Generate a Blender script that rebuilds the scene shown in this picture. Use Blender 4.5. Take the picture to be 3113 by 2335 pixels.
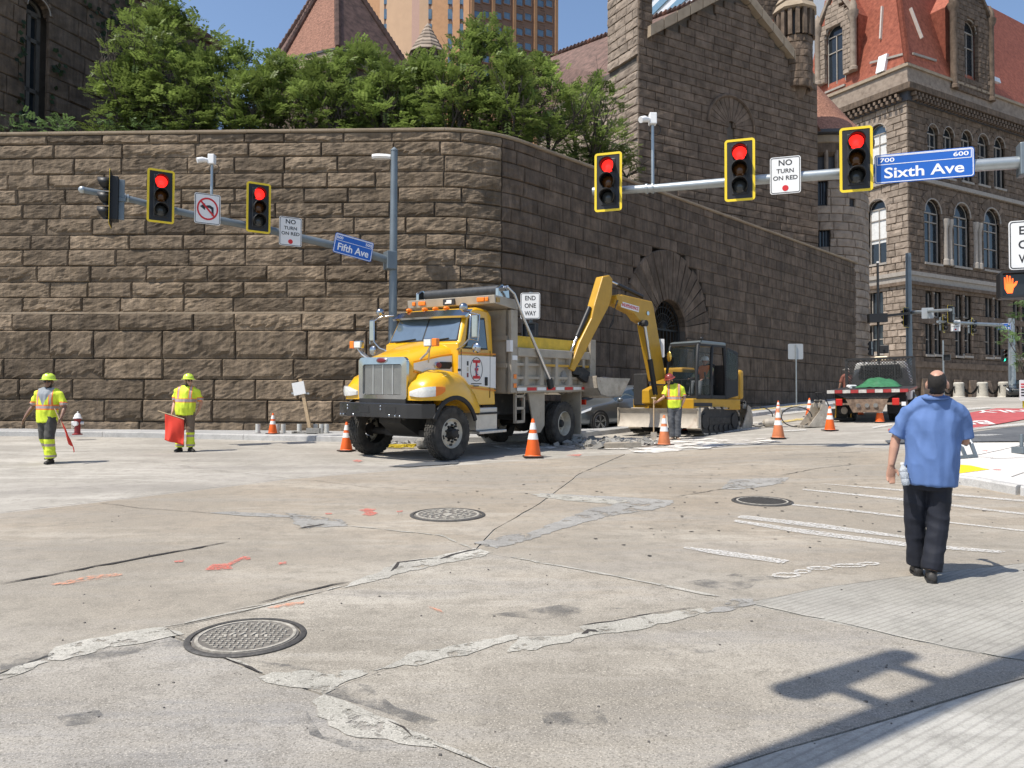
import bpy, bmesh, math, random
import numpy as np
from mathutils import Vector, Matrix, Euler, noise
rad = math.radians
for o in list(bpy.data.objects): bpy.data.objects.remove(o, do_unlink=True)
scene = bpy.context.scene
COL = scene.collection
# ---------------------------------------------------------------- camera
F, CU, CV, CAMH = 2340.0, 1556.5, 1167.5, 1.68
SLOPE = 0.0342                      # the street climbs away from the camera
cam_d = bpy.data.cameras.new('camera'); cam = bpy.data.objects.new('camera', cam_d); COL.objects.link(cam)
cam.location = (0, 0, CAMH)
cam.rotation_euler = (math.pi/2 + math.atan(67.5/F), -0.0044, 0)
cam_d.sensor_width = 36; cam_d.lens = 36*F/3113; cam_d.clip_start = .05; cam_d.clip_end = 2000
scene.camera = cam
RC = cam.rotation_euler.to_matrix()
# ---------------------------------------------------------------- light
SUN_A, SUN_E = rad(33), rad(60)     # light travels to +x and away (+y)
w = bpy.data.worlds.new('World'); scene.world = w; w.use_nodes = True
nt = w.node_tree; bg = nt.nodes['Background']
sky = nt.nodes.new('ShaderNodeTexSky'); sky.sky_type = 'NISHITA'; sky.sun_disc = False
sky.sun_elevation = SUN_E; sky.air_density = 1.0; sky.dust_density = 1.1; sky.ozone_density = 2.2
sdir = Vector((-math.cos(SUN_A)*math.cos(SUN_E), -math.sin(SUN_A)*math.cos(SUN_E), math.sin(SUN_E)))
sky.sun_rotation = math.atan2(sdir.x, sdir.y)
nt.links.new(sky.outputs[0], bg.inputs[0]); bg.inputs[1].default_value = .135
sun_d = bpy.data.lights.new('sun', 'SUN'); sun = bpy.data.objects.new('sun', sun_d); COL.objects.link(sun)
sun_d.energy = 4.5; sun_d.angle = rad(.42); sun_d.color = (1, .94, .85)
sun.rotation_euler = (-sdir).to_track_quat('-Z', 'Y').to_euler()
scene.view_settings.view_transform = 'Standard'; scene.view_settings.look = 'None'
scene.view_settings.exposure = .42; scene.view_settings.gamma = 1
# ---------------------------------------------------------------- pixels to places
def ray(u, v): return RC @ Vector(((u-CU)/F, -(v-CV)/F, -1))
def gz(x, y):                       # the street climbs ahead, and more so to the right
    h = 0 if x <= 0 else (x*x/8 if x < 4 else min(x-2, 20)); k = min(1, max(0, (y-8)/10)); k = k*k*(3-2*k)
    return SLOPE*min(y, 45)+.04*h*k
def gp(u, v, dz=0):                 # where the ray through a pixel meets the street
    d = ray(u, v); a, b = .5, 260.0
    for _ in range(44):
        t = (a+b)/2
        if CAMH+d.z*t > gz(d.x*t, d.y*t)+dz: a = t
        else: b = t
    return Vector((d.x*a, d.y*a, CAMH+d.z*a))
def gnorm(x, y):
    e = .6; return Vector((-(gz(x+e, y)-gz(x-e, y))/(2*e), -(gz(x, y+e)-gz(x, y-e))/(2*e), 1)).normalized()
def at(u, v, Y):
    d = ray(u, v); t = Y/d.y; return Vector((d.x*t, Y, CAMH+d.z*t))
class Plane:                        # an upright plane: s runs along it, z is height
    def __init__(s, o, ang): s.o = Vector((o[0], o[1], 0)); s.d = Vector((math.sin(ang), math.cos(ang), 0)); s.n = Vector((s.d.y, -s.d.x, 0))
    def px(s, u, v):
        d = ray(u, v); den = d.dot(s.n); t = (s.o-Vector((0, 0, CAMH))).dot(s.n)/den
        p = Vector((0, 0, CAMH))+d*t; return (p-s.o).dot(s.d), p.z
    def pt(s, a, z, off=0): p = s.o+s.d*a+s.n*off; return Vector((p.x, p.y, z))
    def path(s, a): p = s.o+s.d*a; return (p.x, p.y, s.n.x, s.n.y)
# ---------------------------------------------------------------- materials
MATS = {}
def mat(name, col, rough=.6, metal=0, var=.12, scale=4, bump=0, bscale=40, spec=.5, tint=0, col2=None, emit=0, trans=0, alpha=1, coat=0, stretch=None, grime=0, gcol=(.05, .045, .04), gscale=1.2, wear=0, wscale=9, amax=1):
    if name in MATS: return MATS[name]
    m = bpy.data.materials.new(name); m.use_nodes = True; MATS[name] = m
    n, l = m.node_tree.nodes, m.node_tree.links; b = n['Principled BSDF']
    b.inputs['Roughness'].default_value = rough; b.inputs['Metallic'].default_value = metal
    b.inputs['Specular IOR Level'].default_value = spec
    if coat: b.inputs['Coat Weight'].default_value = coat; b.inputs['Coat Roughness'].default_value = .06
    tc = n.new('ShaderNodeTexCoord'); src = tc.outputs['Object']
    if stretch:
        mp = n.new('ShaderNodeMapping'); mp.inputs['Scale'].default_value = stretch; l.new(src, mp.inputs[0]); src = mp.outputs[0]
    def nz(sc, det=5, ro=.6):
        t = n.new('ShaderNodeTexNoise'); t.inputs['Scale'].default_value = sc; t.inputs['Detail'].default_value = det; t.inputs['Roughness'].default_value = ro
        l.new(src, t.inputs['Vector']); return t
    def ramp(sock, a, c):
        r = n.new('ShaderNodeMapRange'); r.inputs[1].default_value = a; r.inputs[2].default_value = c; r.clamp = True; l.new(sock, r.inputs[0]); return r.outputs[0]
    def mix(f, a, c, mode='MIX'):
        x = n.new('ShaderNodeMix'); x.data_type = 'RGBA'; x.blend_type = mode
        for i, val in ((0, f), (6, a), (7, c)):
            if hasattr(val, 'is_output'): l.new(val, x.inputs[i])
            else: x.inputs[i].default_value = val if i == 0 else (*val[:3], 1)
        return x.outputs[2]
    c1 = tuple(max(0, x*(1-var)) for x in col); c2 = tuple(min(1, x*(1+var)) for x in (col2 or col))
    out = mix(ramp(nz(scale).outputs[0], .3, .7), c1, c2) if (var or col2) else None
    if out is None:
        b.inputs['Base Color'].default_value = (*col, 1)
    if tint and out:
        a = n.new('ShaderNodeAttribute'); a.attribute_name = 'tint'
        g = n.new('ShaderNodeMapRange'); g.inputs[3].default_value = 1-tint; g.inputs[4].default_value = 1+tint; l.new(a.outputs['Fac'], g.inputs[0])
        x = n.new('ShaderNodeVectorMath'); x.operation = 'SCALE'; l.new(out, x.inputs[0]); l.new(g.outputs[0], x.inputs['Scale']); out = x.outputs[0]
    if grime and out: out = mix(ramp(nz(gscale, 8, .7).outputs[0], .72-grime*.35, .8), out, gcol)
    if out: l.new(out, b.inputs['Base Color'])
    if bump:
        bp = n.new('ShaderNodeBump'); bp.inputs['Strength'].default_value = bump; bp.inputs['Distance'].default_value = .03
        l.new(nz(bscale, 6, .65).outputs[0], bp.inputs['Height']); l.new(bp.outputs[0], b.inputs['Normal'])
    if emit: b.inputs['Emission Color'].default_value = (*col, 1); b.inputs['Emission Strength'].default_value = emit
    if trans: b.inputs['Transmission Weight'].default_value = trans; b.inputs['IOR'].default_value = 1.05
    if alpha < 1: b.inputs['Alpha'].default_value = alpha
    if wear:
        wo = ramp(nz(wscale, 7, .7).outputs[0], .36+.22*wear, .50+.22*wear); wo.node.inputs[4].default_value = amax; l.new(wo, b.inputs['Alpha'])
    m.diffuse_color = (*col, 1)
    return m
# ---------------------------------------------------------------- mesh building
class MB:
    def __init__(s): s.v = []; s.f = []; s.m = []; s.cur = 0; s.t = []
    def add(s, vs, fs, m=None):
        k = len(s.v); s.v += [tuple(x) for x in vs]; s.f += [tuple(i+k for i in f) for f in fs]; s.m += [s.cur if m is None else m]*len(fs); return s
    def box(s, c, size, rz=0, rot=None, taper=1):
        R = rot or Matrix.Rotation(rz, 3, 'Z'); c = Vector(c); vs = []
        for z in (-.5, .5):
            k = taper if z > 0 else 1
            for x, y in ((-.5, -.5), (.5, -.5), (.5, .5), (-.5, .5)): vs.append(c+R @ Vector((x*size[0]*k, y*size[1]*k, z*size[2])))
        return s.add(vs, [(3, 2, 1, 0), (4, 5, 6, 7), (0, 1, 5, 4), (1, 2, 6, 5), (2, 3, 7, 6), (3, 0, 4, 7)])
    def bb(s, x0, x1, y0, y1, z0, z1): return s.box(((x0+x1)/2, (y0+y1)/2, (z0+z1)/2), (abs(x1-x0), abs(y1-y0), abs(z1-z0)))
    def bar(s, a, b, w, h, up=(0, 0, 1)):
        a, b = Vector(a), Vector(b); d = b-a; L = d.length; d = d/L; u = Vector(up)
        x = d.cross(u)
        if x.length < 1e-4: x = d.cross(Vector((1, 0, 0)))
        x.normalize(); y = x.cross(d); R = Matrix((x, y, d)).transposed()
        return s.box((a+b)/2, (w, h, L), rot=R)
    def cyl(s, a, b, r0, r1=None, n=12, caps=True):
        return s.tube([a, b], [r0, r0 if r1 is None else r1], n, caps)
    def tube(s, pts, rs, n=8, caps=True, asp=None):
        pts = [Vector(p) for p in pts]
        if not hasattr(rs, '__len__'): rs = [rs]*len(pts)
        k = len(s.v); px = None; rings = []
        for i, p in enumerate(pts):
            d = (pts[min(i+1, len(pts)-1)]-pts[max(i-1, 0)]).normalized()
            if px is None: px = d.orthogonal().normalized() if asp is None else Vector(asp)
            px = (px-d*px.dot(d)).normalized(); py = d.cross(px)
            r = rs[i]; ra, rb = (r, r) if not hasattr(r, '__len__') else r
            rings.append([p+px*ra*math.cos(2*math.pi*j/n)+py*rb*math.sin(2*math.pi*j/n) for j in range(n)])
        return s.loft(rings, caps)
    def loft(s, rings, caps=True, closed=True):
        n = len(rings[0]); vs = [p for r in rings for p in r]; fs = []
        for i in range(len(rings)-1):
            for j in range(n if closed else n-1):
                j2 = (j+1) % n; fs.append((i*n+j, i*n+j2, (i+1)*n+j2, (i+1)*n+j))
        if caps: fs += [tuple(range(n-1, -1, -1)), tuple((len(rings)-1)*n+j for j in range(n))]
        return s.add(vs, fs)
    def lathe(s, prof, n=20, c=(0, 0, 0), axis='z', caps=True):
        c = Vector(c); ax = {'x': lambda r, h, a: Vector((h, r*math.cos(a), r*math.sin(a))), 'y': lambda r, h, a: Vector((r*math.sin(a), h, r*math.cos(a))), 'z': lambda r, h, a: Vector((r*math.cos(a), r*math.sin(a), h))}[axis]
        return s.loft([[c+ax(r, h, 2*math.pi*j/n) for j in range(n)] for r, h in prof], caps)
    def sph(s, c, r, nu=12, nv=8):
        r = (r, r, r) if not hasattr(r, '__len__') else r; c = Vector(c)
        return s.loft([[c+Vector((r[0]*math.sin(a)*math.cos(2*math.pi*j/nu), r[1]*math.sin(a)*math.sin(2*math.pi*j/nu), r[2]*math.cos(a))) for j in range(nu)] for a in [math.pi*(.02+.96*i/nv) for i in range(nv, -1, -1)]])
    def prism(s, poly, ext):        # closed 3D polygon, pushed along ext
        poly = [Vector(p) for p in poly]; e = Vector(ext); n = len(poly)
        return s.add(poly+[p+e for p in poly], [tuple(range(n-1, -1, -1)), tuple(range(n, 2*n))]+[(i, (i+1) % n, n+(i+1) % n, n+i) for i in range(n)])
    def build(s, name, mt=None, parent=None, smooth=0, bevel=0, seg=2, recalc=True):
        me = bpy.data.meshes.new(name); me.from_pydata(s.v, [], s.f)
        mts = mt if isinstance(mt, (list, tuple)) else [mt]
        for x in mts: me.materials.append(x)
        if len(mts) > 1: me.polygons.foreach_set('material_index', s.m)
        if recalc:
            b = bmesh.new(); b.from_mesh(me); bmesh.ops.recalc_face_normals(b, faces=b.faces[:]); b.to_mesh(me); b.free()
        if smooth: me.shade_smooth(); me.set_sharp_from_angle(angle=rad(smooth))
        if s.t:
            a = me.attributes.new('tint', 'FLOAT', 'POINT'); a.data.foreach_set('value', s.t)
        o = bpy.data.objects.new(name, me); COL.objects.link(o)
        if parent: o.parent = parent
        if bevel:
            md = o.modifiers.new('bevel', 'BEVEL'); md.width = bevel; md.segments = seg; md.limit_method = 'ANGLE'; md.angle_limit = rad(35); md.harden_normals = bool(smooth)
        return o
def tag(o, label=None, cat=None, group=None, kind=None):
    if label: o['label'] = label
    if cat: o['category'] = cat
    if group: o['group'] = group
    if kind: o['kind'] = kind
    return o
def thing(name, loc=(0, 0, 0), rz=0, label=None, cat=None, group=None, tilt=False):
    o = bpy.data.objects.new(name, None); COL.objects.link(o); o.empty_display_size = .2
    o.location = loc
    if tilt:
        up = gnorm(loc[0], loc[1]); fx = Vector((math.cos(rz), math.sin(rz), 0)); fx = (fx-up*fx.dot(up)).normalized()
        o.rotation_euler = Matrix((fx, up.cross(fx), up)).transposed().to_euler()
    else: o.rotation_euler = (0, 0, rz)
    return tag(o, label, cat, group)
def copy_tree(o, parent=None):
    c = o.copy(); COL.objects.link(c); c.parent = parent
    for ch in [x for x in o.children]: copy_tree(ch, c)
    return c
def on_ground(u, v, dz=0): return gp(u, v, dz)
FONTS = None
def text(name, s, size, m, parent, mtx, w=None, bold=False, align='CENTER', depth=.002, sx=1):
    cu = bpy.data.curves.new(name, 'FONT'); cu.body = s; cu.size = size; cu.align_x = align; cu.align_y = 'CENTER'; cu.extrude = depth
    if bold: cu.offset = size*.018
    cu.resolution_u = 3
    t = bpy.data.objects.new(name, cu); COL.objects.link(t)
    dg = bpy.context.evaluated_depsgraph_get(); me = bpy.data.meshes.new_from_object(t.evaluated_get(dg))
    bpy.data.objects.remove(t, do_unlink=True)
    if w and len(me.vertices):
        xs = [v.co.x for v in me.vertices]; k = w/max(1e-6, max(xs)-min(xs))
        for v in me.vertices: v.co.x *= k
    elif sx != 1:
        for v in me.vertices: v.co.x *= sx
    me.transform(mtx); me.name = name; me.materials.clear(); me.materials.append(m)
    o = bpy.data.objects.new(name, me); COL.objects.link(o); o.parent = parent
    return o
def R3(x, y, z, loc=(0, 0, 0)): return Matrix.Translation(loc) @ Matrix((x, y, z)).transposed().to_4x4()
def nz3(x, y, z): return noise.noise(Vector((x, y, z)))
def jag(pts, n=6, amp=.03, seed=0, closed=True):  # ragged outline
    r = random.Random(seed); out = []; k = len(pts)
    for i in range(k if closed else k-1):
        a, b = Vector(pts[i]), Vector(pts[(i+1) % k]); L = (b-a).length; m = max(1, int(L*n))
        pr = Vector((-(b-a).y, (b-a).x, 0)).normalized()
        for j in range(m):
            f = j/m; o = 0 if j == 0 else r.uniform(-amp, amp); out.append(a.lerp(b, f)+pr*o)
    if not closed: out.append(Vector(pts[-1]))
    return out
# ================================================================ ground
def concrete(name, a, b, streak=(.25, 1.4, 1), grain=.5, dark=(.16, .145, .13), groove=None, stain=.5, ang=0.55, wear=None, blend=None):
    m = bpy.data.materials.new(name); m.use_nodes = True; n, l = m.node_tree.nodes, m.node_tree.links; B = n['Principled BSDF']
    B.inputs['Roughness'].default_value = .85; B.inputs['Specular IOR Level'].default_value = .25
    tc = n.new('ShaderNodeTexCoord')
    def mapn(sc, rot=0):
        mp = n.new('ShaderNodeMapping'); mp.inputs['Scale'].default_value = sc; mp.inputs['Rotation'].default_value = (0, 0, rot); l.new(tc.outputs['Object'], mp.inputs[0]); return mp.outputs[0]
    def nz(vec, sc, det=6, ro=.6):
        t = n.new('ShaderNodeTexNoise'); t.inputs['Scale'].default_value = sc; t.inputs['Detail'].default_value = det; t.inputs['Roughness'].default_value = ro; l.new(vec, t.inputs['Vector']); return t.outputs[0]
    def rng(x, a, c, lo=0, hi=1):
        r = n.new('ShaderNodeMapRange'); r.inputs[1].default_value = a; r.inputs[2].default_value = c; r.inputs[3].default_value = lo; r.inputs[4].default_value = hi; l.new(x, r.inputs[0]); return r.outputs[0]
    def mix(f, x, y, mode='MIX'):
        k = n.new('ShaderNodeMix'); k.data_type = 'RGBA'; k.blend_type = mode
        for i, val in ((0, f), (6, x), (7, y)):
            if hasattr(val, 'is_output'): l.new(val, k.inputs[i])
            else: k.inputs[i].default_value = val if i == 0 else (*val, 1)
        return k.outputs[2]
    obj = mapn((1, 1, 1)); st = mapn(streak, ang)
    c = mix(rng(nz(obj, .9, 8, .65), .35, .65), a, b)
    if blend:                        # tan dust thins out across the slabs towards the crossing
        sx = n.new('ShaderNodeSeparateXYZ'); l.new(tc.outputs['Object'], sx.inputs[0]); k = n.new('ShaderNodeMath'); k.operation = 'MULTIPLY_ADD'; l.new(nz(obj, .45, 6, .6), k.inputs[0]); k.inputs[1].default_value = 9; l.new(sx.outputs[1], k.inputs[2])
        c = mix(rng(k.outputs[0], blend[2]+4.5, blend[3]+4.5), c, mix(rng(nz(obj, .7, 8, .65), .35, .65), blend[0], blend[1]))
    c = mix(rng(nz(st, 1.6, 8, .7), .47, .60, 0, stain*.75), c, tuple(min(1, x*1.35+.05) for x in b))     # worn pale streaks
    c = mix(rng(nz(st, .8, 8, .75), .50, .63, 0, stain*.8), c, dark)                                    # tyre and oil stains
    c = mix(rng(nz(obj, 4.5, 8, .8), .48, .62, 0, .5), c, tuple(x*.66 for x in a)); c = mix(rng(nz(obj, .35, 6, .6), .48, .6, 0, .45), c, tuple(x*.78 for x in a))
    c = mix(rng(nz(obj, 75, 3, .7), .5, .66, 0, grain), c, tuple(x*.42 for x in a))                    # aggregate
    c = mix(rng(nz(obj, 120, 2, .5), .58, .68, 0, grain), c, tuple(min(1, x*1.5) for x in b))
    vo = n.new('ShaderNodeTexVoronoi'); vo.inputs['Scale'].default_value = 2.3; l.new(obj, vo.inputs['Vector'])
    c = mix(rng(vo.outputs['Distance'], .018, .03, .8, 0), c, (.05, .045, .04))                        # gum spots
    l.new(c, B.inputs['Base Color'])
    bp = n.new('ShaderNodeBump'); bp.inputs['Strength'].default_value = .5; bp.inputs['Distance'].default_value = .012
    h = nz(obj, 38, 8, .75)
    if groove:
        wv = n.new('ShaderNodeTexWave'); wv.inputs['Scale'].default_value = groove[0]; wv.inputs['Distortion'].default_value = 1.2; wv.inputs['Detail'].default_value = 3; wv.inputs['Detail Scale'].default_value = .4; wv.bands_direction = 'Y'
        l.new(mapn((1, 1, 1), groove[1]), wv.inputs['Vector'])
        g = rng(wv.outputs['Fac'], .0, .28)
        br = n.new('ShaderNodeMath'); br.operation = 'MULTIPLY'; l.new(h, br.inputs[0]); l.new(g, br.inputs[1]); h = br.outputs[0]
        c2 = mix(rng(g, 0, 1, groove[2], 0), c, tuple(x*.45 for x in a)); l.new(c2, B.inputs['Base Color'])
    l.new(h, bp.inputs['Height']); l.new(bp.outputs[0], B.inputs['Normal'])
    if wear: l.new(rng(nz(obj, wear[0], 8, .75), wear[1], wear[1]+.06), B.inputs['Alpha'])
    MATS[name] = m; return m
m_far = concrete('pale_concrete', (.305, .283, .245), (.395, .368, .322), stain=.75, grain=.3, ang=-.35)
TN = ((.275, .232, .178), (.36, .31, .246), 5.5, 9.5)
m_tan = concrete('tan_concrete', (.258, .233, .192), (.345, .315, .264), stain=.55, ang=-.5, blend=TN)
m_tan2 = concrete('tan_grey_concrete', (.258, .233, .192), (.345, .315, .264), stain=.6, blend=TN, ang=-.35)
m_gry = concrete('grey_concrete', (.258, .233, .192), (.345, .315, .264), blend=TN, stain=.75, grain=.75, dark=(.15, .145, .142), ang=-.3)
m_gry2 = concrete('worn_grey_concrete', (.252, .231, .196), (.338, .312, .27), blend=TN, stain=.8, grain=.75, dark=(.15, .15, .152), ang=-.45)
m_grv = concrete('grooved_concrete', (.29, .275, .24), (.375, .36, .32), stain=.6, grain=.35, groove=(6.2, -.62, .32), ang=-.6)
m_grv2 = concrete('pale_grooved_concrete', (.315, .302, .27), (.395, .382, .345), stain=.5, grain=.3, groove=(6.0, -.62, .32), ang=-.6)
m_patch = concrete('patch_mortar', (.33, .315, .272), (.43, .41, .36), stain=.7, grain=.7, wear=(7, .40))
m_patchd = concrete('grey_patch', (.26, .25, .23), (.345, .335, .31), stain=.6, grain=.5, wear=(4, .40))
m_asph = concrete('dark_asphalt', (.085, .09, .098), (.13, .135, .14), stain=.25, grain=.3, dark=(.05, .05, .05))
m_walk = concrete('sidewalk_concrete', (.30, .30, .30), (.40, .40, .39), stain=.4, grain=.3)
m_walkr = concrete('new_sidewalk_concrete', (.60, .575, .545), (.68, .655, .62), stain=.25, grain=.2)
m_kerb = concrete('kerb_stone', (.38, .375, .36), (.50, .49, .47), stain=.5, grain=.4)
m_crack = mat('crack_dirt', (.035, .03, .027), .95)
m_red = mat('red_marking_paint', (.62, .12, .085), .8, var=.25, scale=9, wear=.2, wscale=45, amax=.68)
m_org = mat('orange_marking_paint', (.66, .26, .14), .8, var=.2, scale=9, wear=.38, wscale=18, amax=.6)
m_wht = mat('worn_white_paint', (.62, .61, .58), .75, var=.12, scale=6, wear=.2, wscale=42, amax=.72)
m_yel = mat('yellow_line_paint', (.62, .45, .10), .75, var=.15, scale=5, wear=.35, wscale=7)

gx = [-600, -200, -80, -40, -30]+[-22+.5*i for i in range(125)]+[44, 50, 60, 80, 120, 200, 600]
gy = [-60, -20, -8]+[-2+.5*i for i in range(118)]+[60, 65, 70, 80, 100, 150, 300, 900]
b = MB(); k = len(gx)
b.add([(x, y, gz(x, y)-.012) for y in gy for x in gx], [(j*k+i, j*k+i+1, (j+1)*k+i+1, (j+1)*k+i) for j in range(len(gy)-1) for i in range(k-1)])
road = tag(b.build('road', m_far, recalc=False), kind='structure')
def drape(name, pts, m, up, parent=None, th=0, maxe=.7):
    bm = bmesh.new(); f = bm.faces.new([bm.verts.new((p[0], p[1], 0)) for p in pts])
    bm.normal_update()
    if f.normal.z < 0: f.normal_flip()
    bmesh.ops.triangulate(bm, faces=bm.faces[:])
    for _ in range(6):
        es = [e for e in bm.edges if e.calc_length() > maxe]
        if not es: break
        bmesh.ops.subdivide_edges(bm, edges=es, cuts=1); bmesh.ops.triangulate(bm, faces=bm.faces[:])
    for v in bm.verts: v.co.z = gz(v.co.x, v.co.y)+up
    if th:
        bd = [e for e in bm.edges if e.is_boundary]; r = bmesh.ops.extrude_edge_only(bm, edges=bd)
        for g in r['geom']:
            if isinstance(g, bmesh.types.BMVert): g.co.z -= th
        bmesh.ops.recalc_face_normals(bm, faces=bm.faces[:])
    me = bpy.data.meshes.new(name); bm.to_mesh(me); bm.free(); me.materials.append(m)
    o = bpy.data.objects.new(name, me); COL.objects.link(o)
    if parent: o.parent = parent
    return o
def sheet(name, pts, m, parent=road, up=.004, th=0, jn=0, ja=.03, seed=1, shrink=0):
    """flat piece lying on the sloping street; pts are world points"""
    pts = [Vector(p) for p in pts]
    if jn: pts = jag(pts, jn, ja, seed)
    if shrink:
        c = sum(pts, Vector())/len(pts)
        pts = [p+(c-p).normalized()*shrink for p in pts]
    return drape(name, pts, m, up, parent, th)
def G(*uv): return [gp(u, v) for u, v in uv]
# slabs traced from their joints
J3 = [(-500, 2175), (0, 2045), (162, 1985), (487, 1917), (776, 1853), (1058, 1779), (1199, 1722), (1440, 1676)]
J1 = [(-500, 1618), (0, 1561), (293, 1528), (881, 1457), (1400, 1414), (1760, 1388)]
J6 = [(1440, 1676), (1553, 1695), (1835, 1747), (2188, 1818), (2258, 1834)]
J6b = [(2258, 1838), (2611, 1909), (2893, 1972), (3113, 2010), (3600, 2110)]
J5 = [(987, 2112), (1050, 2080), (1304, 1988), (1560, 1935), (1785, 1925), (2138, 1860), (2258, 1834)]
J4 = [(494, 1920), (797, 2047), (987, 2112)]
J4b = [(987, 2116), (1180, 2200), (1502, 2335), (1900, 2520)]
slabs = [
 ('tan', J1+[(1900, 1380), (1760, 1440), (1640, 1530), (1500, 1610), (1440, 1676)]+J3[::-1][1:], m_tan),
 ('tan2', [(1444, 1676), (1504, 1610), (1644, 1530), (1764, 1440), (1904, 1380), (2350, 1352), (2800, 1368), (3113, 1470), (3700, 1560), (3700, 1690), (3113, 1712), (2752, 1752), (2498, 1787), (2258, 1834)]+J6[::-1][1:], m_tan2),
 ('mid', J3[3:]+J6[1:]+J5[::-1][1:]+[(797, 2047)], m_gry),
 ('left', [(-500, 2180), (0, 2050), (162, 1990), (487, 1922), (797, 2050), (987, 2116), (1502, 2339), (1500, 3200), (-900, 3200)], m_gry2),
 ('near', J5+[(2611, 1909), (2893, 1972), (3113, 2010), (3300, 2045), (3113, 2060), (2180, 2340), (1700, 2520), (1500, 3200), (1502, 2335)], m_gry),
 ('grooved', [(2258, 1834), (2498, 1787), (2752, 1752), (3113, 1712), (3700, 1690), (3600, 2110), (3113, 2010), (2893, 1972), (2611, 1909)], m_grv),
 ('grooved2', [(2180, 2344), (3113, 2064), (3600, 1960), (3900, 3200), (1504, 3200), (1702, 2522)], m_grv2)]
for nm, px, m in slabs: sheet('concrete_slab', G(*px), m, up=0, th=.011, jn=3, ja=.012, seed=hash(nm) % 97 if False else len(nm)*7, shrink=.003)
# crumbled joints filled with mortar
PT = [([(1040, 1790), (1075, 1768), (1160, 1735), (1200, 1712), (1330, 1692), (1440, 1668), (1500, 1680), (1475, 1690), (1340, 1715), (1230, 1742), (1120, 1772)], m_patch),
 ([(1440, 1650), (1530, 1630), (1600, 1622), (1680, 1592), (1800, 1545), (1860, 1540), (1870, 1523), (1650, 1505), (1640, 1500), (1900, 1512), (2050, 1522), (2040, 1536), (1990, 1550), (1850, 1570), (1740, 1600), (1620, 1638), (1510, 1668)], m_patchd),
 ([(1610, 1502), (1700, 1504), (1860, 1516), (1960, 1520), (1860, 1533), (1740, 1524), (1640, 1512)], m_patch),
 ([(145, 2008), (170, 1968), (260, 1945), (430, 1915), (500, 1908), (560, 1930), (470, 1948), (330, 1972), (190, 2010)], m_patch),
 ([(-40, 2070), (40, 2030), (120, 2010), (150, 2012), (70, 2048), (-40, 2085)], m_patch),
 ([(785, 2062), (830, 2045), (960, 2042), (1020, 2052), (1040, 2040), (1120, 2040), (1190, 2020), (1240, 1990), (1310, 1978), (1450, 1950), (1570, 1930), (1580, 1944), (1440, 1985), (1300, 2018), (1160, 2035), (1060, 2070), (985, 2112), (960, 2098), (850, 2085)], m_patch),
 ([(946, 2135), (985, 2112), (1070, 2150), (1180, 2195), (1290, 2248), (1330, 2275), (1210, 2262), (1050, 2235), (965, 2180)], m_patch),
 ([(1570, 1938), (1720, 1935), (1780, 1922), (1760, 1908), (1830, 1892), (2000, 1868), (2130, 1850), (2150, 1862), (2050, 1890), (1880, 1925), (1780, 1938), (1700, 1958), (1600, 1980), (1540, 1985)], m_patch),
 ([(2140, 1868), (2190, 1845), (2225, 1822), (2290, 1822), (2300, 1838), (2250, 1848), (2200, 1862)], m_patchd),
 ([(870, 1560), (1040, 1580), (1060, 1600), (920, 1606), (900, 1596)], m_patchd),
 ([(620, 1560), (700, 1556), (830, 1562), (920, 1574), (760, 1570)], m_patchd),
 ([(2220, 1458), (2400, 1452), (2380, 1470), (2330, 1478), (2240, 1490), (2190, 1488)], m_patchd),
 ([(1180, 1418), (1300, 1404), (1400, 1400), (1390, 1410), (1240, 1420)], m_asph)]
for i, (px, m) in enumerate(PT): sheet('mortar_patch', G(*px), m, up=.0045, jn=16, ja=.024, seed=i+3)
# thin mortar lines and dark cracks along the joints
def ribbon(name, px, w, m, up, seed, amp=.012):
    pts = [gp(*p) for p in px]; r = random.Random(seed); P = []
    for a, c in zip(pts, pts[1:]):
        k = max(2, int((c-a).length*9))
        for j in range(k): P.append(a.lerp(c, j/k))
    P.append(pts[-1]); Lf, Rt = [], []
    for i, p in enumerate(P):
        d = P[min(i+1, len(P)-1)]-P[max(i-1, 0)]; pr = Vector((-d.y, d.x, 0)).normalized(); q = p+pr*r.uniform(-amp, amp)
        ww = w*r.uniform(.25, 1.2)*(.15 if i in (0, len(P)-1) else 1)
        Lf.append(q+pr*ww/2); Rt.append(q-pr*ww/2)
    mb = MB(); k = len(P)
    mb.add([(p.x, p.y, gz(p.x, p.y)+up) for p in Lf+Rt], [(i, k+i, k+i+1, i+1) for i in range(k-1)])
    o = mb.build(name, m); o.parent = road
    return o
for i, (px, w) in enumerate([([(1500, 2335), (1180, 2198), (1000, 2120)], .05), ([(560, 1945), (797, 2046)], .04), ([(500, 1908), (776, 1850), (1040, 1783)], .05), ([(1553, 1694), (1700, 1722), (1835, 1746), (2188, 1816)], .055), ([(1040, 1597), (1340, 1629), (1431, 1668)], .04), ([(2290, 1838), (2611, 1906), (2893, 1971), (3200, 2020)], .03), ([(1500, 2335), (1700, 2400)], .05), ([(700, 1856), (830, 1835)], .05)]):
    ribbon('mortar_line', px, w, m_patch, .006, i)
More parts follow.
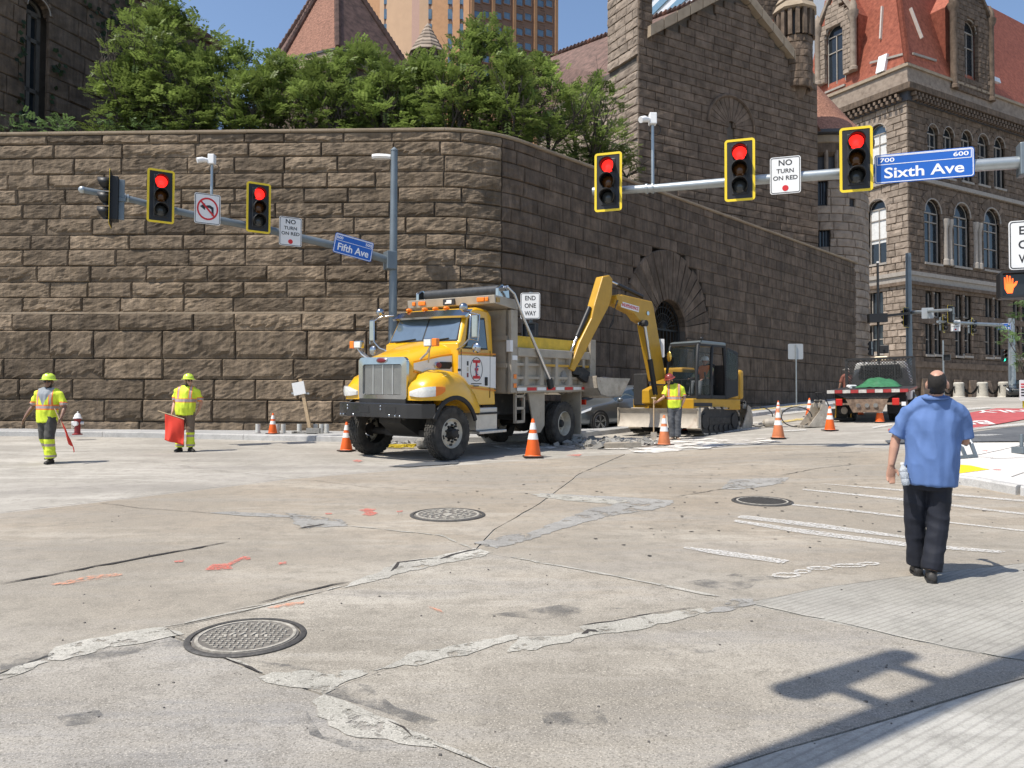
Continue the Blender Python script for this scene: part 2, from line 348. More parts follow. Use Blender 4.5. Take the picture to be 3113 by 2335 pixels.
for i, (px, w) in enumerate([([(0, 1778), (293, 1723), (500, 1685), (698, 1649)], .045), ([(905, 1608), (990, 1594)], .05), ([(1340, 1702), (1380, 1688), (1455, 1670)], .06), ([(1190, 1738), (1215, 1712), (1330, 1698)], .035), ([(780, 1838), (920, 1800), (1060, 1770)], .025), ([(0, 1560), (293, 1527), (881, 1456), (1400, 1413)], .02), ([(560, 1952), (640, 1985), (800, 2050)], .02), ([(1764, 1928), (1790, 1920), (1815, 1924)], .05), ([(1765, 1905), (1990, 1868), (2120, 1846)], .015), ([(2050, 1512), (2240, 1480)], .02), ([(300, 1530), (440, 1547), (640, 1560)], .012), ([(940, 1460), (1100, 1480), (1350, 1498)], .012), ([(2375, 1446), (2480, 1425), (2600, 1412)], .02), ([(1180, 2195), (1260, 2240)], .02), ([(0, 1430), (420, 1409), (700, 1392)], .02), ([(0, 1374), (500, 1368), (760, 1362)], .02), ([(880, 1456), (620, 1425), (420, 1400)], .012), ([(0, 1500), (300, 1478), (640, 1446)], .012), ([(2380, 1385), (2900, 1362)], .02), ([(1980, 1372), (2300, 1362), (2560, 1345)], .015), ([(500, 1912), (560, 1945)], .015), ([(1870, 1425), (2000, 1415), (2150, 1402)], .015), ([(2300, 1400), (2480, 1392), (2680, 1388)], .012)]):
    ribbon('crack', px, w, m_crack, .008, i+50, .015)
# paint
def paint(pts, m, nm='paint_mark', j=12, a=.006, s=1, up=.0095): return sheet(nm, G(*pts), m, up=up, jn=j, ja=a, seed=s)
paint([(620, 1735), (645, 1718), (690, 1716), (740, 1694), (760, 1696), (762, 1704), (735, 1704), (700, 1722), (708, 1732), (640, 1736)], m_red)
paint([(528, 1708), (560, 1705), (556, 1711), (530, 1712)], m_red); paint([(845, 1713), (872, 1710), (870, 1717), (848, 1719)], m_red)
paint([(1090, 1553), (1115, 1547), (1145, 1550), (1130, 1556), (1150, 1562), (1128, 1570), (1100, 1567), (1112, 1560)], m_red)
paint([(988, 1562), (1010, 1561), (1008, 1565), (990, 1566)], m_red); paint([(1205, 1556), (1225, 1554), (1223, 1558), (1207, 1559)], m_red)
paint([(1070, 1402), (1085, 1398), (1105, 1401), (1090, 1406)], m_red)
paint([(150, 1780), (270, 1754), (370, 1745), (376, 1750), (300, 1764), (180, 1782)], m_org)
paint([(810, 1852), (860, 1838), (925, 1832), (920, 1841), (850, 1850)], m_org); paint([(1300, 1845), (1340, 1858), (1350, 1868), (1310, 1855)], m_org)
paint([(1720, 1385), (1770, 1381), (1760, 1388)], m_red)
WL = [([(2255, 1568), (2500, 1595), (2752, 1632), (2760, 1640), (2480, 1606), (2240, 1576)], 2), ([(2235, 1582), (2480, 1616), (2760, 1652), (3060, 1678), (3040, 1684), (2740, 1662), (2440, 1624), (2230, 1588)], 3),
 ([(2085, 1664), (2200, 1676), (2400, 1706), (2380, 1716), (2200, 1692), (2075, 1668)], 4), ([(2440, 1488), (2600, 1503), (2760, 1518), (2950, 1542), (3113, 1562), (3113, 1567), (2900, 1542), (2600, 1508), (2440, 1491)], 5),
 ([(2410, 1534), (2600, 1552), (2900, 1590), (3113, 1614), (3113, 1618), (2850, 1588), (2560, 1553), (2405, 1538)], 6), ([(2480, 1470), (2700, 1486), (3000, 1512), (3113, 1522), (3113, 1527), (2900, 1509), (2600, 1482)], 8)]
for px, s in WL: paint(px, m_wht, 'crosswalk_line', s=s)
# chalked loops
def loop(c, rx, ry, w, seed):
    r = random.Random(seed); o, i = [], []
    for k in range(26):
        a = 2*math.pi*k/26; x = r.uniform(.93, 1.07); o.append((c[0]+rx*x*math.cos(a), c[1]+ry*x*math.sin(a))); i.append((c[0]+(rx-w)*x*math.cos(a), c[1]+(ry-w*.32)*x*math.sin(a)))
    mb = MB(); P = [gp(*p) for p in o+i]; mb.add([(p.x, p.y, gz(p.x, p.y)+.0095) for p in P], [(k, (k+1) % 26, 26+(k+1) % 26, 26+k) for k in range(26)])
    mb.build('chalk_loop', m_wht).parent = road
loop((2390, 1751), 45, 8, 12, 1); loop((2490, 1730), 40, 6, 12, 2); loop((2580, 1722), 55, 6, 12, 3); loop((2440, 1740), 28, 6, 10, 4); loop((2640, 1716), 35, 5, 10, 5)
# scattered dark spots on the tan slabs
r = random.Random(5); mb = MB()
for k in range(170):
    u, v = r.uniform(1350, 3000), r.triangular(1385, 1700, 1440)
    p = gp(u, v); ra, rb = r.uniform(.008, .03), r.uniform(.004, .014); k2 = 7; a0 = r.random()*6
    mb.add([(p.x+ra*math.cos(a0+2*math.pi*j/k2)*r.uniform(.7, 1.2), p.y+rb*2*math.sin(a0+2*math.pi*j/k2)*r.uniform(.7, 1.2), 0) for j in range(k2)], [tuple(range(k2))])
mb.v = [(x, y, gz(x, y)+.007) for x, y, z in mb.v]
o = mb.build('oil_spots', m_crack); o.parent = road; tag(o, kind='stuff')
m_stain = mat('dark_road_stain', (.085, .088, .092), .9, var=.2, wear=.42, wscale=3.2, amax=.42)
for i, px in enumerate((((0, 1996), (150, 1978), (170, 2000), (60, 2030), (0, 2040)), ((200, 2005), (420, 1958), (560, 1938), (600, 1962), (420, 1985), (240, 2020)), ((640, 1985), (760, 2005), (900, 2025), (960, 2040), (830, 2042), (760, 2020)), ((985, 2112), (1065, 2075), (1120, 2085), (1200, 2150), (1330, 2190), (1300, 2215), (1150, 2160)), ((170, 2180), (300, 2160), (330, 2195), (200, 2210)), ((1980, 1975), (2150, 1960), (2180, 1985), (2000, 1995)), ((1640, 2170), (1830, 2160), (1850, 2200), (1660, 2210)), ((2080, 1770), (2250, 1740), (2400, 1760), (2200, 1800)), ((930, 2160), (980, 2240), (1180, 2275), (1100, 2290), (940, 2235)), ((1480, 1870), (1700, 1840), (1900, 1850), (1650, 1885)))):
    sheet('road_stain', G(*px), m_stain, up=.0035, jn=4, ja=.11, seed=i)
# pebbles
mb = MB()
for k in range(80):
    u, v = r.uniform(0, 3113), r.triangular(1500, 2330, 1900); p = gp(u, v); s = r.uniform(.004, .012)
    mb.box((p.x, p.y, p.z+s*.3), (s*r.uniform(.8, 1.6), s, s*.8), r.random()*3)
o = mb.build('pebbles', mat('pebble_stone', (.12, .11, .10), .9)); o.parent = road; tag(o, kind='stuff')
# ---------------------------------------------------------------- manhole covers
m_iron = mat('cast_iron', (.10, .095, .088), .55, .5, var=.3, scale=20, bump=.4, bscale=60)
m_iront = mat('worn_cast_iron', (.17, .155, .135), .7, .2, var=.3, scale=20, bump=.4, bscale=60)
m_irond = mat('dusty_cast_iron', (.36, .335, .285), .75, .1, var=.35, scale=25, bump=.4, bscale=60)
def manhole(u, v, R, style, label):
    p = gp(u, v)+Vector((0, 0, .007)); t = thing('manhole_cover', p, 0, label, 'manhole cover', tilt=True)
    mb = MB(); mb.lathe([(R*.93, -.01), (R*.93, .006), (R, .008), (R+.012, .002), (R+.012, -.01)], 48, caps=False); mb.build('frame_ring', m_iron, t, 40)
    mb = MB(); mb.lathe([(.01, .0045), (R*.90, .0045), (R*.915, -.006)], 48, caps=True); mb.build('plate', m_iront if style < 2 else m_iron, t, 40)
    mb = MB(); mb.lathe([(R*.80, .004), (R*.80, .0095), (R*.86, .0095), (R*.86, .004)], 48, caps=False); mb.build('rim_ridge', m_irond, t)
    mb = MB()
    if style == 0:
        d = R*.105
        for i in range(-8, 9):
            for j in range(-8, 9):
                x, y = i*d, j*d
                if math.hypot(x, y) < R*.74 and not (abs(y) < R*.16 and abs(x) < R*.42): mb.box((x, y, .008), (d*.66 if (i+j) % 2 else d*.3, d*.3 if (i+j) % 2 else d*.66, .008))
        for i, wv in enumerate((-.36, -.27, -.19, -.1, 0, .1, .2, .28, .36)):
            mb.box((wv*R, (.06 if i % 2 else -.05)*R, .008), (.05*R, .15*R, .008), .3*(-1)**i)
    elif style == 1:
        for ring, k in ((.3, 8), (.48, 13), (.66, 18)):
            for j in range(k):
                a = 2*math.pi*(j+.5*(ring > .4))/k; mb.box((ring*R*math.cos(a), ring*R*math.sin(a), .008), (.13*R, .075*R, .009), a+.6)
        mb.lathe([(.01, .009), (.12*R, .009), (.13*R, .004)], 16)
    else:
        d = R*.12
        for i in range(-7, 8):
            for j in range(-7, 8):
                if math.hypot(i*d, j*d) < R*.76: mb.box((i*d, j*d, .007), (d*.5, d*.5, .007))
    tag(mb.build('raised_pattern', m_irond if style < 2 else m_iron, t), kind='stuff'); return t
manhole(749, 1938, .365, 0, 'dusty round manhole cover with square chequer pattern beside mortared joint')
manhole(1361, 1566, .455, 1, 'round manhole cover with radiating raised lugs beside red painted arrow')
manhole(2317, 1525, .40, 2, 'dark rusty manhole cover with small square studs by the white crosswalk lines')
# ================================================================ stone walls
def block(path, s0, s1, z0, z1, relief, nx, nzz, off=0, back=.12, gap=.008, seed=0, spall=0, rag=.03):
    """one rock-faced stone in the skin of a wall -> verts, faces"""
    r = random.Random(seed); V = []; sx = r.uniform(0, 99); s0 += gap; s1 -= gap; z0 += gap; z1 -= gap; Ls, Lz = s1-s0, z1-z0
    bs = [0, .05]+[.05+.9*k/(nzz-2) for k in range(1, nzz-1)]+[1] if nzz > 3 else [k/(nzz-1) for k in range(nzz)]
    as_ = [0, min(.04, .03/Ls)]+[k/(nx-2) for k in range(1, nx-2)]+[1-min(.04, .03/Ls), 1] if nx > 4 else [k/(nx-1) for k in range(nx)]
    big = r.uniform(.55, 1.15); tx, tz = r.uniform(-.3, .3), r.uniform(-.35, .35)
    for b in bs:
        for a in as_:
            s, z = s0+a*Ls, z0+b*Lz; e = min(a*Ls, (1-a)*Ls, b*Lz*1.2, (1-b)*Lz)
            p = min(1, e/.032)**.6 if e > 0 else 0
            n1 = nz3(s*1.7+sx, z*2.3, 3.1); n2 = nz3(s*5+sx, z*7, 7.7); n3 = nz3(s*13, z*15+sx, 1.3)
            h = relief*p*(big+tx*(a-.5)+tz*(b-.5)+.5*n1+.5*n2+.34*n3)
            if spall:
                lim = spall*(.6+.9*nz3(s*2.4+sx, 9.1, 0)+.35*nz3(s*8+sx, 2, 0))
                if b < lim and b > 0: h *= .12
            if b in (0, 1) or a in (0, 1): h = 0
            elif b < .12: z += rag*Lz*(nz3(s*6+sx, 4.4, z)+.4)
            x, y, nx_, ny_ = path(s); d = max(h, 0)+off
            V.append((x+nx_*d, y+ny_*d, z))
    na, nb = len(as_), len(bs); Fc = [(j*na+i, j*na+i+1, (j+1)*na+i+1, (j+1)*na+i) for j in range(nb-1) for i in range(na-1)]
    per = [i for i in range(na)]+[j*na+na-1 for j in range(1, nb)]+[(nb-1)*na+i for i in range(na-2, -1, -1)]+[j*na for j in range(nb-2, 0, -1)]
    k = len(V); inv = {}
    for q, i in enumerate(per):
        b_, a_ = divmod(i, na); x, y, nx_, ny_ = path(s0+as_[a_]*Ls); V.append((x-nx_*back, y-ny_*back, z0+bs[b_]*Lz))
    m = len(per)
    Fc += [(per[q], k+q, k+(q+1) % m, per[(q+1) % m]) for q in range(m)]
    return V, Fc
def lengths(s0, s1, lo, hi, r, first=None):
    out = [s0]; s = s0+(first if first else r.uniform(lo*.4, hi))
    while s < s1-lo*.6: out.append(s); s += r.uniform(lo, hi)
    out.append(s1); return out
def cut(s0, s1, holes):
    segs = [(s0, s1)]
    for a, b in holes:
        nw = []
        for p, q in segs:
            if b <= p or a >= q: nw.append((p, q)); continue
            if a-p > .03: nw.append((p, a))
            if q-b > .03: nw.append((b, q))
        segs = nw
    return segs
def stone_wall(root, path, s0, s1, zs, lo, hi, m, relief=.05, nx=6, nzz=5, holes=None, singles=0, seed=1, off=None, name='stone_block', top=None, spall=0, gap=.008, relf=None, mins=.08, back=.12, smooth=0, prio=None):
    """courses of stones; holes(z)->excluded intervals; top(s)->highest z (gable)"""
    r = random.Random(seed); jobs = []
    for c in range(len(zs)-1):
        za, zb = zs[c], zs[c+1]
        if zb < za: za, zb = zb, za
        L = lengths(s0, s1, lo, hi, r)
        for a, b in zip(L, L[1:]):
            zt = zb
            if top:
                t = min(top(a+.02), top(b-.02)); 
                if t < za+.04: continue
                zt = min(zb, t)
            for p, q in cut(a, b, holes((za+zt)/2) if holes else []):
                if q-p > mins: jobs.append((p, q, za, zt, c))
    order = sorted(range(len(jobs)), key=(lambda i: -prio(jobs[i])) if prio else (lambda i: 0))
    rest = MB(); cnt = 0
    for i in order:
        p, q, za, zt, c = jobs[i]; rl = relf(p) if relf else relief
        nn = nx if isinstance(nx, int) else nx(p, q); sp = spall*max(0, r.random()-.35)*1.5 if spall else 0
        V, Fc = block(path, p, q, za, zt, rl*r.uniform(.75, 1.2), nn, nzz, off(c) if off else 0, back, gap, seed*1000+i, sp)
        t = min(1, max(0, r.gauss(.5, .22)))
        if cnt < singles:
            mb = MB(); mb.add(V, Fc); mb.t = [t]*len(V); mb.build(name, m, root, smooth); cnt += 1
        else:
            rest.add(V, Fc); rest.t += [t]*len(V)
    if rest.v:
        o = rest.build(name, m, root, smooth); tag(o, kind='stuff')
    return len(jobs)
def stone(name, col, col2, bump=.7, bscale=9, tint=.22, soot=.0, streak=False, rough=.9, scale=2.2, sootcol=(.03, .027, .025)):
    m = mat(name, col, rough, var=.18, scale=scale, bump=bump, bscale=bscale, spec=.2, tint=tint, col2=col2)
    if soot:
        n, l = m.node_tree.nodes, m.node_tree.links; B = n['Principled BSDF']; src = B.inputs['Base Color'].links[0].from_socket
        tc = n.new('ShaderNodeTexCoord'); mp = n.new('ShaderNodeMapping'); mp.inputs['Scale'].default_value = (2.6, 2.6, .35) if streak else (1, 1, 1); l.new(tc.outputs['Object'], mp.inputs[0])
        t = n.new('ShaderNodeTexNoise'); t.inputs['Scale'].default_value = 2.2; t.inputs['Detail'].default_value = 8; t.inputs['Roughness'].default_value = .7; l.new(mp.outputs[0], t.inputs['Vector'])
        g = n.new('ShaderNodeMapRange'); g.inputs[1].default_value = .35; g.inputs[2].default_value = .7; g.inputs[4].default_value = soot; l.new(t.outputs[0], g.inputs[0])
        x = n.new('ShaderNodeMix'); x.data_type = 'RGBA'; l.new(g.outputs[0], x.inputs[0]); l.new(src, x.inputs[6]); x.inputs[7].default_value = (*sootcol, 1); l.new(x.outputs[2], B.inputs['Base Color'])
    return m
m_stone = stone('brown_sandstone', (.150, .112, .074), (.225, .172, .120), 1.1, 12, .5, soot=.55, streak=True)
m_stoned = stone('sooty_shaded_sandstone', (.112, .081, .056), (.172, .128, .094), .7, 9, .26, soot=.66, streak=True)  # soot plus the shaded side's shade, both put into the base colour
m_stoneg = stone('shade_tone_granite', (.128, .093, .066), (.192, .143, .106), .8, 9, .22, soot=.45, streak=True)  # copy of the granite for shaded faces, shade put into its colour
m_stonel = stone('lit_tone_granite', (.235, .185, .145), (.33, .27, .215), .9, 8, .2, soot=.2)  # lighter copy of the same granite, sunlight put into its colour
m_cope = stone('coping_stone', (.30, .235, .165), (.41, .33, .24), .4, 14, .15, soot=.35)
m_mort = mat('mortar', (.10, .085, .07), .95, var=.2, bump=.3)
# ---- path of the prison wall: sunlit side, rounded corner, shaded side
WC = Vector((-.80, 22.97)); D1 = Vector((math.cos(rad(2.4)), -math.sin(rad(2.4)))); AW = rad(44.2); D2 = Vector((math.sin(AW), math.cos(AW)))
TURN = math.atan2(D2.y, D2.x)-math.atan2(D1.y, D1.x); WR = 3.4; TL = WR*math.tan(TURN/2); SL = 21.0; ARC = WR*TURN
def wpath(s):
    if s < SL-TL:
        p = WC+D1*(s-SL); d = D1
    elif s < SL-TL+ARC:
        a = (s-(SL-TL))/WR; n0 = Vector((D1.y, -D1.x)); c = WC-D1*TL-n0*WR
        ang = math.atan2(n0.y, n0.x)+a; n = Vector((math.cos(ang), math.sin(ang))); p = c+n*WR; return (p.x, p.y, n.x, n.y)
    else:
        p = WC+D2*(s-(SL-TL+ARC)+TL); d = D2
    return (p.x, p.y, d.y, -d.x)
S2 = SL-TL+ARC                       # where the straight shaded side starts
PL = Plane((WC.x, WC.y), rad(92.4)); PR = Plane((WC.x, WC.y), AW)
def s_of(t): return S2-TL+t          # plane PR parameter -> path parameter
cy = [410, 439, 481, 530, 576, 621, 665, 715, 759, 809, 858, 905, 954, 1006, 1091, 1153, 1215, 1281, 1325, 1375]
ZC = [PL.px(400, v)[1] for v in cy][::-1]
ZTOP = PL.px(400, 400)[1]; SEND = s_of(PR.px(2632, 1100)[0])
wall = thing('prison_wall', (WC.x, WC.y, gz(*WC)), 0, 'tall brown rock-faced stone boundary wall with rounded corner and iron-gated arch', 'wall')
wall_in = Matrix.Translation((-WC.x, -WC.y, -gz(*WC)))
class Off:                            # children keep world coordinates
    pass
wall.location = (0, 0, 0)
# arched gateway on the shaded side
ga, gb = PR.px(1985, 1100)[0], PR.px(2084, 1100)[0]; GC = (ga+gb)/2; GR = (gb-ga)/2; GTOP = PR.px(2022, 909)[1]; GS = GTOP-GR; GO = PR.px(2030, 760)[1]-GS
def wholes(z):
    if z > GS+.1:
        if z-GS < GO: w_ = math.sqrt(GO*GO-(z-GS)**2); return [(s_of(GC-w_), s_of(GC+w_))]
        return []
    return [(s_of(GC-GR), s_of(GC+GR))]
ledge = len(ZC)-1-12
def woff(c): return .07 if c < ledge else 0
def wrel(s):
    k = min(1, max(0, (s-(SL-TL+.9))/1.5)); return .062*(1-k)+.022*k
def wprio(j): return 1000-abs(j[0]-12)-(0 if j[0] < S2+1 else 200+j[0]*3)
def wnx(p, q): return max(6, min(20, int((q-p)/.1))) if p < S2+.5 else 6
zl = [z for z in ZC]
# the sunlit side has long stones, the shaded side shorter ones
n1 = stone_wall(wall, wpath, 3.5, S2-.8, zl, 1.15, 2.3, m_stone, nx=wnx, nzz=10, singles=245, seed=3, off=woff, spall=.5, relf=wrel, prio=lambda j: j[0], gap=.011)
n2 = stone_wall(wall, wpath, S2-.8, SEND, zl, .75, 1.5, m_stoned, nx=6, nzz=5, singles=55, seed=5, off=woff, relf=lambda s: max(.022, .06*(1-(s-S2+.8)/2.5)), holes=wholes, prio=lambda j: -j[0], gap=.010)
# coping
r = random.Random(8); mb = None
for a, b_ in zip(*(lambda L: (L, L[1:]))(lengths(3.5, SEND, 1.2, 1.9, r))):
    k = max(2, int((b_-a)/.35)); mb = MB(); prof = [(-.45, ZC[-1]), (.05, ZC[-1]), (.09, ZC[-1]+.03), (.09, ZTOP-.02), (.06, ZTOP), (-.45, ZTOP+.03)]
    rings = []
    for i in range(k+1):
        x, y, nx_, ny_ = wpath(a+.004+(b_-a-.008)*i/k); rings.append([(x+nx_*d, y+ny_*d, z+(0)) for d, z in prof])
    mb.loft(rings); mb.build('coping_stone', m_cope, wall)
# smooth offset ledge strip
prof = [(0, ZC[ledge]-.005), (.095, ZC[ledge]-.02), (.095, ZC[ledge]+.035), (.0, ZC[ledge]+.06)]
for a, b_ in zip(*(lambda L: (L, L[1:]))(lengths(3.5, S2-.9, 1.4, 2.2, r))):
    mb = MB(); k = max(1, int((b_-a)/.4)); mb.loft([[(wpath(s)[0]+wpath(s)[2]*d, wpath(s)[1]+wpath(s)[3]*d, z) for d, z in prof] for s in [a+.004+(b_-a-.008)*i/k for i in range(k+1)]]); mb.build('ledge_stone', m_cope, wall)
# core behind the stones
mb = MB()
for c in range(len(zl)-1):
    for p, q in cut(3.5, SEND, wholes((zl[c]+zl[c+1])/2)):
        k = max(1, int((q-p)/.5)); mb.loft([[(wpath(s)[0]-wpath(s)[2]*d, wpath(s)[1]-wpath(s)[3]*d, z) for d, z in ((.03, zl[c]), (.03, zl[c+1]), (.6, zl[c+1]), (.6, zl[c]))] for s in [p+(q-p)*i/k for i in range(k+1)]])
mb.build('wall_core', m_mort, wall)
# voussoirs
NV = 19
for i in range(NV):
    a0, a1 = math.pi*i/NV, math.pi*(i+1)/NV; ro = GO if a0 > 1.3 else GO*random.Random(i).choice((.95, .98, 1.0, .97))
    mb = MB(); P = []
    for a in (a0+.006, a1-.006):
        for rr in (GR, ro): P.append((GC+rr*math.cos(a), GS+rr*math.sin(a)))
    q = [P[0], P[1], P[3], P[2]]; o_ = .012+.02*random.Random(i+9).random()
    ring = lambda d, k=0: [PR.pt(s, z, d) for s, z in q]
    c = (sum(x for x, _ in q)/4, sum(z for _, z in q)/4)
    mb.loft([[PR.pt(s, z, -.55) for s, z in q], [PR.pt(s, z, o_-.02) for s, z in q], [PR.pt(c[0]+(s-c[0])*.9, c[1]+(z-c[1])*.97, o_+.015) for s, z in q]])
    mb.t = [random.Random(i+2).random()]*len(mb.v); mb.build('voussoir', m_stoned, wall)
zb_ = max(z for z in ZC if z <= GS)
for a_, c_ in ((GC-GO-.4, GC-GR), (GC+GR, GC+GO+.4)):
    V_, F_ = block(wpath, s_of(a_), s_of(c_), zb_, GS, .02, 6, 4, 0, .5, .005, 5); mb = MB(); mb.add(V_, F_); mb.t = [.4]*len(V_); mb.build('springer_stone', m_stoned, wall)
# recess behind the gate
mb = MB(); gz0 = gz(*PR.path(GC)[:2]); 
for s, w_ in ((GC-GR-.1, .1), (GC+GR, .1)):
    mb.prism([PR.pt(s, gz0-.2, -.5), PR.pt(s+w_, gz0-.2, -.5), PR.pt(s+w_, GS+.3, -.5), PR.pt(s, GS+1.4, -.5)], PR.n*-3.8)
mb.prism([PR.pt(GC-2.2, gz0-.2, -4.2), PR.pt(GC+2.6, gz0-.2, -4.2), PR.pt(GC+2.6, GS+2.6, -4.2), PR.pt(GC-2.2, GS+2.6, -4.2)], PR.n*-.2)
mb.prism([PR.pt(GC-2.2, GS+1.5, -.5), PR.pt(GC+2.6, GS+1.5, -.5), PR.pt(GC+2.6, GS+1.5, -4.6), PR.pt(GC-2.2, GS+1.5, -4.6)], (0, 0, .3)); mb.build('passage_lining', m_stoned, wall)  # roof slab added to keep the sun out of the passage
gate = thing('iron_gate', (0, 0, 0), 0, 'black wrought iron gate with arched fan bars set in the stone archway', 'gate')
m_blk = mat('black_iron', (.02, .02, .02), .5, .6, var=.1)
mb = MB(); hoop = [(GC+GR*.97*math.cos(a), GS+GR*.97*math.sin(a)) for a in [math.pi*i/20 for i in range(21)]]
mb.tube([PR.pt(GC+GR*.97, gz0, -.3)]+[PR.pt(s, z, -.3) for s, z in hoop]+[PR.pt(GC-GR*.97, gz0, -.3)], .045, 6); mb.build('gate_frame', m_blk, gate)
for i in range(9):
    s = GC-GR*.97+GR*1.94*(i+.5)/9; mb = MB(); mb.cyl(PR.pt(s, gz0, -.3), PR.pt(s, GS, -.3), .022, n=6); mb.build('gate_bar', m_blk, gate)
for i in range(1, 14):
    a = math.pi*i/14; mb = MB(); mb.tube([PR.pt(GC, GS, -.3), PR.pt(GC+GR*.5*math.cos(a+.12), GS+GR*.5*math.sin(a+.12), -.3), PR.pt(GC+GR*.95*math.cos(a), GS+GR*.95*math.sin(a), -.3)], .02, 5); mb.build('fan_bar', m_blk, gate)
for k, rr in enumerate((.3, .55, .78)):
    mb = MB(); mb.tube([PR.pt(GC+GR*rr*math.cos(a), GS+GR*rr*math.sin(a), -.3) for a in [math.pi*i/16 for i in range(17)]], .018, 5); mb.build('fan_hoop', m_blk, gate)
for z in (GS, GS-1.0, gz0+.6): mb = MB(); mb.bar(PR.pt(GC-GR*.97, z, -.3), PR.pt(GC+GR*.97, z, -.3), .05, .07); mb.build('gate_rail', m_blk, gate)
# ---------------------------------------------------------------- pavement along the wall
KW = []
def kerbpt(s):                        # kerb line: narrow pavement left, wider round the corner
    k = min(1, max(0, (s-9)/9)); w_ = 1.25+1.1*k*k*(3-2*k); x, y, a, b_ = wpath(s); return Vector((x+a*w_, y+b_*w_, 0))
ss = [i*.5 for i in range(int(SEND*2)-1)]
def strip(name, da, db, za, zb, m, split=None):
    mb = MB(); V = []
    for s in ss:
        x, y, a, b_ = wpath(s); k = kerbpt(s); n_ = Vector((a, b_, 0))
        pa = k+n_*da if da is not None else Vector((x-a*.2, y-b_*.2, 0)); pb = k+n_*db
        V += [(pa.x, pa.y, gz(pa.x, pa.y)+za), (pb.x, pb.y, gz(pb.x, pb.y)+zb)]
    mb.add(V, [(2*i, 2*i+1, 2*i+3, 2*i+2) for i in range(len(ss)-1)]); o = mb.build(name, m)
    for p in o.data.polygons:
        if p.normal.z < -.1: p.flip()
    return o
tag(strip('pavement', None, -.17, .13, .13, m_walk), kind='structure')
kerb = tag(bpy.data.objects.new('kerb', None), kind='structure'); COL.objects.link(kerb)
s = 0.0; r = random.Random(4)
while s < SEND-3:
    e = s+r.uniform(1.5, 2.3); k = max(1, int((e-s)/.6)); rings = []
    for i in range(k+1):
        q = s+.006+(e-s-.012)*i/k; p = kerbpt(q); a, b_ = wpath(q)[2:]
        rings.append([(p.x+a*d, p.y+b_*d, gz(p.x+a*d, p.y+b_*d)+z) for d, z in ((-.17, -.1), (-.17, .137), (-.02, .14), (0, .12), (.015, -.1))])
    mb = MB(); mb.loft(rings); mb.build('kerb_stone', m_kerb, kerb); s = e
# raised garden behind the wall
V = []; 
for s in ss: x, y, a, b_ = wpath(s); V.append((x-a*.5, y-b_*.5, ZTOP-.35))
mb = MB(); k = len(V); far = [(x-8+18*i/k*0, 60, ZTOP-.35) for i, (x, y, z) in enumerate(V)]
mb.add(V+far, [(i, i+1, k+i+1, k+i) for i in range(k-1)])
tag(mb.build('garden_ground', mat('garden_soil', (.06, .05, .035), .95, var=.3, bump=.5)), kind='structure')
# ================================================================ buildings behind the wall
m_glassd = mat('dark_window_glass', (.02, .025, .03), .08, var=.2, spec=.6)
m_glassb = mat('blue_window_glass', (.10, .16, .22), .06, var=.25, scale=1, spec=.8)
m_frame = mat('stone_window_frame', (.30, .27, .235), .8, var=.15)
m_framed = mat('dark_window_frame', (.05, .05, .055), .6)
m_tileo = mat('orange_roof_tile', (.30, .075, .04), .75, var=.22, scale=3, col2=(.39, .115, .065), bump=.3, bscale=18)
m_tileb = mat('brown_roof_tile', (.115, .07, .055), .8, var=.3, scale=3, col2=(.17, .10, .08), bump=.5, bscale=14)
m_tilem = mat('mottled_roof_tile', (.26, .115, .072), .8, var=.35, scale=9, col2=(.33, .16, .105), bump=.5, bscale=16)
m_blind = mat('white_window_blind', (.62, .62, .60), .8)
def tilebump(m, rows=3.2):           # courses of tiles as relief
    n, l = m.node_tree.nodes, m.node_tree.links; B = n['Principled BSDF']; tc = n.new('ShaderNodeTexCoord')
    wv = n.new('ShaderNodeTexWave'); wv.bands_direction = 'Z'; wv.wave_profile = 'SAW'; wv.inputs['Scale'].default_value = rows; wv.inputs['Distortion'].default_value = .3; l.new(tc.outputs['Object'], wv.inputs['Vector'])
    bp = n.new('ShaderNodeBump'); bp.inputs['Strength'].default_value = .8; bp.inputs['Distance'].default_value = .05; l.new(wv.outputs['Fac'], bp.inputs['Height'])
    if B.inputs['Normal'].links: l.new(B.inputs['Normal'].links[0].from_socket, bp.inputs['Normal'])
    l.new(bp.outputs[0], B.inputs['Normal'])
    src = B.inputs['Base Color'].links[0].from_socket; mx = n.new('ShaderNodeMix'); mx.data_type = 'RGBA'; mx.blend_type = 'MULTIPLY'
    g = n.new('ShaderNodeMapRange'); g.inputs[1].default_value = 0; g.inputs[2].default_value = .25; g.inputs[3].default_value = .55; g.inputs[4].default_value = 0; l.new(wv.outputs['Fac'], g.inputs[0])
    l.new(g.outputs[0], mx.inputs[0]); l.new(src, mx.inputs[6]); mx.inputs[7].default_value = (.3, .25, .25, 1); l.new(mx.outputs[2], B.inputs['Base Color'])
for m_ in (m_tileo, m_tileb, m_tilem): tilebump(m_)
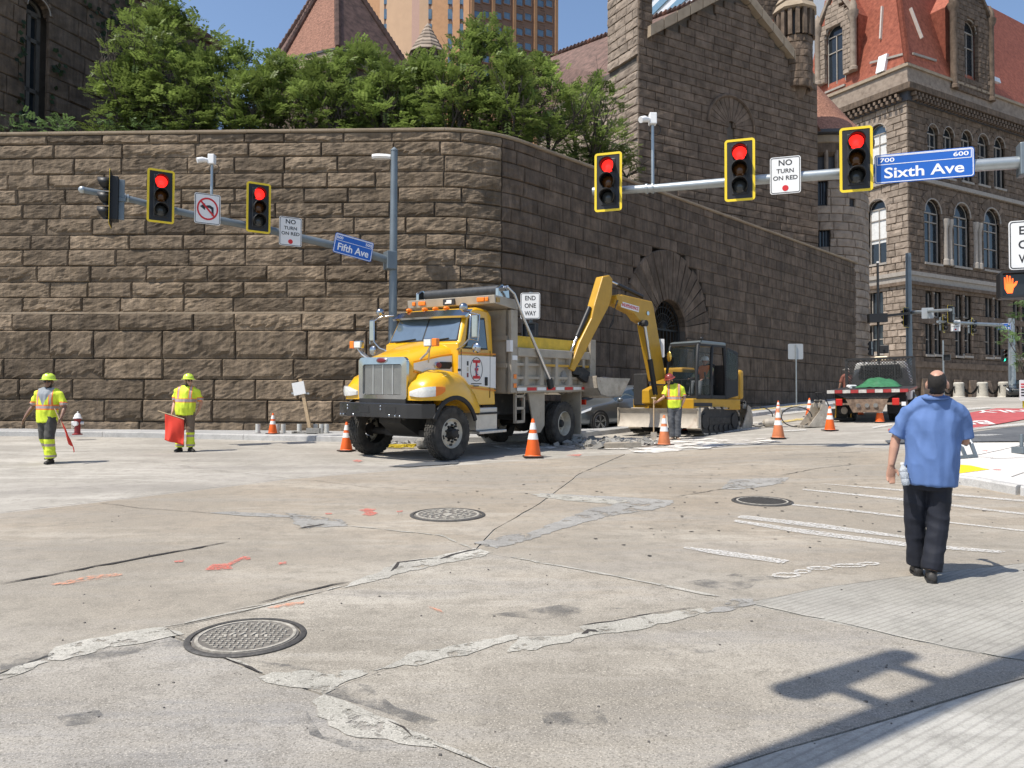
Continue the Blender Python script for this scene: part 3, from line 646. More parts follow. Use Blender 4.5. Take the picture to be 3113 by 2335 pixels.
class Facade:
    def __init__(s, plane, root): s.p = plane; s.root = root; s.w = []
    def holes(s, z):
        out = []
        for a, b, z0, z1, arch in s.w:
            if z < z0 or z > z1: continue
            R_ = (b-a)/2; c = (a+b)/2
            if arch and z > z1-R_: k = math.sqrt(max(0, R_*R_-(z-(z1-R_))**2)); out.append((c-k, c+k))
            else: out.append((a, b))
        return out
    def win(s, u0, u1, vt, vb, arch=True, ring=0, mull=1, trans=(.55,), glass=None, blind=0, frame=None, deep=.4, ringm=None, sill=True, fw=.09):
        um = (u0+u1)/2; a, b = s.p.px(u0, (vt+vb)/2)[0], s.p.px(u1, (vt+vb)/2)[0]; z1, z0 = s.p.px(um, vt)[1], s.p.px(um, vb)[1]
        s.w.append((a, b, z0, z1, arch)); R_ = (b-a)/2; c = (a+b)/2; zs = z1-R_ if arch else z1; p = s.p
        out = [(a, z0), (b, z0)]+([(c+R_*math.cos(t), zs+R_*math.sin(t)) for t in [math.pi*i/10 for i in range(11)]] if arch else [(b, z1), (a, z1)])
        mb = MB(); mb.prism([p.pt(x, z, -deep) for x, z in out], p.n*-.05); w_ = mb.build('window', glass or m_glassd, s.root)
        mb = MB(); fr = frame or m_frame
        def rib(x0, zz0, x1, zz1, t=fw): mb.bar(p.pt(x0, zz0, -deep+.05), p.pt(x1, zz1, -deep+.05), t, .1, up=p.n)
        rib(a+fw/2, z0, a+fw/2, zs); rib(b-fw/2, z0, b-fw/2, zs); rib(a, z0+fw/2, b, z0+fw/2)
        for k in range(mull): x = a+(b-a)*(k+1)/(mull+1); rib(x, z0, x, zs)
        for f_ in trans: rib(a, z0+(zs-z0)*f_, b, z0+(zs-z0)*f_)
        if arch:
            rib(a, zs, b, zs, fw*1.3); mb.tube([p.pt(c+R_*.95*math.cos(t), zs+R_*.95*math.sin(t), -deep+.05) for t in [math.pi*i/12 for i in range(13)]], fw*.5, 6)
        mb.build('frame', fr, w_)
        if blind: mb = MB(); mb.prism([p.pt(x, z, -deep+.02) for x, z in ((a, zs-(zs-z0)*blind), (b, zs-(zs-z0)*blind), (b, zs), (a, zs))], p.n*-.02); mb.build('blind', m_blind, w_)
        if sill: mb = MB(); mb.bar(p.pt(a-.12, z0-.1, -.1), p.pt(b+.12, z0-.1, -.1), .5, .2, up=(0, 0, 1)); mb.build('sill', m_frame, w_)
        if ring:
            n = 11
            for i in range(n):
                t0, t1 = math.pi*i/n+.012, math.pi*(i+1)/n-.012; q = [(c+rr*math.cos(t), zs+rr*math.sin(t)) for t, rr in ((t0, R_*1.06), (t0, R_*(1+ring)), (t1, R_*(1+ring)), (t1, R_*1.06))]
                mb = MB(); mb.prism([p.pt(x, z, -.3) for x, z in q], p.n*(.36+.02*(i % 3))); mb.t = [random.Random(i).random()]*8; mb.build('arch_stone', ringm or m_stoneg, w_)
            mb = MB(); mb.tube([p.pt(c+R_*1.02*math.cos(t), zs+R_*1.02*math.sin(t), .06) for t in [math.pi*i/14 for i in range(15)]], R_*.055, 6); mb.build('arch_moulding', m_frame, w_)
def core(root, plane, s0, s1, z0, z1, depth=.5, m=None, thick=.3):
    mb = MB(); mb.prism([plane.pt(s0, z0, -depth), plane.pt(s1, z0, -depth), plane.pt(s1, z1, -depth), plane.pt(s0, z1, -depth)], plane.n*-thick); return mb.build('wall_core', m or m_mort, root)
def zrange(a, b, h): n = max(1, round((b-a)/h)); return [a+(b-a)*i/n for i in range(n+1)]
# ---------------------------------------------------------------- gabled prison wing
gab = thing('prison_wing', (0, 0, 0), 0, 'dark stone gabled prison wing with narrow arched slit behind the wall', 'building')
GX, GY = (1940-CU)/F*36, 36.0
Pg, Ph = Plane((GX, GY), rad(60.5)), Plane((GX, GY), rad(150.5))
e0, e1, ap = Pg.px(1981, 118), Pg.px(2462, 236), Pg.px(2236, -34); sR = Pg.px(2486, 500)[0]; EZ = (e0[1]+e1[1])/2
def gtop(s):
    if s < ap[0]: return EZ+(ap[1]-EZ)*(s-e0[0])/(ap[0]-e0[0]) if s > e0[0] else EZ+.1
    return EZ+(ap[1]-EZ)*(e1[0]-s)/(e1[0]-ap[0]) if s < e1[0] else EZ+.1
fg = Facade(Pg, gab); fg.win(2211, 2233, 374, 600, True, 0, 0, (), deep=.35, sill=False)
zg = zrange(ZTOP-2.2, ap[1]+.4, .41)
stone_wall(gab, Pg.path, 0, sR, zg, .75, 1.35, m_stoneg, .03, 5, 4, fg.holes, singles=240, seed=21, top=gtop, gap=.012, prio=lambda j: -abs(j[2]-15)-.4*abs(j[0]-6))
core(gab, Pg, .2, sR-.2, ZTOP-2.2, EZ, .1)
mb = MB(); mb.prism([Pg.pt(e0[0], EZ-.02, -.1), Pg.pt(e1[0], EZ-.02, -.1), Pg.pt(ap[0], ap[1]-.1, -.1)], Pg.n*-.4); mb.build('gable_core', m_mort, gab)
hc, hz = (Pg.px(2222, 400)[0], Pg.px(2222, 388)[1]); hr = Pg.px(2222, 298)[1]-hz; hi = .32
for i in range(13):
    t0, t1 = math.pi*i/13+.015, math.pi*(i+1)/13-.015; q = [(hc+rr*math.cos(t), hz+rr*math.sin(t)) for t, rr in ((t0, hi), (t0, hr), (t1, hr), (t1, hi))]
    mb = MB(); mb.prism([Pg.pt(x, z, -.1) for x, z in q], Pg.n*.15); mb.t = [random.Random(i).random()*.6+.3]*8; mb.build('arch_stone', m_stoneg, gab)
mb = MB(); mb.tube([Pg.pt(hc+hr*1.05*math.cos(t), hz+hr*1.05*math.sin(t), .05) for t in [math.pi*i/16 for i in range(17)]], .1, 6); mb.build('hood_moulding', m_stoneg, gab)
for (s0, z0), (s1, z1) in (((e0[0]-.3, EZ-.2), (ap[0], ap[1])), ((e1[0]+.1, EZ-.1), (ap[0], ap[1]))):
    n = 7
    for i in range(n):
        f0, f1 = i/n+.004, (i+1)/n-.004; mb = MB(); A, B_ = [(s0+(s1-s0)*f, z0+(z1-z0)*f) for f in (f0, f1)]
        mb.prism([Pg.pt(A[0], A[1]-.12, -.5), Pg.pt(B_[0], B_[1]-.12, -.5), Pg.pt(B_[0], B_[1]+.42, -.5), Pg.pt(A[0], A[1]+.42, -.5)], Pg.n*.78); mb.t = [.5]*8; mb.build('coping_stone', m_cope, gab)
# sunlit side with corner pier
sP = Ph.px(1848, 60)[0]; zt = 26
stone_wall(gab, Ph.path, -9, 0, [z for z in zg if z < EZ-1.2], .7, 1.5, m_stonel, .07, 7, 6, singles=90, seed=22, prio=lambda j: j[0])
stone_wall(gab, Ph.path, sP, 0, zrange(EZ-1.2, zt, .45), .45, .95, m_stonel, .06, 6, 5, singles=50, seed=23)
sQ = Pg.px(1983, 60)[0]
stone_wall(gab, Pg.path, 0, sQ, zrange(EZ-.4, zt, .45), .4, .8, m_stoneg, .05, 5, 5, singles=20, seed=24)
mb = MB(); mb.prism([Ph.pt(sP, EZ-4, -.1), Ph.pt(0, EZ-4, -.1)+Pg.d*.1, Pg.pt(sQ, EZ-4, -.1), Pg.pt(sQ, EZ-4, -1.5), Ph.pt(sP, EZ-4, -sQ)], (0, 0, zt-EZ+4)); mb.build('pier_core', m_stoneg, gab)
core(gab, Ph, -9, -.2, ZTOP-2.2, EZ-1.2, .1)
# tiled roof with ridge caps
ra, rb = at(1640, 186, 50), at(2236, -36, 39.2)
mb = MB(); ea, eb = at(1560, 420, 45), at(1945, 250, 36.6); fa = ra+Vector((6, 4, -6)); fb = rb+Vector((6, 4, -6))
mb.add([ra, rb, eb, ea, fa, fb], [(0, 1, 2, 3), (0, 4, 5, 1)]); mb.build('roof', m_tileb, gab)
n = 46
for i in range(n):
    p = ra.lerp(rb, (i+.5)/n); q = ra.lerp(rb, (i+1.35)/n); mb = MB(); mb.cyl(p+Vector((0, 0, .02)), q+Vector((0, 0, .1)), .13, .17, n=8); mb.build('ridge_tile', m_tilem if i % 9 == 4 else m_tileb, gab, 40)
# octagonal turret on the right shoulder
tc_ = Pg.pt(Pg.px(2432, 150)[0], 0, -.35); tz = [Pg.px(2432, v)[1] for v in (245, 118, 40, 8, -60)]; tr = 1.0
mb = MB(); mb.lathe([(.45, tz[0]-1.0), (.75, tz[0]), (tr*.92, tz[1]), (tr, tz[1])], 8, (tc_.x, tc_.y, 0)); mb.t = [.5]*len(mb.v); mb.build('turret_base', m_stoneg, gab)
stone_wall(gab, lambda s: (tc_.x+tr*.9*math.cos(math.pi+s/.95), tc_.y+tr*.9*math.sin(math.pi+s/.95), math.cos(math.pi+s/.95), math.sin(math.pi+s/.95)), 0, math.pi*.95, zrange(tz[0]-.5, tz[1], .4), .4, .7, m_stoneg, .05, 4, 4, singles=30, seed=30)
mb = MB(); mb.cyl((tc_.x, tc_.y, tz[1]), (tc_.x, tc_.y, tz[2]), .7, n=8); mb.build('turret_core', m_framed, gab)
for i in range(16):
    a = 2*math.pi*(i+.5)/16; c = tc_+Vector((math.cos(a), math.sin(a), 0))*.93; mb = MB(); mb.box((c.x, c.y, (tz[1]+tz[2])/2), (.24, .21, tz[2]-tz[1]), a); mb.t = [.5]*8; mb.build('turret_pillar', m_stoneg, gab)
for k, (r0, r1, z0, z1) in enumerate(((1.22, .98, tz[2], tz[2]+.5), (1.05, .8, tz[2]+.5, tz[3]+.35), (.85, .2, tz[3]+.35, tz[4]+1.5))):
    mb = MB(); mb.lathe([(r0*.9, z0), (r0, z0+.08), (r1, z1)], 8, (tc_.x, tc_.y, 0)); mb.t = [.5]*len(mb.v); mb.build('turret_roof_tier', m_cope, gab)
# ---------------------------------------------------------------- round tower closing the shaded wall
tow = thing('round_tower', (0, 0, 0), 0, 'round stone tower with conical tiled roof at the far end of the wall', 'tower')
TC, TR = Vector((18.3, 46.9)), 3.15
def tpath(s): f_ = math.pi+s/TR; return (TC.x+TR*math.cos(f_), TC.y+TR*math.sin(f_), math.cos(f_), math.sin(f_))
def tuv(u, v):
    d = ray(u, v); X = d.x/d.y; best = None
    for i in range(400):
        f_ = math.pi+math.pi*i/400; x, y = TC.x+TR*math.cos(f_), TC.y+TR*math.sin(f_)
        e = abs(x/y-X)
        if best is None or e < best[0]: best = (e, f_, y)
    return (best[1]-math.pi)*TR, CAMH+d.z*(best[2]/d.y)
tze = tuv(2560, 410)[1]; tw = []
for u0, u1, vt, vb in ((2470, 2523, 692, 760), (2470, 2514, 548, 618), (2582, 2600, 602, 628)):
    a, b_ = tuv(u0, vt)[0], tuv(u1, vt)[0]; z1, z0 = tuv(u1, vt)[1], tuv(u1, vb)[1]; tw.append((a, b_, z0, z1))
    mb = MB(); k = 6; mb.loft([[(tpath(a+(b_-a)*i/k)[0]-tpath(a+(b_-a)*i/k)[2]*d, tpath(a+(b_-a)*i/k)[1]-tpath(a+(b_-a)*i/k)[3]*d, z) for d, z in ((.28, z0), (.28, z1), (.33, z1), (.33, z0))] for i in range(k+1)]); wn = mb.build('window', m_glassd, tow)
    for i in range(1, 5): x, y, nx_, ny_ = tpath(a+(b_-a)*i/5); mb = MB(); mb.cyl((x-nx_*.15, y-ny_*.15, z0), (x-nx_*.15, y-ny_*.15, z1), .03, n=5); mb.build('window_bar', m_framed, wn)
stone_wall(tow, tpath, .3, math.pi*TR-.1, zrange(-.5, tze-2.2, .47), .7, 1.3, m_stonel, .06, 6, 5, lambda z: [(a, b_) for a, b_, z0, z1 in tw if z0 < z < z1], singles=160, seed=31, prio=lambda j: j[2])
mb = MB(); mb.cyl((TC.x, TC.y, -.5), (TC.x, TC.y, tze), TR-.3, n=40); mb.build('tower_core', m_framed, tow)
for i in range(16):                   # arcade under the eaves
    x, y, nx_, ny_ = tpath(math.pi*TR*(i+.5)/16); mb = MB(); mb.cyl((x-nx_*.1, y-ny_*.1, tze-2.2), (x-nx_*.1, y-ny_*.1, tze-.9), .12, n=7); mb.build('arcade_column', m_stonel, tow)
mb = MB(); mb.lathe([(TR-.25, tze-2.25), (TR+.05, tze-2.2), (TR+.05, tze-2.1), (TR-.3, tze-2.05)], 40, (TC.x, TC.y, 0), caps=False); mb.build('string_course', m_stonel, tow)
mb = MB(); mb.lathe([(TR-.25, tze-1.2), (TR, tze-1.0), (TR+.05, tze-.5), (TR-.2, tze-.5)], 40, (TC.x, TC.y, 0), caps=False); mb.build('arcade_head', m_stoneg, tow)
mb = MB(); mb.lathe([(TR-.1, tze-.55), (TR+.12, tze-.45), (TR+.12, tze-.05), (TR-.1, tze)], 40, (TC.x, TC.y, 0), caps=False); mb.build('frieze', m_cope, tow).data.attributes.new('tint', 'FLOAT', 'POINT')
mb = MB(); mb.lathe([(TR, tze-.02), (TR+.42, tze+.02), (TR+.42, tze+.2), (TR+.3, tze+.22)], 40, (TC.x, TC.y, 0), caps=False); mb.build('gutter', m_framed, tow)
apz = at(2483, 240, TC.y)[2]
mb = MB(); mb.lathe([(TR+.35, tze+.15), (TR*.72, tze+.15+(apz-tze)*.3), (.05, apz)], 40, (TC.x, TC.y, 0)); mb.build('conical_roof', m_tilem, tow)
# ---------------------------------------------------------------- dark chapel front at the left
chap = thing('chapel', (0, 0, 0), 0, 'shadowed stone building with tall arched window above the left end of the wall', 'building')
Pk = Plane(((0-CU)/F*25.4, 25.4), rad(19)); k0, k1 = Pk.px(430, 0), Pk.px(652, 132)
def ktop(s): return min(24, k0[1]+(s-k0[0])*(k1[1]-k0[1])/(k1[0]-k0[0]))
fk = Facade(Pk, chap); fk.win(76, 146, -8, 400, True, .28, 1, (.78, .36), deep=.5, ringm=m_stoned, sill=False, frame=mat('weathered_wood', (.10, .09, .08), .8), fw=.14)
stone_wall(chap, Pk.path, -2, k1[0], zrange(ZTOP-1.2, 24, .62), .9, 1.7, m_stoned, .05, 6, 5, fk.holes, singles=110, seed=40, top=ktop)
core(chap, Pk, -2, k1[0]-.3, ZTOP-1.2, k1[1]-.3, .62)
mb = MB(); mb.prism([Pk.pt(-2, k1[1]-.3, -.62), Pk.pt(k1[0]-.3, k1[1]-.3, -.62), Pk.pt(k0[0], k0[1]-.4, -.62), Pk.pt(-2, 23.6, -.62)], Pk.n*-.3); mb.build('gable_core', m_mort, chap)
mb = MB(); d_ = Vector((k1[0]-k0[0], 0, k1[1]-k0[1])); a, b_ = Pk.pt(k0[0]-4*(d_.x/5), k0[1]-4*d_.z/5, .2), Pk.pt(k1[0]+.3, k1[1]-.2, .2); mb.prism([a, b_, b_+Vector((0, 0, .35)), a+Vector((0, 0, .35))], Pk.n*-3); mb.build('roof_verge', m_tileb, chap)
# ---------------------------------------------------------------- faceted tiled roof above the trees
rot = thing('prison_rotunda', (0, 0, 0), 0, 'faceted pyramid roof with orange and dark tile slopes above the trees', 'building')
RP = [at(786, 158, 47), at(856, 132, 43.6), at(1027, 142, 42), at(1246, 172, 45), at(1246, 172, 51), at(786, 158, 54)]; RA = at(1024, -118, 46.5)
for p in RP: p.z = RP[2].z
for i, m_ in enumerate((m_tileb, m_tilem, m_tileb, m_tileb, m_tileb, m_tileb)):
    mb = MB(); mb.add([RP[i], RP[(i+1) % 6], RA], [(0, 1, 2)]); mb.build('roof_slope', m_, rot)
for i in range(4):
    n = 26
    for j in range(n):
        p, q = RP[i].lerp(RA, j/n), RP[i].lerp(RA, (j+1.15)/n); mb = MB(); mb.cyl(p, q+Vector((0, 0, .06)), .15, .2, n=7); mb.build('hip_tile', m_tileb, rot, 40)
cR = sum(RP, Vector())/6
for sc, z0, z1, m_, nm in ((1.0, -.12, -.0, m_framed, 'gutter'), (.985, -.75, -.12, m_cope, 'cornice'), (.95, -7, -.75, m_stoned, 'drum_wall')):
    mb = MB(); mb.prism([Vector((cR.x+(p.x-cR.x)*sc, cR.y+(p.y-cR.y)*sc, p.z+z0)) for p in RP], (0, 0, z1-z0)); mb.t = [.5]*12; mb.build(nm, m_, rot)
# little stone cone
con = thing('stone_turret', (0, 0, 0), 0, 'small turret with stepped conical stone roof poking out of the trees', 'turret')
cc = at(1300, 180, 41); n = 7; rr, hh = 56*41/F, (at(1300, 72, 41).z-at(1300, 168, 41).z)
for i in range(n):
    r0, r1 = rr*(1-i/n)*1.0+.02, rr*(1-(i+1)/n); z = cc.z+.2+hh*i/n; mb = MB(); mb.lathe([(r0*.9, z), (r0+.04, z+.0), (r0+.03, z+.06), (max(.02, r1), z+hh/n+.04)], 10, (cc.x, cc.y, 0)); mb.t = [random.Random(i).random()]*len(mb.v); mb.build('roof_tier', m_stonel, con)
mb = MB(); mb.cyl((cc.x, cc.y, cc.z-4), (cc.x, cc.y, cc.z+.2), rr*.75, n=10); mb.build('turret_core', m_framed, con)
for i in range(12): a = 2*math.pi*i/12; mb = MB(); mb.box((cc.x+rr*.85*math.cos(a), cc.y+rr*.85*math.sin(a), cc.z-1.2), (.22, .22, 2.8), a); mb.t = [.4]*8; mb.build('turret_pillar', m_stoned, con)
# ---------------------------------------------------------------- orange brick high-rise
hr_ = thing('office_tower', (0, 0, 0), 0, 'tall orange brick high-rise with paired windows rising behind the trees', 'building')
m_brk = mat('orange_brick', (.36, .195, .095), .85, var=.1, scale=1.5, bump=.1, bscale=12); m_brkb = mat('shade_tone_brick', (.19, .112, .076), .85, var=.1, scale=1.2); m_pan = mat('beige_precast', (.42, .275, .17), .8, var=.06, scale=.6); m_pank = mat('pink_precast', (.38, .24, .19), .8, var=.05)  # browner brick copy carries the shaded face's shade in its colour
cols = [(1090, 124, 1152, 120, m_brk), (1152, 120, 1221, 117, m_pan), (1221, 117, 1250, 116, m_pan), (1250, 116, 1273, 115.5, m_pank), (1273, 115.5, 1313, 115, m_pan), (1313, 114, 1362, 113, m_brk), (1374, 112.6, 1396, 112, m_brk), (1407, 111.6, 1425, 111, m_brk), (1425, 111, 1684, 118, m_brkb)]
for i, (u0, Y0, u1, Y1, m_) in enumerate(cols):
    a, b_ = at(u0, 300, Y0), at(u1, 300, Y1); mb = MB(); mb.prism([(a.x, a.y, 3), (b_.x, b_.y, 3), (b_.x+1, b_.y+14, 3), (a.x+1, a.y+14, 3)], (0, 0, 90)); mb.build('wall_bay', m_, hr_)
for u0, u1, Y in ((1168, 1182, 119.3), (1303, 1313, 115.2), (1362, 1374, 113.2), (1396, 1407, 112.3)):
    for v in range(-60, 250, 45):
        a, b_ = at(u0, v, Y), at(u1, v+30, Y); mb = MB(); mb.bb(a.x, b_.x, Y-.25, Y+1, b_.z, a.z); w_ = mb.build('window', m_glassb, hr_)
        c_, e_ = at(u0, v+30, Y), at(u1, v+45, Y); mb = MB(); mb.bb(c_.x, e_.x, Y-.15, Y+1, e_.z, c_.z); mb.build('spandrel', m_brkb, w_)
a, b_ = at(1425, 300, 111), at(1684, 300, 118); Pb = Plane((a.x, a.y), math.atan2(b_.x-a.x, b_.y-a.y))
for k in range(5):
    for j in (0, 1):
        for v in range(-60, 260, 45):
            u = 1440+k*64+j*26; dv = 4*k
            if u > 1665: continue
            s0, z1 = Pb.px(u, v+dv); s1, z0 = Pb.px(u+21, v+dv+29); mb = MB(); mb.prism([Pb.pt(s0, z0, .06), Pb.pt(s1, z0, .06), Pb.pt(s1, z1, .06), Pb.pt(s0, z1, .06)], Pb.n*-.3); w_ = mb.build('window', m_glassb, hr_)
            mb = MB()
            for p, q in (((s0, z0), (s1, z0)), ((s1, z0), (s1, z1)), ((s1, z1), (s0, z1)), ((s0, z1), (s0, z0))): mb.bar(Pb.pt(*p, .08), Pb.pt(*q, .08), .14, .14, up=Pb.n)
            mb.build('frame', m_brkb, w_)
            if j == 0: s0, z1 = Pb.px(u+10, v+dv+34); s1, z0 = Pb.px(u+24, v+dv+38); mb = MB(); mb.prism([Pb.pt(s0, z0, .05), Pb.pt(s1, z0, .05), Pb.pt(s1, z1, .05), Pb.pt(s0, z1, .05)], Pb.n*-.1); mb.build('vent', m_framed, w_)
    u = 1430+k*64; s0 = Pb.px(u, 100)[0]; mb = MB(); mb.prism([Pb.pt(s0, 3, 0), Pb.pt(s0+.5, 3, 0), Pb.pt(s0+.5, 92, 0), Pb.pt(s0, 92, 0)], Pb.n*.25); mb.build('pilaster', m_brk, hr_)
# striped glass block seen in the gap by the pier
gl = thing('glass_block', (0, 0, 0), 0, 'pale glass office block with blue ribbon windows behind the gable', 'building')
a, b_ = at(1950, 60, 175), at(2260, 0, 138); Pq = Plane((a.x, a.y), math.atan2(b_.x-a.x, b_.y-a.y)); Lq = (b_-a).length; m_wp = mat('white_cladding', (.62, .64, .66), .5, var=.05); z = 60
mb = MB(); mb.prism([Pq.pt(0, 10, -.3), Pq.pt(Lq, 10, -.3), Pq.pt(Lq, 130, -.3), Pq.pt(0, 130, -.3)], Pq.n*-20); mb.build('block_core', m_wp, gl)
while z < 130:
    mb = MB(); mb.prism([Pq.pt(0, z, 0), Pq.pt(Lq, z, 0), Pq.pt(Lq, z+1.7, 0), Pq.pt(0, z+1.7, 0)], Pq.n*-.3); mb.build('ribbon_window', mat('ribbon_glass', (.16, .27, .36), .08, var=.1, spec=.8), gl)
    z += 3.7
# ================================================================ courthouse across the side street
ch = thing('courthouse', (0, 0, 0), 0, 'grand stone courthouse with arched windows, bracketed cornice and red tiled roof', 'building')
CX, CY = (2767-CU)/F*70, 70.0
Pc, Pd = Plane((CX, CY), rad(60.5)), Plane((CX, CY), rad(150.5))
fc, fd = Facade(Pc, ch), Facade(Pd, ch)
zc = lambda v: Pc.px(2775, v)[1]
base_z = gz(CX, CY)-.3; SLc, SLd = 23.5, -9.5
# right (shaded) face
for u, v in ((2836, 378), (2884, 387), (2939, 397), (2989, 408), (3038, 418)):
    fc.win(u-16, u+16, v, 532+(u-2836)*.2, True, .62, 1, (.7,), ringm=m_stoneg)
for i, (u, v, vb) in enumerate(((2836, 606, 800), (2925, 618, 811), (3016, 634, 822))):
    fc.win(u-25, u+24, v, vb, True, .65, 1, (.82, .45), glass=m_glassd if i else m_glassd, ringm=m_stoneg)
for u, v1, v2, v3, v4 in ((2838, 890, 964, 984, 1078), (2929, 898, 967, 988, 1082), (3020, 905, 972, 992, 1086), (3104, 912, 978, 996, 1090)):
    fc.win(u-24, u-4, v1, v2, False, 0, 0, (), sill=False); fc.win(u+4, u+24, v1, v2, False, 0, 0, (), sill=False)
    fc.win(u-24, u-4, v3, v4, False, 0, 0, (.5,), sill=True); fc.win(u+4, u+24, v3, v4, False, 0, 0, (.5,), sill=True)
    for va, vb in ((v1, v2), (v3, v4)):
        s, z1 = Pc.px(u, va); z0 = Pc.px(u, vb)[1]; mb = MB(); p = Pc.pt(s, z0, -.12); mb.lathe([(.2, 0), (.2, .15), (.13, .2), (.12, z1-z0-.3), (.2, z1-z0-.1), (.2, z1-z0)], 10, p); mb.build('window_column', m_frame, ch, 40)
for u, vb in ((2880, 808), (2970, 818)):   # columns between the big arches
    s, z0 = Pc.px(u, vb); z1 = Pc.px(u, vb-130)[1]
    for k in (-.35, .35): mb = MB(); mb.lathe([(.34, 0), (.34, .5), (.24, .6), (.22, z1-z0-.6), (.36, z1-z0), (.36, z1-z0+.3)], 10, Pc.pt(s+k, z0, .05)); mb.build('attached_column', m_frame, ch, 40)
for i, u in enumerate((2880, 2962, 3055)):
    s, z = Pc.px(u, 1150); 
# left (sunlit) face
fd.win(2642, 2695, 378, 520, True, .62, 1, (.72,), glass=m_glassb, blind=.75, ringm=m_stonel)
fd.win(2640, 2694, 606, 802, True, .62, 1, (.8, .45), glass=m_glassd, blind=.62, ringm=m_stonel)
fd.win(2645, 2685, 888, 968, False, 0, 1, (), sill=False); fd.win(2645, 2685, 988, 1075, False, 0, 1, (.5,), sill=True)
zcs = zrange(base_z, zc(268), .62)
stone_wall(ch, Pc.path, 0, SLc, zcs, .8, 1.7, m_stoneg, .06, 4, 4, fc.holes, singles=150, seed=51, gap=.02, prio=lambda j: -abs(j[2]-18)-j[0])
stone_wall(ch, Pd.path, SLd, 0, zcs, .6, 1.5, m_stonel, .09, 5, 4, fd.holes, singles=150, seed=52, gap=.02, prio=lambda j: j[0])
core(ch, Pc, .4, SLc, base_z, zc(205), .55); core(ch, Pd, SLd, -.4, base_z, zc(205), .55)
def band(v0, v1, off, m, name, n=0):
    z1, z0 = zc(v0), zc(v1)
    mb = MB(); A, B_, C_ = Pd.pt(SLd, z0, off), Pd.pt(0, z0, off)+Pc.n*off, Pc.pt(SLc, z0, off)
    mb.prism([A, B_, C_, C_-Pc.n*(off+.4), Vector((CX, CY, z0))-Pc.n*.4-Pd.n*.4, A-Pd.n*(off+.4)], (0, 0, z1-z0)); mb.t = [.5]*12; return mb.build(name, m, ch)
band(197, 268, .12, m_stonel, 'parapet'); band(203, 210, .3, m_cope, 'parapet_moulding'); band(248, 262, .28, m_stonel, 'parapet_band'); band(266, 284, .75, m_stoned, 'cornice'); band(284, 312, .22, m_framed, 'cornice_frieze'); band(534, 546, .25, m_frame, 'string_course'); band(826, 838, .35, m_frame, 'string_course'); band(838, 856, .2, m_frame, 'string_course'); band(856, 866, .3, m_stoneg, 'string_course')
band(1098, 1116, .3, m_stoneg, 'base_moulding'); band(1116, 1180, .18, m_stoneg, 'base_course')
me = None
for P_, s0, s1 in ((Pc, .3, SLc), (Pd, SLd, -.3)):
    s = s0
    while s < s1:
        for va in (286, 298):
            z = zc(va+7); mb = MB(); c = P_.pt(s+(.22 if va > 290 else 0), z, .42); mb.box(c, (.24, .5, .3), rot=Matrix((P_.d, P_.n, Vector((0, 0, 1)))).transposed()); mb.t = [.6]*8; mb.build('bracket', m_stoneg, ch)
        s += .55
# battered base blocks with small openings
for i in range(9):
    s = 1.2+i*2.5; mb = MB(); z0, z1 = base_z, zc(1150); mb.prism([Pc.pt(s, z0, .7), Pc.pt(s+1.5, z0, .7), Pc.pt(s+1.35, z1, .3), Pc.pt(s+.15, z1, .3)], Pc.n*-.5); mb.t = [.5]*8; mb.build('base_stone', m_stoneg, ch, bevel=.06)
# steep hipped roof
ez, hin = zc(197), -(Pc.n+Pd.n)
def rp(P_, s, k, z): return P_.pt(s, z, -k)
K1, Z1 = 3.4, ez+12.0
corner = Vector((CX, CY, ez)); hip = Vector((CX, CY, Z1))+hin*K1
mb = MB(); mb.add([corner, Pc.pt(SLc*.52, ez, 0), Pc.pt(SLc*.52, Z1, -K1), hip], [(0, 1, 2, 3)]); mb.build('roof_slope', m_tileo, ch)
mb = MB(); mb.add([corner, hip, Pd.pt(SLd-2, Z1, -K1), Pd.pt(SLd-2, ez, 0)], [(0, 1, 2, 3)]); mb.build('roof_slope', m_tileo, ch)
Pz = Plane((Pc.o-Pc.n*6)[:2], rad(60.5)); t0, t1 = Pz.px(2985, 14), Pz.px(3125, 66)
mb = MB(); mb.add([Pc.pt(SLc*.42, ez, 0), Pc.pt(SLc+5, ez, 0), Pz.pt(t1[0]+6, t1[1]-.8, 0), Pz.pt(t0[0]-4, t0[1]+.4, 0)], [(0, 1, 2, 3)]); mb.build('roof_slope', m_tileo, ch)
for i in range(24):
    p, q = corner.lerp(hip, i/24), corner.lerp(hip, (i+1.2)/24); mb = MB(); mb.cyl(p-hin*.0, q+Vector((0, 0, .12))-hin*.12, .2, .3, n=7); mb.build('hip_tile', m_tileo, ch, 40)
m_flash = mat('lead_flashing', (.42, .38, .34), .6, var=.1); m_white = mat('white_metal', (.72, .72, .72), .4, var=.05)
for P_, u0, u1, v0, v1 in ((Pd, 2668, 2694, 172, 216), (Pc, 3010, 3046, 222, 252)):
    a, z1 = P_.px(u0, v0); b_, z0 = P_.px(u1, v1); k = (z0-ez)/12*K1; mb = MB(); mb.prism([P_.pt(a, z0, -k), P_.pt(b_, z0, -k), P_.pt(b_, z1, -k-(z1-z0)*.28), P_.pt(a, z1, -k-(z1-z0)*.28)], P_.n*.35); mb.build('roof_hatch', m_white, ch)
for P_, pts in ((Pd, ((2641, 190), (2742, 163))), (Pc, ((2781, 160), (2852, 182)))):
    (a, z0), (b_, z1) = [P_.px(*p) for p in pts]; mb = MB(); mb.bar(P_.pt(a, z0, -.2), P_.pt(b_, z1, -.2), .12, .2); mb.build('snow_rail', m_frame, ch)
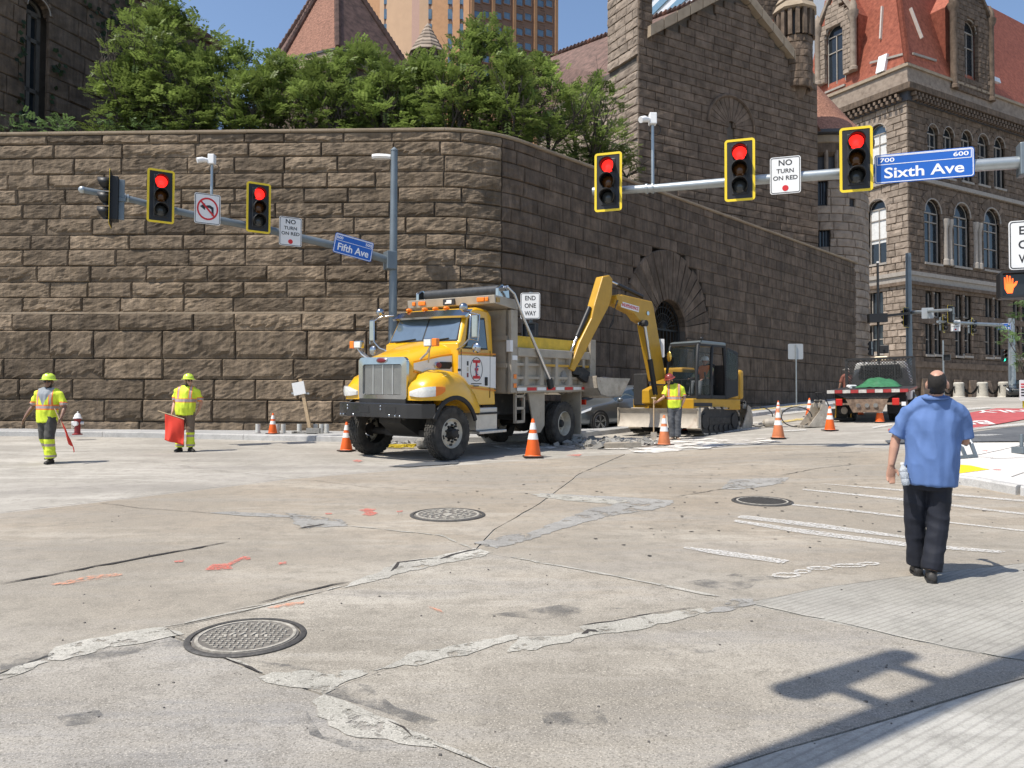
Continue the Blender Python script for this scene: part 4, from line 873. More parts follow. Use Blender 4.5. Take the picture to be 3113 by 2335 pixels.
# dormers
def dormer(P_, u0, u1, vb, vs, va, w0, w1, wt, wb, mt, seed):
    F_ = Facade(P_, ch); F_.win(w0, w1, wt, wb, True, .5, 1, (.7,), glass=m_glassd, ringm=mt, deep=.35)
    a, z0 = P_.px(u0, vb); b_, _ = P_.px(u1, vb); um = (u0+u1)/2; zs, za = P_.px(um, vs)[1], P_.px(um, va)[1]; m_ = (a+b_)/2
    tp = lambda s: zs+(za-zs)*(1-abs(s-m_)/((b_-a)/2))
    stone_wall(ch, P_.path, a, b_, zrange(z0, za, .5), .5, 1.0, mt, .06, 4, 4, F_.holes, singles=40, seed=seed, top=tp, gap=.015, off=lambda c: .25)
    q = [(a, z0), (b_, z0), (b_, zs), (m_, za), (a, zs)]
    mb = MB(); mb.prism([P_.pt(s, z, -.55) for s, z in q], P_.n*-3.5); mb.build('dormer_body', m_tileo, ch)
    for s in (a, b_):
        mb = MB(); mb.lathe([(.42, 0), (.42, .3), (.32, .4), (.32, zs-z0-.8), (.5, zs-z0-.4), (.55, zs-z0), (.38, zs-z0+.05), (.38, zs-z0+.5), (.25, zs-z0+1.0), (.05, zs-z0+1.4)], 10, P_.pt(s, z0, .25)); mb.t = [.45]*len(mb.v); mb.build('pinnacle', mt, ch, 40)
    for s0, s1 in ((a, m_), (b_, m_)):
        mb = MB(); mb.bar(P_.pt(s0, zs+.1, .2), P_.pt(s1, za+.1, .2), .3, .5, up=P_.n); mb.t = [.5]*8; mb.build('gable_coping', mt, ch)
    return a, b_, zs
dormer(Pd, 2492, 2600, 262, 62, -40, 2512, 2566, 75, 268, m_stonel, 61)
dormer(Pc, 2893, 3005, 272, 40, -60, 2925, 2966, 62, 250, m_stoneg, 62)
for P_, pts in ((Pd, ((2643, 5), (2658, 112))), (Pc, ((2822, 0), (2829, 105)))):
    (a, z0), (b_, z1) = [P_.px(*p) for p in pts]; ka, kb = (z0-ez)/12*K1, (z1-ez)/12*K1
    mb = MB(); mb.bar(P_.pt(a, z0, -ka+.1), P_.pt(b_, z1, -kb+.1), .14, .35, up=P_.n); mb.build('flashing', m_flash, ch)
# stone stair tower and red roof peeping over the gable
st = thing('courthouse_tower', (0, 0, 0), 0, 'dark stone tower with small arch peeping over the gable ridge', 'tower')
a, b_ = at(2286, 62, 92), at(2440, 62, 92); Pt = Plane((a.x, a.y), rad(80)); zt0, zt1 = a.z-14, at(2286, -90, 92).z
ft = Facade(Pt, st); ft.win(2311, 2328, 40, 70, True, .6, 0, (), sill=False, ringm=m_stoned)
stone_wall(st, Pt.path, 0, 7, zrange(zt0, zt1, .6), .7, 1.3, m_stoned, .05, 4, 4, ft.holes, singles=40, seed=71)
core(st, Pt, 0, 7, zt0, zt1, .5, thick=4)
mb = MB(); q = [at(2325, 75, 84), at(2378, 40, 84), at(2378, 200, 84), at(2325, 200, 84)]; mb.prism(q, (1, 5, 0)); mb.build('red_roof', m_tileo, st)
# ================================================================ trees on the raised garden
def leafmat(name, a, b):
    m = mat(name, a, .55, var=.25, scale=.9, col2=b, spec=.35, tint=.5)
    n, l = m.node_tree.nodes, m.node_tree.links; B = n['Principled BSDF']; src = B.inputs['Base Color'].links[0].from_socket
    tr = n.new('ShaderNodeBsdfTranslucent'); l.new(src, tr.inputs[0]); mx = n.new('ShaderNodeMixShader'); mx.inputs[0].default_value = .4
    l.new(B.outputs[0], mx.inputs[1]); l.new(tr.outputs[0], mx.inputs[2]); l.new(mx.outputs[0], n['Material Output'].inputs[0]); return m
m_leaf = leafmat('locust_leaf', (.115, .165, .035), (.20, .265, .07)); m_leafl = leafmat('pale_leaf', (.085, .15, .045), (.14, .215, .08)); m_leafd = leafmat('ivy_leaf', (.018, .038, .012), (.035, .06, .02))
m_bark = mat('dark_bark', (.055, .045, .036), .9, var=.3, scale=8, bump=.5, bscale=25)
def frond(V, Fc, T, p, d, L, r, wid=.055, n=7, tint=.5):
    """a drooping compound leaf: paired leaflets along a bent stalk"""
    side = d.cross(Vector((0, 0, 1)))
    if side.length < .1: side = Vector((1, 0, 0))
    side.normalize()
    for i in range(n):
        f = (i+.6)/n; q = p+d*(L*f)+Vector((0, 0, -.28*L*f*f)); ll = L*.30*(1-.45*abs(f-.45))
        for sg in (-1, 1):
            o = (side*sg*.85+d*.45+Vector((0, 0, r.uniform(-.45, .05)))).normalized()*ll; w = (d*.9+Vector((0, 0, r.uniform(-.3, .3)))).normalized()*wid*(.8+.4*r.random())*L/.42
            k = len(V); V += [q, q+o*.5+w*.5, q+o, q+o*.5-w*.5]; Fc.append((k, k+1, k+2, k+3)); T += [tint]*4
def make_tree(loc, h, rx, ry, nl, seed, label, trunk=.09, lean=(0, 0), z0=.03, leafm=None, Lf=.42, stems=3, group=None, name='locust_tree', shape=None):
    r = random.Random(seed); t = thing(name, loc, 0, label, 'tree' if h > 1.6 else 'shrub', group)
    mb = MB(); tips = []; L0 = Vector((0, 0, 0))
    def limb(p, d, L, rad0, lev):
        pts = [p]; q = p; dd = d.copy()
        for i in range(4):
            dd = (dd+Vector((r.uniform(-.22, .22), r.uniform(-.22, .22), .10))).normalized(); q = q+dd*(L/4); pts.append(q)
        mb.tube(pts, [rad0*(1-.16*i) for i in range(5)], 6 if lev < 2 else 4, caps=False)
        if lev >= 3: tips.append((q, dd)); tips.append((pts[3], dd)); return
        for k in range(3 if lev else 4):
            j = r.choice((2, 3, 4)); a = r.random()*6.28; nd = (dd*.75+Vector((math.cos(a)*rx/h*1.3, math.sin(a)*ry/h*1.3, r.uniform(-.1, .5)))).normalized()
            limb(pts[j], nd, L*r.uniform(.55, .75), rad0*.5, lev+1)
    for s_ in range(stems):
        a = r.random()*6.28; limb(L0+Vector((.1*math.cos(a), .1*math.sin(a), 0)), Vector((math.cos(a)*.35+lean[0], math.sin(a)*.35+lean[1], 1)).normalized(), h*.42, trunk, 0)
    mb.build('trunk', m_bark, t, 50)
    # clumps of fronds spread through the crown
    V, Fc, T = [], [], []; clumps = []
    nc = max(6, int(nl/16)); tries = 0
    while len(clumps) < nc and tries < nc*30:
        tries += 1; a = r.random()*6.28; rr = r.random()**.42; zz = z0+(1-z0)*r.random()**1.05
        k = math.sin(math.pi*min(1, max(.06, (zz-z0*.5)/(1.04-z0*.5)))**.85)**.62 if shape is None else shape(zz)
        k *= .8+.5*nz3(math.cos(a)*1.6+seed, math.sin(a)*1.6, zz*3.1)
        c = Vector((rx*k*rr*math.cos(a)+lean[0]*zz*h*.5, ry*k*rr*math.sin(a)+lean[1]*zz*h*.5, zz*h)); clumps.append((c, rr))
    for i, (c, rr) in enumerate(clumps):
        out = Vector((c.x, c.y, (c.z-h*.35)*.8)).normalized(); size = r.uniform(.7, 1.35); tn = min(1, max(0, r.gauss(.5, .2)))
        for j in range(16):
            a = r.random()*6.28; d = (out*r.uniform(.2, 1.0)+Vector((math.cos(a), math.sin(a), r.uniform(-.25, .75)))*.8).normalized()
            frond(V, Fc, T, c+Vector((r.gauss(0, .17), r.gauss(0, .17), r.gauss(0, .13)))*size, d, Lf*r.uniform(.65, 1.25), r, tint=min(1, max(0, tn+r.uniform(-.12, .12))))
        if i % 3 == 0:
            b0 = min(tips, key=lambda q: (q[0]-c).length)[0]
            if (b0-c).length < h*.6: mbr = (b0, c); tw.append((t, mbr)) if False else None
    me = bpy.data.meshes.new('crown'); me.from_pydata([tuple(v) for v in V], [], Fc); me.materials.append(leafm or m_leaf)
    at_ = me.attributes.new('tint', 'FLOAT', 'POINT'); at_.data.foreach_set('value', T)
    o = bpy.data.objects.new('crown', me); COL.objects.link(o); o.parent = t
    return t
def tree_px(u, vtop, Y, wpx, vb=None, **kw):
    zb = ZTOP-.35; p = at(u, 400, Y); top = at(u, vtop, Y).z; h = top-zb
    return make_tree((p.x, p.y, zb), h, wpx/2*Y/F, kw.pop('ry', wpx/2*Y/F*.75), **kw)
GT = 'trees growing above the prison wall'
tree_px(500, 6, 26.0, 400, nl=2205, seed=11, label='tallest feathery tree growing above the wall beside the shadowed building', group=GT, stems=4)
tree_px(690, 128, 26.2, 300, nl=1428, seed=12, label='feathery tree between the tallest tree and the tiled pyramid roof', group=GT)
tree_px(385, 190, 25.6, 250, nl=882, seed=18, label='low dark-stemmed tree leaning out in front of the shadowed building', group=GT, stems=2)
tree_px(880, 182, 26.4, 330, nl=1596, seed=13, label='bushy tree standing in front of the orange tiled roof slope', group=GT)
tree_px(1090, 160, 26.6, 340, nl=1722, seed=14, label='bushy tree standing in front of the dark tiled roof slope', group=GT)
tree_px(1290, 190, 26.6, 280, nl=1344, seed=15, label='tree just below the small conical stone turret roof', group=GT)
tree_px(1475, 92, 26.8, 340, nl=1953, seed=16, label='tall tree rising in front of the orange brick high-rise', group=GT, stems=4)
tree_px(1640, 185, 27.6, 330, nl=1596, seed=17, label='tree with branches spilling over the curved corner of the wall', group=GT)
tree_px(1790, 250, 29.2, 260, nl=1008, seed=19, label='loose tree in front of the sunlit pier of the gabled wing', group=GT)
tree_px(1860, 420, 30.0, 200, nl=420, seed=20, label='low spray of branches drooping over the shaded wall top', group=GT, stems=2)
for i, (u, v, wd) in enumerate(((590, 215, 240), (785, 225, 230), (985, 212, 260), (1190, 225, 250), (1385, 180, 240), (1560, 190, 220))):
    tree_px(u, v, 25.5, wd, nl=900, seed=60+i, label=('bushy filler tree right of the tallest tree', 'bushy tree under the left edge of the pyramid roof', 'bushy tree under the dark ridge of the pyramid roof', 'bushy tree left of the small stone turret', 'bushy tree right of the small stone turret', 'bushy tree before the brick tower corner')[i], group=GT, stems=3)
GS_ = 'low shrubs along the wall top'
for i, (u, v, wd) in enumerate(((55, 352, 110), (170, 368, 120), (310, 375, 140), (450, 372, 150))):
    tree_px(u, v, 24.4, wd, nl=126, seed=30+i, label=('small leafy shrub peeping over the wall below the arched window', 'small leafy shrub on the wall top just right of the arched window', 'low shrub on the wall top left of the tallest tree', 'low shrub on the wall top under the tallest tree')[i], group=GS_, name='shrub', stems=2, trunk=.02, leafm=m_leafl, Lf=.3)
# ivy on the shadowed building
V, Fc, T = [], [], []; r = random.Random(77)
for k in range(2600):
    s, z = r.uniform(.2, k1[0]), ZTOP+r.triangular(-.4, 9, 1.5)
    if nz3(s*.5, z*.35, 4)+.32*(r.random()-.5)+(.18 if s > 4 else -.1) < .12 or fk.holes(z) and fk.holes(z)[0][0]-.1 < s < fk.holes(z)[0][1]+.1 or z > ktop(s)-.3: continue
    p = Pk.pt(s, z, .08+.12*r.random()); a = r.random()*6.28; x = (Pk.d*math.cos(a)+Vector((0, 0, 1))*math.sin(a)+Pk.n*.4)*.09; y = (Pk.d*-math.sin(a)+Vector((0, 0, 1))*math.cos(a))*.09; q = len(V); V += [p-x, p-y, p+x, p+y]; Fc.append((q, q+1, q+2, q+3)); T += [r.random()]*4
me = bpy.data.meshes.new('ivy'); me.from_pydata([tuple(v) for v in V], [], Fc); me.materials.append(m_leafd); a_ = me.attributes.new('tint', 'FLOAT', 'POINT'); a_.data.foreach_set('value', T)
o = bpy.data.objects.new('ivy', me); COL.objects.link(o); tag(o, 'dark ivy creeping over the shadowed building', 'ivy', kind='stuff')
# ================================================================ signals, signs and poles
m_galv = mat('galvanised_steel', (.36, .39, .40), .42, .75, var=.12, scale=3)
m_galvd = mat('dull_galvanised', (.17, .20, .22), .5, .5, var=.12, scale=2)
m_black = mat('black_plastic', (.012, .012, .013), .5, var=.1)
m_yelb = mat('yellow_reflective', (.80, .58, .02), .45, var=.03)
m_signw = mat('white_sign', (.74, .74, .73), .5, var=.03); m_signk = mat('sign_black', (.02, .02, .022), .5, var=0); m_signr = mat('sign_red', (.55, .015, .02), .5, var=0)
m_signb = mat('blue_sign', (.012, .11, .46), .45, var=.03); m_signt = mat('sign_white_letters', (.80, .80, .80), .5, var=0); m_signg = mat('sign_back', (.38, .40, .41), .5, .4, var=.06)
m_lred = mat('red_lamp', (1.0, .02, .015), .3, var=0, emit=1.6); m_lamb = mat('amber_lens_off', (.09, .035, .008), .15, var=.2); m_lgrn = mat('green_lens_off', (.045, .05, .052), .12, var=.2); m_lgo = mat('green_lamp', (.05, 1.0, .65), .3, var=0, emit=1.2); m_lredo = mat('red_lens_off', (.08, .012, .01), .15, var=.1)
m_hand = mat('orange_hand_lamp', (1.0, .13, .02), .4, var=0, emit=1.5)
TXT = lambda loc: R3(Vector((1, 0, 0)), Vector((0, 0, 1)), Vector((0, -1, 0)), loc)
def rrect(w, h, r=.04, n=4, y=0, cz=0):
    P = []
    for cx, cz_, a0 in ((w/2-r, h/2-r, 0), (-w/2+r, h/2-r, 90), (-w/2+r, -h/2+r, 180), (w/2-r, -h/2+r, 270)):
        for i in range(n+1): a = rad(a0+90*i/n); P.append(Vector((cx+r*math.cos(a), y, cz+cz_+r*math.sin(a))))
    return P
def frame_mesh(mb, w, h, t, y0, y1, r=.04):
    o0, i0 = rrect(w, h, r, 4, y0), rrect(w-2*t, h-2*t, max(.004, r-t), 4, y0); o1, i1 = rrect(w, h, r, 4, y1), rrect(w-2*t, h-2*t, max(.004, r-t), 4, y1); n = len(o0)
    mb.add(o0+i0+o1+i1, [f for i in range(n) for f in ((i, (i+1) % n, n+(i+1) % n, n+i), (2*n+i, 3*n+i, 3*n+(i+1) % n, 2*n+(i+1) % n), (i, 2*n+i, 2*n+(i+1) % n, (i+1) % n), (n+i, n+(i+1) % n, 3*n+(i+1) % n, 3*n+i))])
def face_rz(fx, fy): return math.atan2(fx, -fy)
def signal(loc, f, label, lit=0, plate=True, group=None, sc=1.0, name='traffic_signal'):
    t = thing(name, loc, face_rz(*f), label, 'traffic light', group); t.scale = (sc*.96,)*3
    mb = MB(); mb.bb(-.17, .17, -.02, .17, -.54, .54); mb.build('housing', m_black, t, bevel=.02)
    if plate:
        mb = MB(); mb.prism(rrect(.60, 1.32, .05, 4, -.005), (0, .012, 0)); mb.build('backplate', m_black, t)
        mb = MB(); frame_mesh(mb, .635, 1.355, .052, -.014, -.006, .07); mb.build('reflective_border', m_yelb, t)
    for i, z in enumerate((.36, 0, -.36)):
        lm = (m_lred if lit == 0 else m_lredo, m_lamb, m_lgo if lit == 2 else m_lgrn)[i]
        mb = MB(); mb.lathe([(.02, -.075), (.09, -.065), (.148, -.03), (.148, .0)], 20, (0, 0, z), 'y'); mb.build('lens', lm, t, 60)
        mb = MB(); n = 18; rings = []
        for d, sh in ((0, 0), (-.27, 1)):
            rings.append([Vector((.165*math.cos(a), d*(1 if True else 1), z+.165*math.sin(a))) for a in [rad(-50+280*k/n) for k in range(n+1)]])
        rings[1] = [Vector((v.x, -.29+.13*max(0, (-(v.z-z)/.165+.25)), v.z-.012)) for v in rings[1]]
        mb.loft(rings, caps=False, closed=False)
        o = mb.build('visor', m_black, t, 60); md = o.modifiers.new('s', 'SOLIDIFY'); md.thickness = .006
    mb = MB(); mb.bb(-.03, .03, .17, .30, -.5, .5); mb.bb(-.06, .06, .17, .33, -.05, .05); mb.build('mount_bracket', m_galvd, t, bevel=.01)
    return t
def sign(loc, f, w, h, label, lines=(), panel=None, bcol=None, name='road_sign', pitch=0, back=True, red_dot=None, border=True, cat='sign', group=None):
    t = thing(name, loc, face_rz(*f), label, cat, group); t.rotation_euler[1] = pitch
    mb = MB(); mb.prism(rrect(w, h, .05, 4, 0), (0, .006, 0)); p = mb.build('panel', panel or m_signw, t)
    if border: mb = MB(); frame_mesh(mb, w-.03, h-.03, .014, -.003, 0, .045); mb.build('border', bcol or m_signk, t)
    for s, z, size, ww, col in lines: text('lettering', s, size, col, t, TXT((0, -.001, z)), ww, True)
    if red_dot: mb = MB(); mb.lathe([(.001, 0), (red_dot[1], 0), (red_dot[1], .003)], 24, (0, -.004, red_dot[0]), 'y'); mb.build('red_dot', m_signr, t)
    mb = MB(); mb.bb(-.03, .03, .006, .05, -h*.4, h*.4); mb.build('bracket', m_galv, t)
    return t
NTOR = lambda w, h: [('NO', h*.33, h*.215, w*.44, m_signk), ('TURN', h*.11, h*.16, w*.56, m_signk), ('ON RED', h*-.08, h*.16, w*.80, m_signk)]
def name_sign(loc, f, w, h, a, b_, nm, label, pitch=0):
    t = sign(loc, f, w, h, label, [(nm, -h*.17, h*.50, w*.80, m_signt)], m_signb, m_signt, 'street_name_sign', pitch)
    mb = MB(); frame_mesh(mb, w-.09, h*.30, .012, -.003, 0, .01); o = mb.build('number_panel_line', m_signt, t); o.location = (0, 0, h*.29)
    text('lettering', a, h*.2, m_signt, t, TXT((-w*.37, -.001, h*.29)), w*.15, True); text('lettering', b_, h*.2, m_signt, t, TXT((w*.37, -.001, h*.29)), w*.15, True); return t
def cam_post(base, z1, label, left=True):
    t = thing('traffic_camera', base, 0, label, 'camera'); h = z1-base[2]
    mb = MB(); mb.cyl((0, 0, 0), (0, 0, h), .038, .032, 10); mb.build('post', m_galv, t, 50)
    mb = MB(); mb.bb(-.08, .08, -.1, .08, h-.22, h+.03); mb.build('mount_box', m_signw, t, bevel=.015)
    mb = MB(); mb.tube([(-.08, -.05, h-.13), (-.2, -.14, h-.14), (-.30, -.2, h-.18)], [.05, .07, .07], 10); mb.build('camera_body', m_signw, t, 50)
    mb = MB(); mb.tube([(.05+.13*math.sin(a), .02, h-.32+.13*math.cos(a)) for a in [2*math.pi*i/14 for i in range(14)]], .008, 5); mb.build('cable_loop', m_black, t)
    return t
# ---- mast arm reaching in from the right
a, b_ = at(2597, 500, 15.5), at(1859, 560, 17.1); Pm = Plane((b_.x, b_.y), math.atan2(a.x-b_.x, a.y-b_.y))
fR = (Pm.n.x, Pm.n.y)
def pm(u, v, off=0): s, z = Pm.px(u, v); return Pm.pt(s, z, off)
mast = thing('signal_mast', (0, 0, 0), 0, 'galvanised signal mast arm carrying three signals and the Sixth Ave sign', 'mast arm')
AR = [pm(1806, 583), pm(2000, 572), pm(2251, 551), pm(2554, 528), pm(2800, 514), pm(3135, 492)]
mb = MB(); mb.tube(AR, [.085, .09, .10, .108, .114, .12], 16); mb.build('arm', m_galv, mast, 50)
mb = MB(); mb.cyl(pm(1803, 583), pm(1815, 582), .10, n=16); mb.build('end_cap', m_galv, mast, 50)
pb = pm(3142, 500); mb = MB(); mb.cyl((pb.x, pb.y, gz(pb.x, pb.y)), (pb.x, pb.y, pb.z+1.5), .17, .13, 18); mb.build('pole', m_galvd, mast, 50)
pq = pm(3106, 487); mb = MB(); mb.box(pq, (.12, .3, .62), face_rz(*fR)); mb.build('flange_plate', m_galvd, mast, bevel=.02)
for i, (u, v) in enumerate(((2597, 501), (2251, 532), (1859, 567))):
    signal(pm(u, v, .36), fR, ('yellow-bordered red traffic light beside the Sixth Ave sign', 'yellow-bordered red traffic light left of the NO TURN ON RED sign, right-hand arm', 'yellow-bordered red traffic light at the free end of the galvanised arm')[i], 0, group='yellow-bordered traffic lights')
sign(pm(2387, 539, .16), fR, .60, .77, 'white NO TURN ON RED sign between two signals on the right-hand mast arm', NTOR(.60, .77), red_dot=(-.27, .062))
name_sign(pm(2803, 511, .16), fR, 1.75, .58, '700', '600', 'Sixth Ave', 'blue Sixth Ave street name sign hanging on the mast arm', pitch=.0)
for u, v in ((1966, 574), (1984, 573)): mb = MB(); p = pm(u, v); mb.cyl(p-Pm.d*.02, p+Pm.d*.02, .115, n=14); mb.build('clamp_band', m_galv, mast, 50)
p = pm(1984, 578); cam_post(p, pm(1984, 350).z, 'small white camera on a thin post above the right mast arm')
# ---- mast at the corner of the wall
PX, PY = (1192-CU)/F*22.0, 22.0; Pn = Plane((PX, PY), math.atan2(PX+10.0, PY-18.0)); fL = (Pn.n.x, Pn.n.y)
def pn(u, v, off=0): s, z = Pn.px(u, v); return Pn.pt(s, z, off)
mast2 = thing('signal_mast', (0, 0, 0), 0, 'grey street pole with curved signal arm and lamp standing before the sunlit wall', 'mast arm')
pz = gz(PX, PY)+.13; top = at(1192, 460, 22).z
mb = MB(); mb.cyl((PX, PY, pz), (PX, PY, top), .135, .10, 18); mb.build('pole', m_galvd, mast2, 50)
mb = MB(); mb.lathe([(.11, top), (.11, top+.03), (.02, top+.12)], 14, (PX, PY, 0)); mb.build('pole_cap', m_galvd, mast2)
ARM = [pn(u, v) for u, v in ((250, 577), (380, 602), (515, 637), (660, 668), (808, 696), (900, 720), (1020, 747), (1120, 772), (1172, 788), (1190, 806))]
mb = MB(); mb.tube(ARM, [.075, .08, .087, .094, .10, .105, .11, .115, .12, .12], 14); mb.build('arm', m_galvd, mast2, 50)
mb = MB(); mb.sph(ARM[0], .085, 12, 8); mb.build('end_cap', m_galv, mast2, 60)
mb = MB(); q = pn(1186, 793); mb.box(q, (.30, .34, .52), face_rz(*fL)); mb.build('flange_plate', m_galvd, mast2, bevel=.02)
lp = at(1186, 478, 22); mb = MB(); mb.loft([[lp+Vector((x, y*w_, z)) for y, z in ((-.13, 0), (-.09, .07), (.09, .07), (.13, 0), (.08, -.05), (-.08, -.05))] for x, w_ in ((.02, .4), (-.12, .9), (-.3, 1.1), (-.44, .9), (-.52, .4))]); o = mb.build('lamp_head', m_signw, mast2, 40); o.data.transform(Matrix.Translation((0, 0, 0)))
signal(pn(483, 607, .36), fL, 'yellow-bordered red traffic light left of the no left turn sign', 0, group='yellow-bordered traffic lights')
signal(pn(776, 641, .36), fL, 'yellow-bordered red traffic light between the two white signs before the sunlit wall', 0, group='yellow-bordered traffic lights')
signal(pn(335, 612, .25), (-.93, -.38), 'black traffic light turned side-on at the tip of the curved arm', 1)
for u, v in ((378, 600), (388, 603)): mb = MB(); p = pn(u, v); mb.cyl(p-Pn.d*.02, p+Pn.d*.02, .10, n=14); mb.build('clamp_band', m_galv, mast2, 50)
nl_ = sign(pn(628, 639, .14), fL, .62, .77, 'white no left turn sign with red slashed circle on the curved arm')
mb = MB(); n = 28; mb.loft([[Vector((rr*math.cos(2*math.pi*k/n), y, rr*1.12*math.sin(2*math.pi*k/n))) for k in range(n)] for rr, y in ((.255, -.002), (.255, -.006), (.215, -.006), (.215, -.002))], caps=False); mb.build('red_ring', m_signr, nl_)
mb = MB(); mb.prism([(.10, -.002, -.17), (.15, -.002, -.17), (.14, -.002, .05), (.05, -.002, .10), (-.06, -.002, .08), (-.06, -.002, .14), (-.18, -.002, .05), (-.06, -.002, -.04), (-.06, -.002, .02), (.03, -.002, .03), (.09, -.002, 0)], (0, -.003, 0)); mb.build('arrow', m_signk, nl_)
mb = MB(); mb.bar((-.16, -.008, .18), (.16, -.008, -.18), .045, .004, up=(0, 1, 0)); mb.build('slash', m_signr, nl_)
sign(pn(879, 707, .14), fL, .60, .77, 'white NO TURN ON RED sign on the curved arm before the sunlit wall', NTOR(.60, .77), red_dot=(-.27, .062))
name_sign(pn(1069, 755, .16), fL, 1.12, .56, '600', '500', 'Fifth Ave', 'blue Fifth Ave street name sign on the curved arm beside the pole', pitch=.16)
cam_post(pn(642, 664), pn(642, 474).z, 'small white camera on a thin post above the curved arm')
# ---- END ONE WAY signs with pedestrian heads
EOW = lambda w, h: [('END', h*.29, h*.24, w*.54, m_signk), ('ONE', 0, h*.24, w*.58, m_signk), ('WAY', -h*.29, h*.24, w*.58, m_signk)]
def ped_head(loc, f, label, hand=False):
    t = thing('pedestrian_signal', loc, face_rz(*f), label, 'pedestrian signal')
    mb = MB(); mb.bb(-.21, .21, 0, .2, -.21, .21); mb.build('housing', m_black, t, bevel=.03)
    mb = MB(); frame_mesh(mb, .42, .42, .035, -.09, 0, .04); mb.build('hood', m_black, t)
    mb = MB(); mb.bb(-.165, .165, -.01, 0, -.165, .165); mb.build('lens_panel', mat('ped_lens', (.02, .022, .026), .2), t)
    if hand:
        P = [(-.02, -.13), (.05, -.13), (.065, -.05), (.105, .0), (.12, .05), (.10, .055), (.06, .01), (.062, .10), (.045, .102), (.035, .03), (.025, .14), (.006, .14), (.0, .03), (-.012, .15), (-.03, .15), (-.03, .03), (-.045, .12), (-.062, .12), (-.06, .0), (-.055, -.06)]
        mb = MB(); mb.prism([(x-.08, -.012, z) for x, z in P], (0, -.004, 0)); mb.build('raised_hand', m_hand, t)
    mb = MB(); mb.bb(-.04, .04, .2, .3, -.05, .05); mb.build('bracket', m_black, t); return t
p = at(1612, 930, 21.9); sign(p, (-.12, -.99), .56, .75, 'white END ONE WAY sign standing behind the dump truck body', EOW(.56, .75))
post = thing('sign_post', (p.x+.02, p.y+.16, gz(p.x, p.y)+.13), 0, 'thin post holding END ONE WAY sign behind the dump truck', 'post'); h_ = p.z+.42-post.location.z
mb = MB(); mb.cyl((0, 0, 0), (0, 0, h_), .05, n=10); mb.build('shaft', m_galvd, post, 50); mb = MB(); mb.lathe([(.1, 0), (.09, .05), (.055, .12)], 12); mb.build('base', m_galvd, post)
ped_head(at(1610, 1004, 21.75), (-.3, -.95), 'black pedestrian signal head below the END ONE WAY sign behind the truck')
fE = (-.35, -.94); p = at(3136, 743, 12.1); sign(p, fE, .62, .78, 'white END ONE WAY sign above the orange raised hand signal', EOW(.62, .78))
ped_head(at(3084, 866, 11.9), fE, 'black pedestrian signal showing an orange raised hand', True)
ph = at(3150, 866, 12.3); post = thing('signal_post', (ph.x, ph.y, gz(ph.x, ph.y)), 0, 'galvanised post carrying the raised hand signal and END ONE WAY sign', 'post'); mb = MB(); mb.cyl((0, 0, 0), (0, 0, p.z+.5-post.location.z), .055, n=12); mb.build('shaft', m_galvd, post, 50); mb = MB(); mb.lathe([(.12, 0), (.11, .06), (.06, .14)], 12); mb.build('base', m_galvd, post)
mb = MB(); d_ = at(3084, 905, 12.1)-post.location; mb.bar((0, 0, d_.z), d_, .05, .05); mb.build('bracket', m_black, post)
# blank back of a square sign by the shaded wall
p = gp(2421, 1240); sb = thing('road_sign', p, 0, 'grey unpainted back of a square sign on a thin post by the shaded wall', 'sign')
h1, h0 = at(2421, 1045, p.y).z-p.z, at(2421, 1092, p.y).z-p.z; wd = 46*p.y/F
mb = MB(); mb.cyl((0, 0, 0), (0, 0, h1-.05), .035, n=8); mb.build('post', m_galv, sb, 50)
mb = MB(); mb.prism(rrect(wd, h1-h0, .06, 4, .05, (h1+h0)/2), (0, .006, 0)); mb.build('panel', m_signg, sb); mb = MB(); mb.lathe([(.12, 0), (.1, .03), (.05, .08)], 10); mb.build('base', m_galv, sb)
p = at(2006, 1075, 25.5); sb = thing('road_sign', (p.x, p.y, gz(p.x, p.y)+.1), 0, 'narrow white sign back standing behind the excavator boom', 'sign'); z1, z0 = at(2006, 1030, 25.5).z-sb.location.z, at(2006, 1086, 25.5).z-sb.location.z
mb = MB(); mb.cyl((0, 0, 0), (0, 0, z1), .03, n=8); mb.build('post', m_galvd, sb); mb = MB(); mb.prism(rrect(.32, z1-z0, .03, 4, .05, (z1+z0)/2), (0, .006, 0)); mb.build('panel', m_signw, sb)
# ---- far crossing
YF = 56.0
def farpole(u, vt, label, r=.12, Y=YF, m=None):
    p = at(u, vt, Y); b0 = gz(p.x, p.y); t = thing('street_pole', (p.x, p.y, b0), 0, label, 'pole'); mb = MB(); mb.cyl((0, 0, 0), (0, 0, p.z-b0), r, r*.8, 10); mb.build('shaft', m or m_galvd, t, 50); mb = MB(); mb.lathe([(r*2, 0), (r*1.8, .15), (r, .3)], 10); mb.build('base', m or m_galvd, t); return t
t = farpole(3074, 968, 'far galvanised signal pole with mast arm and blue street sign before the courthouse', .26, m=m_galv)
o_ = t.location; aL, aR = at(2850, 978, YF-3), at(3074, 990, YF); mb = MB(); mb.tube([aL-o_, aR-o_], [.09, .14], 10); mb.build('arm', m_galv, t, 50)
t2 = farpole(2761, 770, 'tall grey lamp pole in front of the courthouse corner', .2, 48); o_ = t2.location; a_, b2 = at(2768, 950, 48), at(2890, 942, 40); mb = MB(); mb.tube([a_-o_, b2-o_], [.11, .08], 10); mb.build('arm', m_galv, t2, 50)
t3 = farpole(2668, 800, 'thin dark pole at the far end of the shaded wall', .08, 44, m_black); o_ = t3.location
